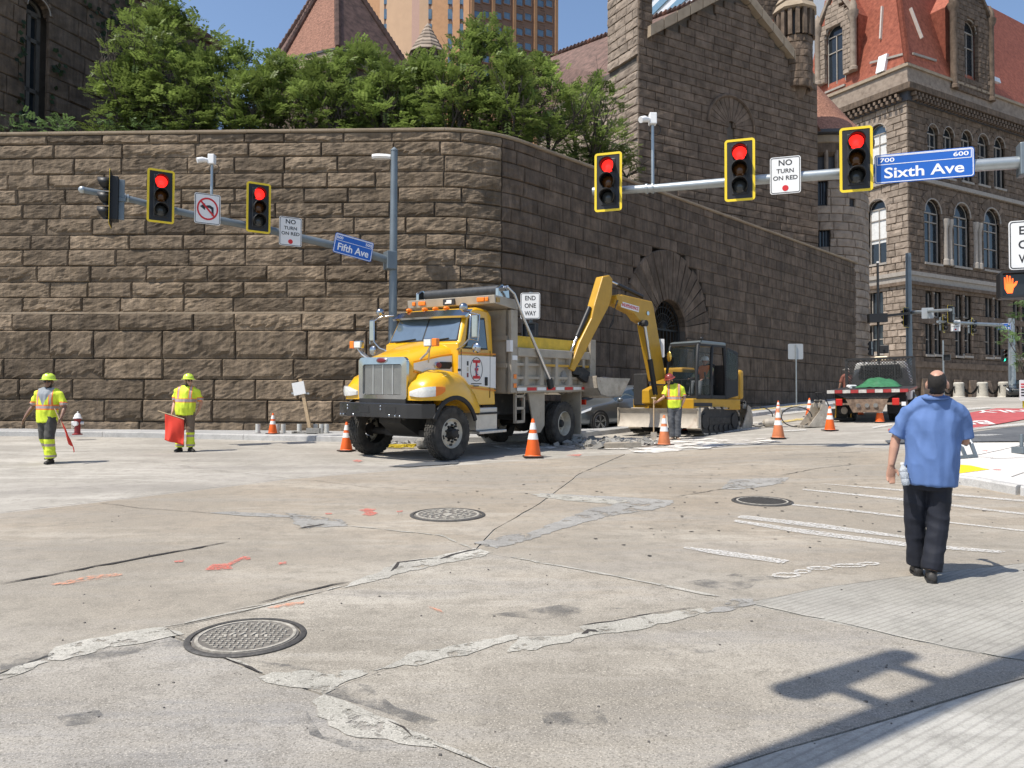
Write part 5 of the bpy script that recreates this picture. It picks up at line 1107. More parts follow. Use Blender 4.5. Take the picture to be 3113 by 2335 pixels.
mb = MB(); mb.bar(at(2640, 966, 44)-o_, at(2765, 952, 44)-o_, .08, .14); mb.build('arm', m_black, t3); mb = MB(); mb.bar(at(2640, 968, 44)-o_, at(2695, 966, 44)-o_, .3, .5); mb.build('signal_cluster', m_black, t3); mb = MB(); mb.bb(-.05, .05, -.05, .05, 0, .1); mb.build('cap', m_signw, t3).location = at(2668, 800, 44)-o_
fF = (-.55, -.83)
for u, v, Y, lb, f, l in ((2869, 984, YF-2.6, 'far traffic light with yellow border beside a tiny white sign', (.75, -.66), 1), (2956, 993, YF-1.5, 'far traffic light with yellow border next to the far blue street sign', (.75, -.66), 1), (2890, 955, YF-3, 'far black traffic light seen from behind above the yellow-bordered pair', (-.4, .9), 1), (2755, 965, 47.6, 'far black traffic light on the tall lamp pole', (-.5, .86), 1)):
    signal(at(u, v, Y), f, lb, l, plate=(l == 1), sc=.95)
signal(at(2648, 1060, 44), (.2, .97), 'far black traffic light low on the thin dark pole', 1, False, sc=.8); signal(at(3052, 1081, YF-.4), (.1, -.99), 'far small traffic light showing green on the galvanised pole', 2, False, sc=.85)
ped_head(at(2688, 1062, 44), (.5, .8), 'far black pedestrian head at the end of the shaded wall').scale = (1.1, 1.1, 1.1)
sign(at(2905, 990, YF-2.2), (-.2, -.97), .62, .80, 'far tiny white NO TURN ON RED sign on the far mast arm', NTOR(.62, .80), red_dot=(-.27, .06))
name_sign(at(3052, 993, YF-.5), (-.2, -.97), .9, .5, '500', '400', 'Fifth Ave', 'far small blue Fifth Ave sign beside the far galvanised pole')
sign(at(2820, 952, 44), (.3, .95), .62, .62, 'grey back of a square sign on the far lamp pole arm', panel=m_signg, border=False)
t = farpole(2867, 1035, 'short galvanised post with a pedestrian head before the courthouse', .06, 54, m_galv); ped_head(at(2879, 1087, 53.8), (-.6, -.8), 'far pedestrian head on the short post before the courthouse')
# unseen signal pole at the left, inferred from its shadow across the foreground
bx, by = 2.16-math.cos(SUN_A)*5.0, 4.07-math.sin(SUN_A)*5.0; tp = thing('signal_pole', (bx, by, gz(bx, by)), 0, 'tall lamp pole whose shadow falls across the foreground paving', 'lamp pole')
mb = MB(); mb.cyl((0, 0, 0), (0, 0, 12.5), .15, .12, 16); mb.build('shaft', m_galvd, tp, 50); mb = MB(); mb.lathe([(.3, 0), (.28, .1), (.17, .4)], 14); mb.build('base', m_galvd, tp)
o_ = Vector((-math.sin(SUN_A), math.cos(SUN_A), 0))*.46; mb = MB(); mb.cyl(o_+Vector((0, 0, 8.0)), o_+Vector((0, 0, 9.8)), .13, .10, n=12); mb.build('signal_stand_in', m_galvd, tp, 50)  # plain cylinder standing in for the signal head, shaped for its shadow
for z in (8.4, 9.4): mb = MB(); mb.bar((0, 0, z), o_+Vector((0, 0, z)), .09, .09); mb.build('bracket', m_galvd, tp)
# ---------------------------------------------------------------- bollards and chains by the courthouse
m_bol = concrete('bollard_concrete', (.46, .43, .37), (.56, .53, .46), stain=.3); bl = []
for i, (u, v) in enumerate(((2850, 1203), (2915, 1206), (2987, 1209), (3052, 1211))):
    Y = 60-.8*i; p = at(u, v, Y); p.z = gz(p.x, p.y); bl.append(p)
    t = thing('bollard', p, 0, ('concrete bollard hidden in part by the man in blue', 'pale concrete bollard just right of the man in blue by the courthouse', 'pale concrete bollard between the first bollard and the black car', 'pale concrete bollard beside the parked black car')[i], 'bollard', 'concrete bollards by the courthouse')
    mb = MB(); mb.lathe([(.46, 0), (.46, .18), (.39, .24), (.36, 1.15), (.38, 1.2), (.36, 1.28), (.28, 1.33)], 18); mb.build('shaft', m_bol, t, 40)
    mb = MB(); mb.tube([(-.36, -.12, 1.05), (-.43, -.14, 1.0), (-.40, -.13, .6), (-.36, -.1, .5)], .03, 6); mb.build('chain_ring', m_blk, t)
for i in range(3):
    a, b_ = bl[i]+Vector((.35, 0, 1.0)), bl[i+1]+Vector((-.35, 0, 1.0)); t = thing('chain', a, 0, ('dark chain slung between bollards behind the man in blue', 'dark chain slung between the two pale bollards', 'dark chain running from the bollard to the black car')[i], 'chain')
    for k in range(22):
        f = (k+.5)/22; q = a.lerp(b_, f)-a-Vector((0, 0, .55*4*f*(1-f))); mb = MB(); mb.box(q, (.16, .05, .09), rot=Matrix.Rotation((f-.5)*.9, 3, 'Y') @ Matrix.Rotation(1.2*(k % 2), 3, 'X')); mb.build('link', m_blk, t)
# ================================================================ vehicles
m_yel_p = mat('yellow_truck_paint', (.72, .385, .003), .3, var=.06, coat=.5, scale=2, grime=.3, gcol=(.50, .33, .07), gscale=2.5); m_chr = mat('chrome', (.42, .44, .46), .14, 1.0, var=.08, scale=6); m_alu = mat('brushed_aluminium', (.52, .52, .50), .38, .8, var=.1, scale=4)
m_tyre = mat('tyre_rubber', (.022, .021, .020), .85, var=.35, scale=7, bump=.4, bscale=30, col2=(.05, .046, .04)); m_rim = mat('dusty_white_rim', (.50, .46, .38), .55, .1, var=.2, scale=9, grime=.4, gcol=(.22, .18, .13), gscale=8)
m_dkst = mat('dark_chassis', (.022, .021, .02), .7, var=.3, scale=8, grime=.4, gcol=(.09, .075, .06), gscale=4); m_body = mat('dusty_grey_steel', (.36, .32, .26), .55, .15, var=.14, scale=3, grime=.4, gcol=(.20, .165, .12), gscale=5)
m_wpaint = mat('white_vehicle_paint', (.72, .71, .69), .35, var=.04, coat=.3); m_amb = mat('amber_lens', (.80, .20, .01), .25, var=.05); m_redl = mat('red_lens', (.5, .02, .015), .25, var=.05); m_hl = mat('headlamp_glass', (.72, .72, .70), .08, .3, var=.12, scale=25); m_autog = mat('vehicle_glass', (.03, .045, .052), .02, .12, var=.1, spec=1.0, coat=1); m_rubber = mat('black_rubber', (.015, .015, .015), .7)
m_emb = mat('maroon_emblem', (.16, .01, .015), .3); m_cat = mat('excavator_yellow', (.48, .265, .018), .42, var=.12, scale=3, grime=.35, gcol=(.30, .20, .08), gscale=3); m_dustm = mat('dusty_bare_steel', (.42, .375, .31), .6, .25, var=.25, scale=5, grime=.5, gcol=(.20, .13, .085), gscale=4); m_cyl = mat('hydraulic_chrome', (.55, .56, .57), .18, .9, var=.05)
m_org2 = mat('orange_stripe', (.62, .22, .01), .4, var=.05)
def X(mb, M):
    mb.v = [tuple(M @ Vector(p)) for p in mb.v]; return mb
def wheel(parent, x, y, z, R, w, side, rimm, front=True, nuts=10, spokes=0, M=None, rr=None, steer=0):
    """tyre with rim, hub and nuts; side = +1 outer face towards +y"""
    T = Matrix.Translation((x, y, z)) @ Matrix.Rotation(steer, 4, 'Z'); rr = rr or R*.56; h = w/2
    mb = MB(); prof = [(rr*.98, -h*.8), (rr*1.05, -h*.9), (R*.85, -h), (R*.95, -h*.94), (R, -h*.7), (R, h*.7), (R*.95, h*.94), (R*.85, h), (rr*1.05, h*.9), (rr*.98, h*.8)]
    mb.lathe(prof, 40, axis='y', caps=False); X(mb, T); t = mb.build('wheel', m_tyre, parent, 35)
    mb = MB(); n = 36
    for i in range(n):
        a = 2*math.pi*i/n
        for yy in (-.62, -.2, .2, .62): mb.box((R*1.004*math.sin(a+.06*(yy > 0)), yy*h, R*1.004*math.cos(a+.06*(yy > 0))), (R*.11, h*.3, .02), rot=Matrix.Rotation(a+.06*(yy > 0), 3, 'Y'))
    X(mb, T); tag(mb.build('tread_blocks', m_tyre, t), kind='stuff')
    s = side; mb = MB()
    if spokes:
        mb.lathe([(rr*1.0, s*h*.8), (rr*.97, s*h*.86), (rr*.9, s*h*.7), (rr*.88, -s*h*.5)], 32, axis='y', caps=False)
        for i in range(spokes):
            for d in (-.13, .13): a = 2*math.pi*i/spokes+d; mb.bar((rr*.16*math.sin(a), s*h*.72, rr*.16*math.cos(a)), (rr*.94*math.sin(a*1.0), s*h*.70, rr*.94*math.cos(a)), rr*.11, .03, up=(0, 1, 0))
        mb.lathe([(.001, s*h*.82), (rr*.2, s*h*.78), (rr*.22, s*h*.6)], 18, axis='y')
    elif front:
        mb.lathe([(rr*1.02, s*h*.82), (rr*.97, s*h*.92), (rr*.90, s*h*.72), (rr*.80, s*h*.55), (rr*.60, s*h*.70), (rr*.52, s*h*.72), (rr*.48, s*h*.6)], 36, axis='y', caps=False)
    else:
        mb.lathe([(rr*1.02, s*h*.82), (rr*.97, s*h*.95), (rr*.92, s*h*.6), (rr*.88, -s*h*.3), (rr*.80, -s*h*.42), (rr*.3, -s*h*.4)], 36, axis='y', caps=False)
    X(mb, T); rm = mb.build('rim', rimm, t, 40)
    if spokes: mb = MB(); mb.lathe([(.01, s*h*.2), (rr*.9, s*h*.2)], 20, axis='y', caps=False); X(mb, T); mb.build('brake_disc', m_dkst, t); return t
    mb = MB(); d0 = h*.70 if front else -h*.4
    mb.lathe([(rr*.46, s*(d0-.05)), (rr*.34, s*d0), (rr*.32, s*(d0+.10)), (rr*.22, s*(d0+.13)), (.001, s*(d0+.13))], 18, axis='y'); X(mb, T); mb.build('hub', m_dkst, t, 40)
    mb = MB()
    for i in range(nuts): a = 2*math.pi*i/nuts; mb.cyl((rr*.56*math.sin(a), s*(d0-.02), rr*.56*math.cos(a)), (rr*.56*math.sin(a), s*(d0+.05), rr*.56*math.cos(a)), .024, .018, 6)
    X(mb, T); tag(mb.build('wheel_nuts', m_dkst if front else m_rim, t), kind='stuff')
    if front:
        mb = MB()
        for i in range(5): a = 2*math.pi*(i+.5)/5; mb.cyl((rr*.74*math.sin(a), s*h*.50, rr*.74*math.cos(a)), (rr*.74*math.sin(a), s*h*.64, rr*.74*math.cos(a)), .045, n=10)
        X(mb, T); tag(mb.build('rim_holes', m_dkst, t), kind='stuff')
    return t
def build_truck():
    ph = rad(34); fwd = Vector((-math.sin(ph), -math.cos(ph), 0)); lf = Vector((-fwd.y, fwd.x, 0))
    o = Vector((-1.28, 16.15, 0))-lf*1.18; o.z = gz(o.x, o.y)
    T = thing('dump_truck', o, math.atan2(fwd.y, fwd.x), 'yellow dump truck with chrome grille and grey steel dump body', 'dump truck', tilt=True)
    T.scale = (1.06, 1.06, 1.06)
    # ---- chassis
    mb = MB()
    for y in (-.42, .42): mb.bb(-5.9, .6, y-.04, y+.04, .78, 1.05)
    mb.build('frame_rails', m_dkst, T)
    mb = MB(); mb.cyl((0, -.95, .5), (0, .95, .5), .075, n=10); mb.bb(-.1, .1, -.55, .55, .42, .56); mb.build('front_axle', m_dkst, T)
    mb = MB(); mb.cyl((-4.35, -.95, .53), (-4.35, .95, .53), .11, n=10); mb.sph((-4.35, 0, .55), (.26, .26, .26), 14, 10); mb.build('rear_axle', m_dkst, T, 40)
    mb = MB(); mb.loft([[(x, y*w_, z) for y, z in ((-.4, zt), (.4, zt), (.36, zb), (-.36, zb))] for x, w_, zt, zb in ((.55, .8, 1.15, .72), (.1, 1, 1.2, .45), (-.9, .9, 1.2, .5), (-2.4, .5, 1.0, .62))]); mb.build('engine_sump', m_dkst, T)
    mb = MB(); mb.bb(-1.7, -.3, -.85, -.45, .55, 1.0); mb.bb(-3.3, -2.2, -.9, -.45, .5, .95); mb.build('side_tanks', m_dkst, T, bevel=.05)
    mb = MB(); mb.bb(-3.4, -1.9, -.5, .5, .95, 1.38); mb.cyl((-2.2, 0, .8), (-4.2, 0, .62), .07, n=8); mb.build('hoist_frame', m_dkst, T)
    # ---- bumper
    mb = MB(); P = [(-1.24, .62), (-1.10, .86), (-.8, .94), (.8, .94), (1.10, .86), (1.24, .62), (1.18, .60), (1.06, .78), (.78, .86), (-.78, .86), (-1.06, .78), (-1.18, .60)]
    mb.prism([(x, y, .84) for y, x in P], (0, 0, .28)); bp = mb.build('bumper', mat('black_bumper_paint', (.014, .015, .018), .25, var=.3, scale=5, coat=.4), T, bevel=.012)
    for y in (-.33, .38): mb = MB(); mb.bb(.935, .945, y-.14, y+.14, .93, 1.05); mb.build('tow_opening', m_rubber, bp)
    mb = MB()
    for y, z in ((-.78, 1.06), (-.78, 1.0), (-.98, .88), (-.62, .88), (.12, 1.06), (.12, 1.0), (.35, .88), (.5, .88), (.62, .88), (-.9, .88)): mb.sph((.945, y, z), (.012, .022, .022), 8, 6)
    tag(mb.build('bumper_bolts', m_chr, bp, 60), kind='stuff')
    mb = MB(); mb.bb(.5, .78, -.62, .62, .98, 1.2); mb.build('front_crossmember', m_dkst, T)
    # ---- hood
    def hoodring(x, w_, zt, zb, cr): return [(x, -w_, zb), (x, -w_, zt-.24), (x, -w_*.96, zt-.11), (x, -w_*.82, zt-.03), (x, -w_*.45, zt+cr*.7), (x, 0, zt+cr), (x, w_*.45, zt+cr*.7), (x, w_*.82, zt-.03), (x, w_*.96, zt-.11), (x, w_, zt-.24), (x, w_, zb)]
    mb = MB(); mb.loft([hoodring(.70, .63, 2.0, 1.18, .02), hoodring(.62, .66, 2.03, 1.18, .03), hoodring(.3, .70, 2.12, 1.2, .05), hoodring(-.1, .78, 2.24, 1.2, .06), hoodring(-.42, .86, 2.32, 1.2, .06)]); hd = mb.build('hood', m_yel_p, T, 40)
    for y in (-1, 1):
        mb = MB(); mb.loft([[(x, y*(w_+.004), z) for z in (zb, zt)] for x, w_, zb, zt in ((.60, .665, 1.78, 1.90), (.3, .705, 1.72, 1.96), (-.1, .785, 1.62, 2.04), (-.42, .864, 1.52, 2.08))], caps=False, closed=False)
        mb.build('hood_white_panel', m_wpaint, hd)
    for y in (-1, 1):
        mb = MB(); mb.tube([(.60, y*.672, 1.74), (.3, y*.712, 1.68), (-.1, y*.792, 1.58), (-.42, y*.87, 1.48)], .012, 5); mb.tube([(.60, y*.67, 1.93), (.3, y*.708, 1.99), (-.1, y*.787, 2.07), (-.42, y*.866, 2.11)], .012, 5); mb.build('hood_stripe', m_org2, hd)
        mb = MB(); mb.prism([(-.02, y*.782, 1.80), (-.30, y*.84, 1.80), (-.36, y*.85, 1.86), (-.34, y*.85, 1.94), (-.05, y*.79, 1.94), (.02, y*.775, 1.87)], (0, y*.012, 0)); mb.build('side_vent', m_rubber, hd, bevel=.008)
        mb = MB(); mb.sph((-.02, y*.795, 1.87), (.10, .018, .058), 16, 8); mb.build('side_emblem', m_emb, hd, 60); mb = MB(); mb.sph((-.02, y*.79, 1.87), (.115, .014, .07), 16, 8); mb.build('emblem_rim', m_chr, hd, 60)
    # grille
    def fr(y0, w_, z0, z1, r, x): P = rrect(2*w_, z1-z0, r, 5, 0, (z0+z1)/2); return [Vector((x, p.x, p.z)) for p in P]
    a_, b_, c_ = fr(0, .64, 1.17, 2.02, .10, .70), fr(0, .64, 1.17, 2.02, .10, .775), fr(0, .52, 1.28, 1.88, .05, .785); d_ = fr(0, .51, 1.285, 1.875, .05, .74)
    mb = MB(); mb.loft([a_, b_, c_, d_], caps=False); mb.build('grille_surround', m_chr, T, 40)
    m_mesh = mat('woven_grille_mesh', (.17, .16, .145), .5, .5, var=.2, scale=60, bump=.9, bscale=120)
    mb = MB(); mb.bb(.735, .745, -.51, .51, 1.285, 1.875); gr = mb.build('grille_screen', m_mesh, T)
    for y in (-.26, 0, .26): mb = MB(); mb.bb(.745, .757, y-.012, y+.012, 1.29, 1.87); mb.build('grille_bar', m_alu, gr)
    mb = MB()
    for i in range(30): z = 1.30+i*.019; mb.bb(.745, .749, -.5, .5, z, z+.007)
    tag(mb.build('grille_wires', m_alu, gr), kind='stuff')
    mb = MB(); mb.sph((.785, 0, 1.955), (.02, .15, .062), 20, 8); mb.build('grille_emblem_rim', m_chr, T, 60); mb = MB(); mb.sph((.795, 0, 1.955), (.02, .125, .046), 20, 8); mb.build('grille_emblem', m_emb, T, 60)
    # ---- fenders
    for s in (-1, 1):
        rings = []
        for x, yo, zt, in ((.74, 1.02, 1.42), (.68, 1.10, 1.52), (.5, 1.19, 1.64), (.25, 1.23, 1.73), (0, 1.24, 1.76), (-.25, 1.235, 1.73), (-.5, 1.22, 1.62), (-.72, 1.20, 1.42), (-.88, 1.18, 1.15)):
            ar = .53+math.sqrt(max(0, .68**2-x*x)) if abs(x) < .68 else 0; zb = max(1.18 if x > 0 else .90, ar); zb = min(zb, zt-.06); yi = .60
            rings.append([(x, s*yi, zb), (x, s*yi, zt+.08 if abs(x) < .6 else zt), (x, s*(yi+.22), zt+.02), (x, s*(yo-.14), zt-.015), (x, s*(yo-.03), zt-.09*(zt-zb)/.4-.02), (x, s*yo, (zt+zb)/2-.03), (x, s*yo, zb)])
        mb = MB(); mb.loft(rings); fd_ = mb.build('fender', m_yel_p, T, 45)
        mb = MB(); mb.tube([(.70*math.cos(a), s*1.225, .53+.70*math.sin(a)) for a in [rad(25+i*8.5) for i in range(17)]], [(.035, .05)]*17, 6, asp=(0, 1, 0)); mb.build('wheel_arch_flare', m_rubber, fd_, 50)
        st = ((.757, .70, 1.27, 1.35), (.759, .86, 1.25, 1.40), (.757, 1.0, 1.245, 1.43), (.70, 1.115, 1.25, 1.445), (.56, 1.192, 1.265, 1.45), (.44, 1.228, 1.30, 1.445), (.34, 1.243, 1.36, 1.43))
        for nm, rg, mm in (('headlight', st[:5], m_hl), ('turn_lamp', st[4:], m_amb)):
            mb = MB(); mb.loft([[(x-.05, s*(y-.03), a), (x+.012, s*(y+.012), a), (x+.02, s*(y+.02), (a+b)/2), (x+.012, s*(y+.012), b), (x-.05, s*(y-.03), b)] for x, y, a, b in rg]); mb.build(nm, mm, fd_, 40)
        mb = MB(); mb.loft([[(x, s*y0, .95), (x, s*y0, 1.2), (x, s*y1, 1.2), (x, s*y1, .95)] for x, y0, y1 in ((-.72, .6, 1.0), (-.9, .6, 1.05))]); mb.build('splash_panel', m_rubber, fd_)
        # lamp pod on stalk
        mb = MB(); mb.tube([(.42, s*.69, 1.98), (.45, s*.88, 2.10), (.47, s*.98, 2.22)], .022, 6); pd = mb.build('lamp_stalk', m_alu, T, 50); mb = MB(); mb.tube([(.2, s*.70, 1.9), (.45, s*.95, 2.20)], .015, 6); mb.build('stalk_brace', m_alu, pd)
        mb = MB(); mb.bb(.42, .52, s*.84, s*1.05, 2.22, 2.38); mb.build('marker_lamp', m_chr, pd, bevel=.02); mb = MB(); mb.bb(.515, .53, s*.86, s*1.03, 2.24, 2.36); mb.build('lamp_glass', m_hl, pd)
        mb = MB(); mb.bb(.42, .525, s*1.05, s*1.17, 2.225, 2.375); mb.build('amber_lamp', m_amb, pd, bevel=.015)
        wheel(T, 0, s*1.03, .525, .53, .30, s, m_rim, True, steer=rad(-4))
    # ---- cab
    prof = [(-.36, 1.05), (-.36, 2.33), (-.44, 2.36), (-.74, 2.98), (-.86, 3.07), (-1.2, 3.12), (-1.58, 3.09), (-1.66, 2.98), (-1.68, 1.05)]
    def hw(z): return 1.0 if z < 2.3 else 1.0-.10*(z-2.3)/.8
    rings = []
    for f in (-1, -.93, .93, 1):
        rings.append([(x+(0 if abs(f) < 1 else (-.03 if x > -1 else .03)*(1 if z > 1.1 else 0)), f*hw(z), z-(.05 if abs(f) == 1 and z > 2.9 else 0)) for x, z in prof])
    mb = MB(); mb.loft(rings); cb = mb.build('cab', m_yel_p, T, 40, bevel=.02)
    n_ = Vector((-(2.98-2.36), 0, -.30)).normalized(); n_ = Vector((.9, 0, .436))
    def ws(y, f): x, z = -.44+f*(-.30), 2.36+f*.62; return Vector((x, y*(1-.06*f), z))
    mb = MB(); q = [ws(-.93, .02), ws(.93, .02), ws(.88, .9), ws(-.88, .9)]; mb.prism([p+n_*.003 for p in q], n_*.012); mb.build('windshield_gasket', m_rubber, cb)
    for y0, y1 in ((-.90, -.02), (.02, .90)): mb = MB(); mb.prism([p+n_*.012 for p in (ws(y0, .06), ws(y1, .06), ws(y1*.98, .86), ws(y0*.98, .86))], n_*.008); mb.build('windshield', mat('windshield_glass', (.16, .22, .27), .03, .55, var=.1, coat=1), cb)
    for y0, y1 in ((-.75, -.2), (.15, .7)): mb = MB(); mb.tube([ws(y0, .02)+n_*.03, ws(y1, .10)+n_*.035], .012, 5); mb.build('wiper', m_rubber, cb)
    mb = MB(); vs = [(-.60, 2.90), (-.52, 2.86), (-.50, 2.90), (-.76, 3.05)]; mb.loft([[(x+dx, y, z) for x, z in vs] for y, dx in ((-1.0, -.10), (-.6, 0), (0, .03), (.6, 0), (1.0, -.10))]); mb.build('sun_visor', m_chr, cb, 40)
    for y in (-.75, -.3, 0, .3, .75): mb = MB(); mb.sph((-.86, y, 3.10), (.09, .055, .045), 10, 6); mb.build('marker_light', m_amb, cb, 60)
    for s in (-1, 1):
        yy = lambda z: s*(hw(z)+.004)
        mb = MB(); mb.prism([(x, yy(z), z) for x, z in ((-.50, 2.22), (-.62, 2.28), (-.80, 2.86), (-1.36, 2.90), (-1.38, 2.22))], (0, s*.006, 0)); mb.build('window_gasket', m_rubber, cb)
        mb = MB(); mb.prism([(x, yy(z)+s*.006, z) for x, z in ((-.58, 2.25), (-.66, 2.28), (-.83, 2.83), (-1.32, 2.86), (-1.34, 2.25))], (0, s*.005, 0)); mb.build('side_window', m_autog, cb)
        mb = MB(); mb.prism([(x, yy(z), z) for x, z in ((-.37, 1.52), (-1.68, 1.40), (-1.68, 2.08), (-.37, 2.08))], (0, s*.004, 0)); pn_ = mb.build('white_band', m_wpaint, cb)
        for z in (1.335, 2.115): mb = MB(); mb.prism([(-.37, yy(z), z+(.11 if z < 2 else 0)), (-1.68, yy(z), z), (-1.68, yy(z), z+.035), (-.37, yy(z), z+.035+(.11 if z < 2 else 0))], (0, s*.005, 0)); mb.build('orange_stripe', m_org2, cb)
        for x in (-.47, -1.47): mb = MB(); mb.bb(x-.006, x+.006, yy(1.6)-.001, yy(1.6)+s*.006, 1.2, 2.2); mb.build('door_seam', m_rubber, cb)
        mb = MB(); mb.bb(-1.36, -1.28, yy(1.6), yy(1.6)+s*.03, 1.46, 1.64); mb.build('door_handle', m_rubber, cb, bevel=.01)
        # door emblem: ringed red letter I and small lines
        if s > 0:
            c = Vector((-.98, yy(1.7)+.006, 1.80)); mb = MB(); n = 24; mb.loft([[c+Vector((rr*math.cos(2*math.pi*k/n)*.95, yq, rr*math.sin(2*math.pi*k/n)*1.12)) for k in range(n)] for rr, yq in ((.225, 0), (.225, .004), (.213, .004), (.213, 0))], caps=False); mb.build('emblem_ring', m_signk, pn_)
            mb = MB(); mb.box(c+Vector((0, .003, 0)), (.055, .006, .32)); mb.box(c+Vector((0, .003, .165)), (.24, .006, .06)); mb.box(c+Vector((0, .003, -.165)), (.24, .006, .06)); mb.box(c+Vector((0, .0035, 0)), (.12, .006, .05)); mb.build('emblem_letter', m_signr, pn_)
            mb = MB(); mb.tube([c+Vector((-.04-.07*math.cos(a), .004, -.02+.09*math.sin(a))) for a in [rad(60+20*i) for i in range(12)]], .012, 5); mb.build('emblem_swirl', mat('emblem_blue', (.05, .16, .3), .5), pn_)
            for dz, w_ in ((-.30, .36), (-.345, .18)): mb = MB(); mb.box((c.x, c.y, c.z+dz), (w_, .004, .022)); mb.build('small_lettering', m_signk, pn_)
            for dz, col in ((.12, m_signk), (0, m_rim), (-.12, m_emb)): mb = MB(); mb.box((c.x+.30, c.y, c.z+dz), (.055, .004, .09)); mb.build('door_decal', col, pn_)
            mb = MB(); mb.box((-.42+.02, yy(1.8)+.006, 1.78), (.10, .004, .05)); mb.build('door_decal', m_signk, pn_)
        # mirrors on chrome loops
        y0 = s*1.0; mb = MB(); mb.tube([(-.40, s*.92, 2.18), (-.34, s*1.14, 2.26), (-.34, s*1.30, 2.40), (-.36, s*1.32, 2.86), (-.46, s*1.22, 2.95), (-.62, s*.98, 2.98)], .018, 8); mr = mb.build('mirror_bracket', m_chr, T, 60)
        mb = MB(); mb.tube([(-.34, s*1.30, 2.40), (-.40, s*1.48, 2.36), (-.42, s*1.50, 2.88), (-.36, s*1.32, 2.92)], .016, 8); mb.build('mirror_loop', m_chr, mr, 60)
        mb = MB(); mb.bb(-.46, -.36, s*1.33, s*1.48, 2.42, 2.88); mb.build('mirror', m_chr, mr, bevel=.02); mb = MB(); mb.sph((-.42, s*1.42, 2.22), (.05, .11, .11), 14, 10); mb.build('spot_mirror', m_chr, mr, 60)
        mb = MB(); mb.sph((-.36, s*1.14, 3.04), (.10, .09, .09), 12, 8); mb.build('spotlight', m_chr, mr, 60)
    # ---- step box
    for s in (1,):
        mb = MB(); mb.bb(-1.62, -.86, .72, 1.10, .52, 1.0); sbx = mb.build('step_box', m_alu, T, bevel=.02)
        for i in range(9): mb = MB(); mb.bb(-1.55, -.93, 1.10, 1.106, .58+i*.035, .595+i*.035); mb.build('step_rib', m_alu, sbx)
        mb = MB(); mb.bb(-1.80, -.82, .95, 1.22, .46, .52); mb.build('step_tread', m_alu, sbx, bevel=.01); mb = MB(); mb.bb(-1.62, -.86, 1.08, 1.16, .86, .90); mb.build('step_edge', m_dkst, sbx)
    # ---- dump body
    mb = MB(); mb.bb(-2.05, -1.97, -1.15, 1.15, 1.30, 3.12); bk = mb.build('bulkhead', m_body, T, bevel=.01)
    for z in (1.9, 2.5): mb = MB(); mb.bb(-1.97, -1.93, -1.12, 1.12, z-.05, z+.05); mb.build('bulkhead_rib', m_body, bk)
    for s in (-1, 1): mb = MB(); mb.bb(-2.22, -1.97, s*1.05, s*1.22, 1.30, 3.12); mb.build('corner_post', m_body, bk, bevel=.015)
    for s in (1,):
        mb = MB(); mb.bb(-2.2, -2.0, 1.222, 1.226, 2.02, 2.12); mb.build('white_reflector', m_signw, bk); mb = MB(); mb.bb(-2.02, -1.92, 1.12, 1.225, 2.2, 2.45); mb.build('notice', m_signw, bk)
        for z, c in ((1.66, m_amb), (1.46, m_amb)): mb = MB(); mb.bb(-2.16, -2.05, 1.222, 1.235, z-.05, z+.05); mb.build('side_marker', c, bk, bevel=.01)
    mb = MB(); mb.prism([(-2.22, -1.22, 3.12), (-1.35, -1.22, 3.20), (-1.32, -1.22, 3.38), (-2.22, -1.22, 3.34)], (0, 2.44, 0)); cn = mb.build('cab_guard', m_body, T, bevel=.012)
    for y, w_, c in ((1.02, .09, m_amb), (.86, .2, m_amb), (-1.02, .09, m_amb), (-.78, .2, m_amb)):
        mb = MB(); mb.bb(-1.33, -1.30, y-w_/2, y+w_/2, 3.25, 3.34); mb.build('guard_lamp', c, cn, bevel=.02)
    mb = MB(); mb.bb(-1.5, -1.38, 1.22, 1.24, 3.23, 3.33); mb.build('guard_lamp', mat('dim_amber', (.35, .2, .03), .3), cn)
    mb = MB(); mb.bb(-1.325, -1.305, -.16, .16, 3.22, 3.35); mb.build('maker_plate', m_signk, cn); mb = MB(); mb.bb(-1.306, -1.30, -.06, .08, 3.25, 3.33); mb.bb(-1.306, -1.30, -.1, -.06, 3.25, 3.28); mb.build('plate_mark', m_signw, cn)
    mb = MB(); mb.cyl((-1.75, -1.0, 3.52), (-1.75, 1.06, 3.52), .115, n=18); rl = mb.build('tarp_roll', mat('black_tarp', (.03, .032, .035), .5, var=.4, scale=12), T, 50)
    for s in (-1, 1): mb = MB(); mb.prism([(-1.55, s*1.08, 3.36), (-1.98, s*1.08, 3.36), (-1.95, s*1.08, 3.58), (-1.7, s*1.08, 3.64), (-1.55, s*1.08, 3.55)], (0, s*.08, 0)); mb.build('roll_bracket', m_chr, rl, bevel=.01); mb = MB(); mb.cyl((-1.75, s*1.16, 3.56), (-1.75, s*1.26, 3.56), .06, n=10); mb.build('roll_motor', m_chr, rl)
    for s in (-1, 1):
        mb = MB(); mb.tube([(-1.72, s*1.27, 3.58), (-1.95, s*1.30, 3.45), (-2.3, s*1.31, 2.95), (-3.45, s*1.29, 1.62)], [.03, .03, .035, .04], 10); ta = mb.build('tarp_arm', m_cyl, T, 60); mb = MB(); mb.box((-3.5, s*1.28, 1.5), (.16, .1, .24), rot=Matrix.Rotation(.4, 3, 'Y')); mb.build('arm_pivot', m_dkst, ta, bevel=.02)
        # sides
        y = s*1.16
        mb = MB(); mb.bb(-5.5, -2.2, y-s*.06, y-s*.02, 1.36, 2.2); sd = mb.build('side_panel', m_body, T)
        mb = MB(); mb.bb(-5.55, -2.2, y-s*.04, y+s*.10, 2.10, 2.30); mb.build('top_rail', m_body, sd, bevel=.02)
        mb = MB(); mb.bb(-5.55, -2.2, y-s*.05, y+s*.08, 1.30, 1.46); rlw = mb.build('bottom_rail', m_body, sd, bevel=.01)
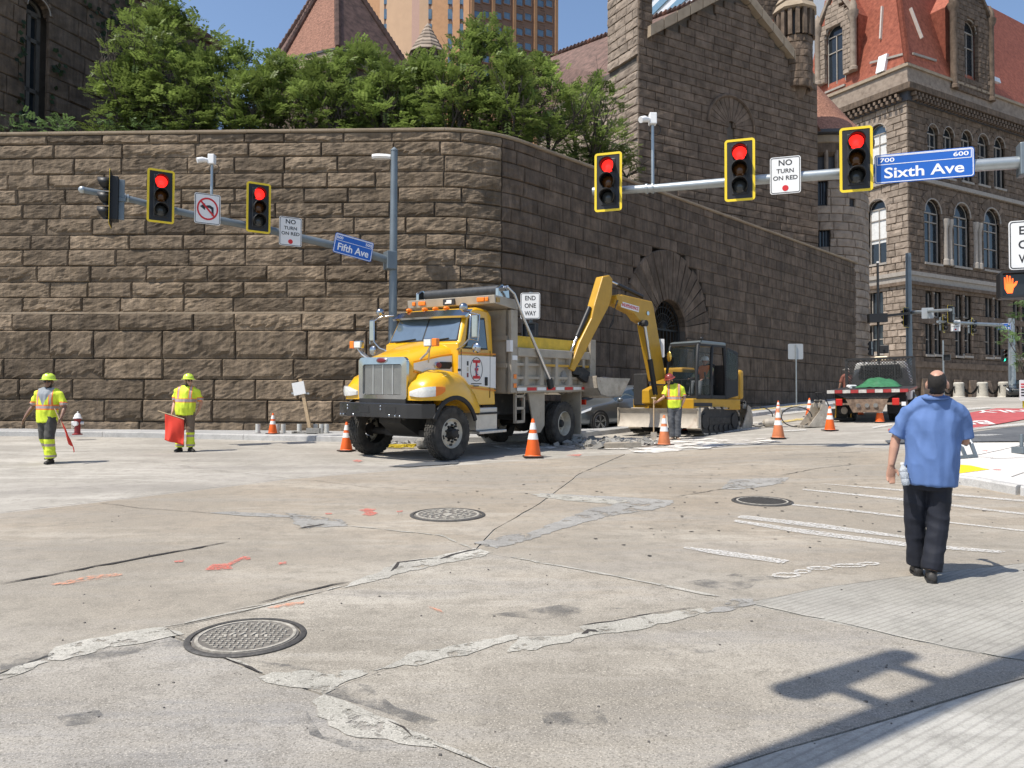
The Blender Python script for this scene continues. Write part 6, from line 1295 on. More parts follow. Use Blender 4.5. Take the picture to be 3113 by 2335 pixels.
        mb = MB(); mb.bb(-5.5, -2.2, y-s*.02, y+s*.06, 1.60, 1.66); mb.bb(-5.5, -2.2, y-s*.02, y+s*.06, 1.90, 1.96); mb.build('side_rails', m_body, sd)
        mb = MB(); mb.bb(-5.55, -3.2, y+s*.062, y+s*.075, 1.90, 1.955); mb.build('yellow_strip', m_cat, sd)
        for i in range(5): x = -2.55-i*.66; mb = MB(); mb.loft([[(x-w_, y-s*.02, z), (x+w_, y-s*.02, z), (x+w_*.7, y+s*.085, z), (x-w_*.7, y+s*.085, z)] for z, w_ in ((1.46, .13), (1.7, .085), (2.1, .08))]); mb.build('side_rib', m_body, sd)
        for i in range(8): x = -2.35-i*.42; mb = MB(); mb.bb(x-.19, x+.19, y+s*.081, y+s*.085, 1.345, 1.415); mb.build('reflective_tape', m_signr if i % 2 else m_signw, rlw)
        mb = MB(); mb.bb(-5.45, -2.25, y-s*.04, y+s*.02, 2.30, 2.56); mb.build('side_board', mat('yellow_painted_plank', (.60, .40, .03), .6, var=.18, scale=4, grime=.3, gcol=(.4, .33, .2), gscale=6), sd)
        mb = MB(); mb.loft([[(x0, y-s*.12, z), (x1, y-s*.12, z), (x1, y+s*.12, z), (x0, y+s*.12, z)] for x0, x1, z in ((-5.78, -5.45, 1.15), (-5.78, -5.48, 1.6), (-5.78, -5.50, 2.62))]); mb.build('rear_post', m_body, sd, bevel=.015)
        mb = MB(); mb.sph((-5.62, y+s*.125, 1.62), (.05, .012, .05), 10, 6); mb.build('red_marker', m_redl, sd)
        # ladder, wheel guards, flap
        mb = MB()
        for x in (-2.28, -2.62): mb.bb(x-.025, x+.025, s*1.08, s*1.14, .62, 1.32)
        for z in (.65, .95, 1.22): mb.bb(-2.64, -2.26, s*1.08, s*1.14, z-.03, z+.03)
        mb.build('ladder', m_body, T)
        mb = MB(); mb.prism([(-2.8, s*1.12, 1.32), (-3.52, s*1.12, 1.32), (-3.52, s*1.12, .52), (-3.34, s*1.12, .36), (-3.1, s*1.12, .36)], (0, -s*.03, 0)); mb.build('guard_plate', m_body, T)
        mb = MB(); mb.bb(-5.16, -5.12, s*.62, s*1.2, .22, 1.32); mb.build('mud_flap', m_body, T)
        for yy_ in (.72, 1.06): wheel(T, -4.35, s*yy_, .525, .53, .28, s, m_rim, False)
    mb = MB(); mb.bb(-5.5, -2.0, -1.12, 1.12, 1.28, 1.36); mb.build('bed_floor', m_body, T); mb = MB(); mb.bb(-5.66, -5.58, -1.05, 1.05, 1.2, 2.35); mb.build('tailgate', m_body, T)
    for y in (-.95, .95): mb = MB(); mb.bb(-5.7, -5.62, y-.1, y+.1, .95, 1.08); mb.build('tail_lamp', m_redl, T)
    mb = MB()
    for i in range(70): r = random.Random(i); mb.sph((r.uniform(-5.3, -2.4), r.uniform(-1, 1), 1.42+r.uniform(0, .25)), r.uniform(.1, .28), 6, 4)
    tag(mb.build('rubble_load', m_patchd, T), kind='stuff')
    return T
truck = build_truck()
# ---------------------------------------------------------------- excavator
def build_excavator():
    c = Vector((5.2, 23.2, 0)); c.z = gz(c.x, c.y)
    E = thing('excavator', c, 0, 'yellow tracked excavator with raised boom and steel blade', 'excavator', tilt=False)
    ph = rad(40); fwd = Vector((-math.sin(ph), -math.cos(ph), 0)); U = R3(fwd, Vector((-fwd.y, fwd.x, 0)), Vector((0, 0, 1)))            # undercarriage frame
    p2 = rad(47); f2 = Vector((-math.sin(p2), -math.cos(p2), 0)); W = R3(f2, Vector((-f2.y, f2.x, 0)), Vector((0, 0, 1)), (0, 0, -.2))               # slewing house frame
    def B(mb, name, m, M, parent=E, **k): X(mb, M); return mb.build(name, m, parent, **k)
    mb = MB(); mb.bb(-.7, .8, -.6, .6, .32, .72); mb.cyl((0, 0, .7), (0, 0, .86), .55, n=24); B(mb, 'undercarriage', m_dkst, U)
    for s in (-1, 1):
        y = s*.95; w_ = .42; H, r_ = .36, .36; pts = []
        for i in range(9): a = rad(90-180*i/8); pts.append((.98+r_*math.cos(a), H+r_*math.sin(a)))
        for i in range(9): a = rad(270-180*i/8); pts.append((-.98+r_*math.cos(a), H+r_*math.sin(a)))
        mb = MB(); mb.loft([[(x, y+d, z) for x, z in pts] for d in (-w_/2+.04, w_/2-.04)]); tb = B(mb, 'track_body', m_dkst, U)
        P = []; n = len(pts); per = []
        for i in range(n):
            a, b_ = Vector(pts[i]), Vector(pts[(i+1) % n]); L = (b_-a).length; per.append((a, b_, L))
        tot = sum(q[2] for q in per); N = 40; i0 = 0
        for k in range(N):
            d = tot*k/N
            for a, b_, L in per:
                if d <= L: break
                d -= L
            p = a.lerp(b_, d/L); t_ = (b_-a).normalized(); ang = math.atan2(t_.y, t_.x); mb = MB()
            mb.box((p.x, y, p.y), (.125, w_, .035), rot=Matrix.Rotation(-ang, 3, 'Y')); mb.box((p.x-t_.y*.025, y, p.y+t_.x*.025), (.03, w_, .045), rot=Matrix.Rotation(-ang, 3, 'Y')); B(mb, 'track_shoe', m_dustm if k % 3 else m_tyre, U, tb)
        for x in (-.98, .98): mb = MB(); mb.cyl((x, y-w_/2-.0, H), (x, y+w_/2+.0, H), .22, n=16); B(mb, 'sprocket', m_dkst, U, tb)
        for i in range(5): mb = MB(); x = -.66+i*.33; mb.cyl((x, y+s*(w_/2-.06), .16), (x, y+s*(w_/2-.01), .16), .09, n=12); B(mb, 'track_roller', m_dkst, U, tb)
        mb = MB(); mb.bb(-.7, .7, y+s*(w_/2-.05), y+s*(w_/2-.02), .28, .46); B(mb, 'track_frame', m_tyre, U, tb)
        mb = MB(); mb.bar((.7, s*.45, .4), (1.57, s*.6, .45), .12, .2); B(mb, 'blade_arm', m_dkst, U)
    mb = MB(); prof = [(1.72, .18), (1.66, .34), (1.64, .5), (1.68, .66), (1.74, .72)]
    mb.loft([[(x, y, z) for x, z in prof]+[(x-.06, y, z) for x, z in prof[::-1]] for y in (-1.28, 1.28)]); bl = B(mb, 'blade', mat('dusty_blade', (.50, .45, .38), .6, .2, var=.2, scale=2.5, grime=.6, gcol=(.26, .15, .10), gscale=1.8), U, smooth=40)
    for s in (-1, 1): mb = MB(); mb.bb(1.55, 1.7, s*1.26, s*1.30, .18, .74); B(mb, 'blade_cheek', m_dustm, U, bl)
    # house
    mb = MB(); mb.prism([(1.15, -1.05, .88), (1.15, 1.08, .88), (-1.35, 1.08, .88), (-1.6, .7, .88), (-1.68, 0, .88), (-1.6, -.7, .88), (-1.35, -1.05, .88)], (0, 0, .32)); hs = B(mb, 'house_deck', m_cat, W, bevel=.03)
    mb = MB(); mb.bb(.2, 1.12, 1.082, 1.086, .98, 1.08); B(mb, 'deck_marking', m_signk, W, hs)
    mb = MB(); P = [(-.55, 1.06), (-1.3, 1.06), (-1.58, .7), (-1.68, 0), (-1.58, -.7), (-1.3, -1.03), (.2, -1.03), (.2, .05), (-.55, .05)]; mb.prism([(x, y, 1.2) for x, y in P], (0, 0, .95)); B(mb, 'engine_cover', m_cat, W, bevel=.06)
    mb = MB(); mb.bb(-1.71, -1.45, .3, 1.0, 1.2, 2.1); B(mb, 'counterweight', m_cat, W, bevel=.08)
    mb = MB(); mb.bb(-.2, 1.1, -1.04, -.42, 1.2, 1.65); B(mb, 'tank_cover', m_dkst, W, bevel=.05)
    # cab, with open door
    x0, x1, y0, y1, z0, z1 = -.55, .95, .05, 1.06, 1.2, 2.80; m_pst = mat('cab_post_black', (.014, .015, .016), .6, var=.1); m_cg = mat('cab_glass', (.03, .04, .04), .05, var=.05, alpha=.2, spec=.45)
    cab_ = None; mb = MB()
    mb.tube([(x1, y0, z0), (x1+.02, y0, 1.9), (x1-.10, y0+.03, z1-.1), (x1-.22, y0+.05, z1)], .045, 8); mb.tube([(x1, y1, z0), (x1+.02, y1, 1.9), (x1-.10, y1-.03, z1-.1), (x1-.22, y1-.05, z1)], .05, 8)
    mb.tube([(.22, y1, z0), (.22, y1, 2.2), (.12, y1-.02, z1-.05)], .045, 8); mb.tube([(x0, y1, z0), (x0, y1, 2.0), (x0+.05, y1-.03, z1-.05)], .06, 8); mb.tube([(x0, y0, z0), (x0+.05, y0, z1-.05)], .06, 8)
    mb.bar((x1-.15, y0, z1-.04), (x1-.15, y1, z1-.04), .08, .08); mb.bar((x1, y0, 1.75), (x1, y1, 1.75), .04, .03); mb.bar((x0, y1-.01, z0+.05), (x1, y1-.01, z0+.05), .07, .1); mb.bar((x0, y1-.03, z1-.05), (x1-.15, y1-.04, z1-.05), .07, .07); mb.bar((x0, y0, z1-.05), (x1-.15, y0, z1-.05), .07, .07); mb.bar((x1, y0, z0+.04), (x1, y1, z0+.04), .08, .08)
    cab_ = B(mb, 'cab_frame', m_pst, W, smooth=50)
    mb = MB(); mb.loft([[(x0-.02, y0-.03, z), (x1-.18+dx, y0-.03, z), (x1-.18+dx, y1+.01, z), (x0-.02, y1+.01, z)] for z, dx in ((z1-.04, 0), (z1+.03, .02), (z1+.07, -.12))]); B(mb, 'cab_roof', mat('cab_roof_paint', (.12, .14, .145), .3, var=.05, coat=.4), W, cab_, bevel=.03)
    mb = MB(); mb.prism([(x1+.015, y0+.06, z0+.1), (x1+.03, y0+.06, 1.74), (x1+.03, y1-.06, 1.74), (x1+.015, y1-.06, z0+.1)], (-.006, 0, 0)); B(mb, 'front_glass_lower', m_cg, W, cab_)
    mb = MB(); mb.prism([(x1+.03, y0+.06, 1.77), (x1-.11, y0+.08, z1-.1), (x1-.11, y1-.08, z1-.1), (x1+.03, y1-.06, 1.77)], (-.006, 0, 0)); B(mb, 'front_glass', m_cg, W, cab_)
    mb = MB(); mb.prism([(.27, y1, z0+.12), (x1-.05, y1, z0+.12), (x1-.02, y1, 1.9), (x1-.18, y1-.04, z1-.12), (.2, y1-.02, z1-.12)], (0, -.006, 0)); B(mb, 'side_glass', m_cg, W, cab_)
    mb = MB(); mb.prism([(x0+.08, y1+.05, 1.8), (.15, y1+.05, 1.8), (.1, y1+.03, z1-.15), (x0+.1, y1+.03, z1-.15)], (-.0, -.006, 0)); gl_ = B(mb, 'door_glass', m_cg, W @ Matrix.Translation((-.62, .02, 0)), cab_)
    mb = MB(); mb.prism([(x0-.05, y1-.0, z0), (x0-.62, y1+.02, z0+.1), (x0-.62, y1+.02, z1-.2), (x0-.05, y1, z1-.06)], (0, .04, 0)); B(mb, 'rear_quarter', m_pst, W, cab_, bevel=.02)
    mb = MB(); mb.prism([(x0-.12, y1+.042, 1.75), (x0-.54, y1+.062, 1.75), (x0-.54, y1+.062, z1-.3), (x0-.12, y1+.042, z1-.16)], (0, .006, 0)); B(mb, 'quarter_glass', m_cg, W, cab_)
    mb = MB(); mb.bb(x0, x1-.05, y0, y1-.05, z0-.0, z0+.04); mb.bb(x0-.02, x0+.03, y0, y1, z0, 2.2); mb.bb(x0, x1-.3, y0-.02, y0+.02, z0, 2.0); B(mb, 'cab_floor', m_dkst, W, cab_)
    mb = MB(); mb.bb(-.35, .12, .32, .80, z0+.04, 1.60); mb.loft([[(-.42, .34, 1.6), (-.28, .34, 1.6), (-.28, .78, 1.6), (-.42, .78, 1.6)], [(-.52, .38, 2.25), (-.40, .38, 2.25), (-.40, .74, 2.25), (-.52, .74, 2.25)]]); B(mb, 'seat', m_dkst, W, cab_, bevel=.04)
    for y in (.28, .86): mb = MB(); mb.bb(-.1, .25, y-.06, y+.06, 1.6, 1.78); mb.tube([(.2, y, 1.78), (.24, y, 1.98)], .03, 6); B(mb, 'joystick_console', m_black, W, cab_)
    mb = MB(); mb.tube([(.75, .4, z0), (.72, .4, 1.75)], .02, 6); mb.tube([(.75, .7, z0), (.72, .7, 1.75)], .02, 6); B(mb, 'travel_levers', m_black, W, cab_)
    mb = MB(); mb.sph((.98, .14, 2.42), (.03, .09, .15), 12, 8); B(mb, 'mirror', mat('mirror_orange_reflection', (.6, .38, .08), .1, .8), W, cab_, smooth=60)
    mb = MB(); mb.tube([(x1-.2, y1, z1), (x1-.2, y1+.02, z1+.08)], .012, 5); mb.sph((x1-.2, y1+.02, z1+.11), .05, 8, 6); B(mb, 'roof_lamp', m_black, W, cab_)
    # boom in its own vertical plane (house x forward, z up), set to the right of the cab
    yb = -.22
    def arm(P, w_, name, m, parent=E, y=yb):
        mb = MB(); mb.prism([(x, y-w_/2, z) for x, z in P], (0, w_, 0)); return B(mb, name, m, W, parent, bevel=.025)
    # pixels on the boom plane give its outline
    o2 = c+W.to_3x3() @ Vector((0, yb, 0)); PB = Plane((o2.x, o2.y), math.atan2(f2.x, f2.y))
    def bp(u, v): s, z = PB.px(u, v); return (s, z-c.z+.2)
    mb = MB(); mb.prism([(1.0, -.5, .95), (1.55, -.42, 1.05), (1.55, -.42, 1.45), (1.0, -.5, 1.6)], (0, .5, 0)); B(mb, 'swing_bracket', m_cat, W, E, bevel=.03)
    boom = arm([bp(1983, 1160), bp(2012, 1150), bp(1995, 1050), bp(1976, 940), bp(1970, 918), bp(1880, 897), bp(1862, 900), bp(1856, 925), bp(1915, 955), bp(1930, 975), bp(1948, 985), bp(1962, 1060)], .30, 'boom', m_cat)
    arm([bp(1858, 900), bp(1866, 896), bp(1880, 903), bp(1878, 925), bp(1864, 930)], .36, 'boom_head', m_cat, boom)
    mb = MB(); s0, za = bp(1870, 912); 
    q0, q1 = bp(1876, 918), bp(1930, 934); mb.prism([(q0[0], yb+.152, q0[1]-.0), (q1[0], yb+.152, q1[1]), (q1[0]+.02, yb+.152, q1[1]-.16), (q0[0]+.02, yb+.152, q0[1]-.16)], (0, .004, 0)); lbp = B(mb, 'name_panel', m_signw, W, boom)
    dx = Vector((q1[0]-q0[0], 0, q1[1]-q0[1])); L = dx.length; dx.normalize(); up_ = Vector((-dx.z, 0, dx.x)); up_ = up_ if up_.z > 0 else -up_
    cen = Vector(((q0[0]+q1[0])/2+.01, yb+.158, (q0[1]+q1[1])/2-.08)); text('lettering', 'INDEPENDENCE', .13, m_signr, lbp, W @ R3(dx, up_, dx.cross(up_), cen), L*.92, True)
    stick = arm([bp(1822, 842), bp(1842, 838), bp(1852, 850), bp(1850, 900), bp(1842, 930), bp(1800, 1010), bp(1768, 1072), bp(1735, 1130), bp(1722, 1122), bp(1752, 1040), bp(1788, 968), bp(1796, 930)], .26, 'stick', m_cat)
    mb = MB(); s_, z_ = bp(1706, 1150); a1, a2 = bp(1838, 842), bp(1962, 905)
    def ram(pa, pb, f, ra, rb, name, y=yb):
        a, b_ = Vector((pa[0], y, pa[1])), Vector((pb[0], y, pb[1])); m_ = a.lerp(b_, f); mb = MB(); mb.cyl(a, m_, ra, n=12); o = B(mb, name, m_black, W, E, smooth=50); mb = MB(); mb.cyl(m_, b_, rb, n=10); B(mb, 'ram_rod', m_cyl, W, o, smooth=50); mb = MB(); mb.cyl(b_-Vector((0, .08, 0)), b_+Vector((0, .08, 0)), rb*2.2, n=10); B(mb, 'ram_eye', m_dkst, W, o); return o
    ram(bp(1952, 902), bp(1846, 850), .72, .06, .035, 'stick_cylinder', yb+.0)
    ram(bp(1972, 1200), bp(1938, 985), .5, .075, .042, 'boom_cylinder', yb+.24)
    ram(bp(1792, 935), bp(1730, 1080), .62, .065, .036, 'bucket_cylinder', yb+.0)
    for k in (0, 1): mb = MB(); mb.tube([(*bp(1862, 915)[:1], yb+.17+.03*k, bp(1862, 915)[1]), (bp(1852, 940)[0], yb+.2, bp(1852, 940)[1]), (bp(1846, 985-12*k)[0], yb+.2, bp(1846, 985-12*k)[1]), (bp(1838, 1000)[0], yb+.16, bp(1838, 1000)[1])], .014, 6); B(mb, 'hose', m_rubber, W, stick)
    for u, v in ((1955, 954), (1930, 985)): mb = MB(); s_, z_ = bp(u, v); mb.cyl((s_, yb+.15, z_), (s_, yb+.18, z_), .06, n=12); B(mb, 'pivot_pin', m_chr, W, boom)
    # bucket, curled, teeth towards the machine
    pts = [bp(u, v) for u, v in ((1786, 1145), (1830, 1138), (1885, 1150), (1858, 1205), (1792, 1206))]
    bk = None; out = [bp(u, v) for u, v in ((1783, 1148), (1786, 1180), (1796, 1203), (1825, 1210), (1858, 1206), (1885, 1152))]; wb = .72
    for s in (-1, 1):
        mb = MB(); mb.prism([(x, yb+s*wb/2, z) for x, z in out], (0, -s*.03, 0)); o = B(mb, 'bucket_side', m_dustm, W, E); bk = bk or o
    mb = MB(); mb.loft([[(x, yb-wb/2, z) for x, z in out[:5]]+[(x*1.0-.0, yb-wb/2, z+.04) for x, z in out[:5][::-1]], [(x, yb+wb/2, z) for x, z in out[:5]]+[(x, yb+wb/2, z+.04) for x, z in out[:5][::-1]]]); B(mb, 'bucket_shell', m_dustm, W, bk)
    mb = MB(); a, b_ = out[0], bp(1758, 1130); mb.bar((a[0], yb, a[1]), (b_[0], yb, b_[1]), .3, .16, up=(0, 1, 0)); mb.bar((b_[0], yb, b_[1]), (*[bp(1735, 1125)[0]], yb, bp(1735, 1125)[1]), .2, .2, up=(0, 1, 0)); B(mb, 'bucket_link', m_dkst, W, bk)
    mb = MB(); mb.sph(((out[0][0]+out[5][0])/2, yb, (out[0][1]+out[5][1])/2-.12), (.26, .34, .16), 10, 6); B(mb, 'bucket_soil', m_patchd, W, bk)
    # guard at the left of the cab front
    mb = MB(); mb.bb(1.12, 1.2, -1.0, -.5, 1.0, 1.95); B(mb, 'front_guard', m_dkst, W, bevel=.03)
    return E, W, c
exc, EW, EC = build_excavator()
# ---------------------------------------------------------------- cars
def car(name, loc, head, paint, label, L=4.65, parts=True):
    T = thing(name, loc, math.atan2(head[1], head[0]), label, 'car', tilt=True)
    #      x     halfw  zlow  zbelt  roofz roofw
    st = [(2.30, .55, .42, .66, .66, .50), (2.22, .74, .26, .72, .73, .66), (1.95, .86, .22, .80, .82, .74), (1.45, .90, .20, .88, .90, .76), (1.0, .905, .20, .93, .96, .74), (.72, .905, .20, .95, 1.03, .70), (.1, .905, .20, .97, 1.38, .60), (-.4, .905, .20, .98, 1.45, .58), (-1.1, .905, .20, 1.0, 1.42, .57), (-1.55, .90, .20, 1.02, 1.24, .60), (-1.95, .87, .24, 1.03, 1.06, .68), (-2.25, .80, .32, 1.0, 1.02, .66), (-2.33, .66, .42, .90, .92, .58)]
    rings = []
    for x, w_, zl, zb, zr, wr in st:
        h = [(w_*.93, zl), (w_, zl+.10), (w_*1.01, (zl+zb)/2), (w_*.97, zb-.05), (w_*.94, zb), (wr+.02, zr-.06 if zr-zb > .15 else zr-.01), (wr*.8, zr), (wr*.3, zr+.015)]
        rings.append([(x, y, z) for y, z in h]+[(x, -y, z) for y, z in h[::-1]])
    mb = MB(); mb.loft(rings); n = 16; glass = []
    for i in range(len(st)-1):
        for j in range(n):
            mb.m[i*n+j] = 1 if (j in (4, 10) and 5 <= i <= 8) or (j in (5, 6, 7, 8, 9) and i in (5, 8)) else 0
    bd = mb.build('body', [paint, m_autog], T, 50)
    md = bd.modifiers.new('sub', 'SUBSURF'); md.levels = md.render_levels = 1
    for s in (-1, 1):
        for x in (1.42, -1.32):
            wheel(T, x, s*.828, .325, .33, .22, s, m_alu, spokes=5, rr=.235)
            mb = MB(); mb.cyl((x, s*.70, .33), (x, s*.916, .33), .375, n=28); mb.build('wheel_arch', m_rubber, T)
        mb = MB(); mb.sph((.62, s*1.0, 1.0), (.09, .11, .075), 12, 8); mb.build('door_mirror', paint, T, 60)
        mb = MB(); mb.prism([(2.16, s*.74, .66), (1.75, s*.875, .80), (1.80, s*.885, .72), (2.2, s*.76, .60)], (0, s*.02, 0)); mb.build('headlight', m_hl, T)
        mb = MB(); mb.prism([(-2.28, s*.6, .92), (-2.2, s*.82, .94), (-1.95, s*.885, .92), (-2.2, s*.83, .80), (-2.29, s*.6, .80)], (0, s*.02, 0)); mb.build('tail_lamp', m_redl, T)
        for x in (.62, -.42): mb = MB(); mb.bb(x-.005, x+.005, s*.905, s*.916, .32, .94); mb.build('door_seam', m_rubber, T)
        mb = MB(); mb.bb(-.35, -.15, s*.90, s*.93, .84, .875); mb.build('door_handle', paint, T, bevel=.01)
        for x in (-.42,): mb = MB(); mb.loft([[(x-.05, s*.875, .98), (x+.05, s*.875, .98), (x+.05, s*.895, .98), (x-.05, s*.895, .98)], [(x-.05, s*.62, 1.38), (x+.05, s*.62, 1.38), (x+.05, s*.645, 1.38), (x-.05, s*.645, 1.38)]]); mb.build('door_pillar', m_rubber, T)
    mb = MB(); mb.prism([(2.24, -.5, .40), (2.24, .5, .40), (2.22, .42, .60), (2.22, -.42, .60)], (.05, 0, 0)); mb.build('grille', m_rubber, T)
    return T
m_carg = mat('grey_car_paint', (.16, .175, .185), .3, .5, var=.05, coat=.7); m_carb = mat('black_car_paint', (.012, .014, .016), .25, .2, var=.05, coat=.7)
p = gp(1822, 1314); head = Vector((-.80, -.60, 0)).normalized(); sd_ = Vector((-head.y, head.x, 0)); loc = p-head*1.42-sd_*.85; loc.z = gz(loc.x, loc.y)
car('sedan', loc, head, m_carg, 'grey sedan waiting between the dump truck and the excavator')
p = at(3105, 1205, 56); p.z = gz(p.x, p.y); car('parked_car', p, (-.55, -.84), m_carb, 'black car parked by the courthouse beyond the bollards')
# ---------------------------------------------------------------- flatbed truck
def flatbed():
    rl, rr_ = gp(2500, 1276), gp(2722, 1284); hd = Vector((.52, .855, 0)).normalized(); sd = Vector((-hd.y, hd.x, 0))
    Y = 24.5; a = at(2519, 1182, Y+.5); c = Vector((a.x, a.y, 0))-sd*1.15; c.z = gz(c.x, c.y)
    T = thing('flatbed_truck', c, math.atan2(hd.y, hd.x), 'dark flatbed truck seen from behind with red and white tail board', 'truck', tilt=True)
    zb = 1.05; m_rust = mat('rusty_steel', (.16, .11, .08), .8, .2, var=.35, scale=6, col2=(.24, .17, .12)); m_blkp = mat('worn_black_paint', (.02, .02, .02), .6, var=.4, scale=8, grime=.5, gcol=(.12, .10, .09), gscale=9)
    mb = MB(); mb.bb(0, 3.9, -1.18, 1.18, zb-.10, zb); bd = mb.build('deck', m_blkp, T)
    for i in range(10): mb = MB(); mb.bb(-.012, 0, -1.18+i*.236+.004, -1.18+(i+1)*.236-.004, zb-.10, zb+.005); mb.build('reflective_tape', mat('worn_red_tape', (.33, .03, .03), .6, var=.3, scale=9) if i % 2 == 0 else mat('worn_white_tape', (.5, .48, .44), .6, var=.25, scale=9), bd)
    for i in range(11): mb = MB(); mb.bb(.15+i*.34, .40+i*.34, -1.19, -1.182, zb-.09, zb-.02); mb.build('side_tape', m_rust if i % 2 else m_redl, bd)
    mb = MB(); mb.loft([[(x, y, z) for y, z in ((-1.0, zb-.1), (1.0, zb-.1), (.6, zb-.28), (-.6, zb-.28))] for x in (.05, .2)]); mb.build('rear_beam', m_blkp, T)
    mb = MB(); mb.prism([(.0, -.62, zb-.30), (.0, .62, zb-.30), (.0, .42, zb-.72), (.0, -.42, zb-.72)], (.04, 0, 0)); hp = mb.build('hitch_plate', m_rust, T)
    for y in (-.25, 0, .25): mb = MB(); mb.lathe([(.05, -.04), (.07, -.04), (.07, 0), (.05, 0)], 12, (0, y, zb-.5), 'x'); mb.build('hitch_ring', m_chr, hp)
    mb = MB(); mb.bar((.02, -1.0, zb-.45), (.02, 1.0, zb-.45), .05, .06); mb.build('light_bar_rail', m_rust, T)
    for s in (-1, 1): mb = MB(); mb.bb(-.03, .06, s*.72, s*.92, zb-.50, zb-.28); mb.build('tail_lamp', m_redl, T, bevel=.02)
    mb = MB(); mb.bb(-.01, .02, -1.1, -.98, zb-.52, zb-.40); mb.build('white_marker', m_signw, T)
    for s in (-1, 1):
        for y in (.62, .92): wheel(T, 1.35, s*y, .40, .405, .24, s, m_rim, False)
        mb = MB(); mb.bb(.75, .78, s*.5, s*1.05, .25, .95); mb.build('mud_flap', m_rubber, T)
        wheel(T, 5.1, s*.9, .40, .405, .24, s, m_rim, True); mb = MB(); mb.bb(0.3, 5.6, s*.38, s*.48, .62, .84); mb.build('chassis_rail', m_dkst, T)
    # headboard of expanded metal
    mb = MB(); zt = zb+1.02
    for y in (-1.1, 1.1): mb.bb(3.85, 3.92, y-.05, y+.05, zb, zt)
    mb.bb(3.85, 3.92, -1.1, 1.1, zt-.05, zt+.03); mb.bb(3.85, 3.92, -1.1, 1.1, zb, zb+.06)
    for y in (-.5, 0, .5): mb.bb(3.86, 3.90, y-.02, y+.02, zb, zt)
    hb = mb.build('headboard_frame', m_blkp, T)
    mb = MB()
    for i in range(-6, 24):
        for sg in (-1, 1):
            y0 = -1.1+i*.1; 
            pts = [(y0+sg*k*.1, zb+k*.1) for k in range(11)]
            for (ya, za), (yb_, zb_) in zip(pts, pts[1:]):
                if -1.1 <= ya <= 1.1 and -1.1 <= yb_ <= 1.1: mb.bar((3.885, ya, za), (3.885, yb_, zb_), .034, .014, up=(1, 0, 0))
    tag(mb.build('headboard_mesh', m_blkp, hb), kind='stuff')
    # cab beyond
    mb = MB(); mb.loft([[(x, y*w_, z) for y, z in ((-.98, .55), (-.98, 1.25), (-.80, zr), (.80, zr), (.98, 1.25), (.98, .55))] for x, w_, zr in ((4.1, 1, 1.92), (4.9, 1, 1.95), (5.4, 1, 1.3), (6.5, .95, 1.22))]); cb = mb.build('cab', m_wpaint, T, bevel=.05)
    mb = MB(); mb.prism([(4.09, -.74, 1.32), (4.09, .74, 1.32), (4.09, .64, 1.82), (4.09, -.64, 1.82)], (-.01, 0, 0)); mb.build('rear_window', m_autog, cb)
    mb = MB(); mb.bb(4.4, 4.6, -.22, .22, 2.0, 2.14); mb.build('beacon_bar', mat('beacon_lamp', (.75, .62, .42), .3, emit=.4), cb, bevel=.05)
    # green tarpaulin heap
    mb = MB(); nx, ny = 14, 12; V = []
    for i in range(nx+1):
        for j in range(ny+1):
            x, y = i/nx, j/ny; z = max(0, .30*math.sin(math.pi*x)*math.sin(math.pi*y)**.7*(1+.6*nz3(x*5, y*5, 2))+.05*nz3(x*11, y*11, 5)); V.append((2.1+1.4*x, -.75+1.35*y, zb+.02+z))
    mb.add(V, [(i*(ny+1)+j, (i+1)*(ny+1)+j, (i+1)*(ny+1)+j+1, i*(ny+1)+j+1) for i in range(nx) for j in range(ny)]); return T, mb
fb, tm = flatbed()
t = thing('tarpaulin', fb.location, 0, 'crumpled green tarpaulin heaped on the flatbed deck', 'tarpaulin'); t.rotation_euler = fb.rotation_euler
tm.build('sheet', mat('green_tarp', (.035, .15, .065), .5, var=.3, scale=10), t, 60); mb = MB(); mb.tube([(2.2, .75, 1.08), (2.6, .9, 1.12), (3.0, .7, 1.1)], .05, 6); mb.build('rolled_edge', m_signw, t)
# ================================================================ people
def shade_noise(me, amp, f=9, asx=1, seed=0):
    if not amp: return
    n = len(me.vertices); co = np.empty(n*3); me.vertices.foreach_get('co', co); co = co.reshape(-1, 3); no = np.empty(n*3); me.vertices.foreach_get('normal', no); no = no.reshape(-1, 3)
    d = np.array([.75-2.2*abs(noise.noise(Vector((x*f+z*f*.35+seed, y*f, z*f*asx))))+.7*noise.noise(Vector((x*f*2.3, y*f*2.3+seed, z*f*asx*2.1))) for x, y, z in co])
    co += no*(d*amp)[:, None]; me.vertices.foreach_set('co', co.ravel()); me.update()
def blob(name, mb, voxel, mts, parent, fn=None, wr=0, f=9, asx=1, smooth=True, relax=3):
    """closed pieces fused into one continuous skin"""
    me = bpy.data.meshes.new('t'); me.from_pydata(mb.v, [], mb.f); b = bmesh.new(); b.from_mesh(me); bmesh.ops.recalc_face_normals(b, faces=b.faces[:]); b.to_mesh(me); b.free()
    o = bpy.data.objects.new('t', me); COL.objects.link(o); md = o.modifiers.new('r', 'REMESH'); md.mode = 'VOXEL'; md.voxel_size = voxel
    if relax: sm = o.modifiers.new('s', 'SMOOTH'); sm.iterations = relax; sm.factor = .5
    dg = bpy.context.evaluated_depsgraph_get(); m2 = bpy.data.meshes.new_from_object(o.evaluated_get(dg)); bpy.data.objects.remove(o, do_unlink=True)
    m2.name = name; m2.materials.clear()
    for m in (mts if isinstance(mts, (list, tuple)) else [mts]): m2.materials.append(m)
    shade_noise(m2, wr, f, asx)
    if fn:
        for p in m2.polygons: p.material_index = fn(p.center, p.normal)
    if smooth: m2.shade_smooth()
    ob = bpy.data.objects.new(name, m2); COL.objects.link(ob); ob.parent = parent; return ob
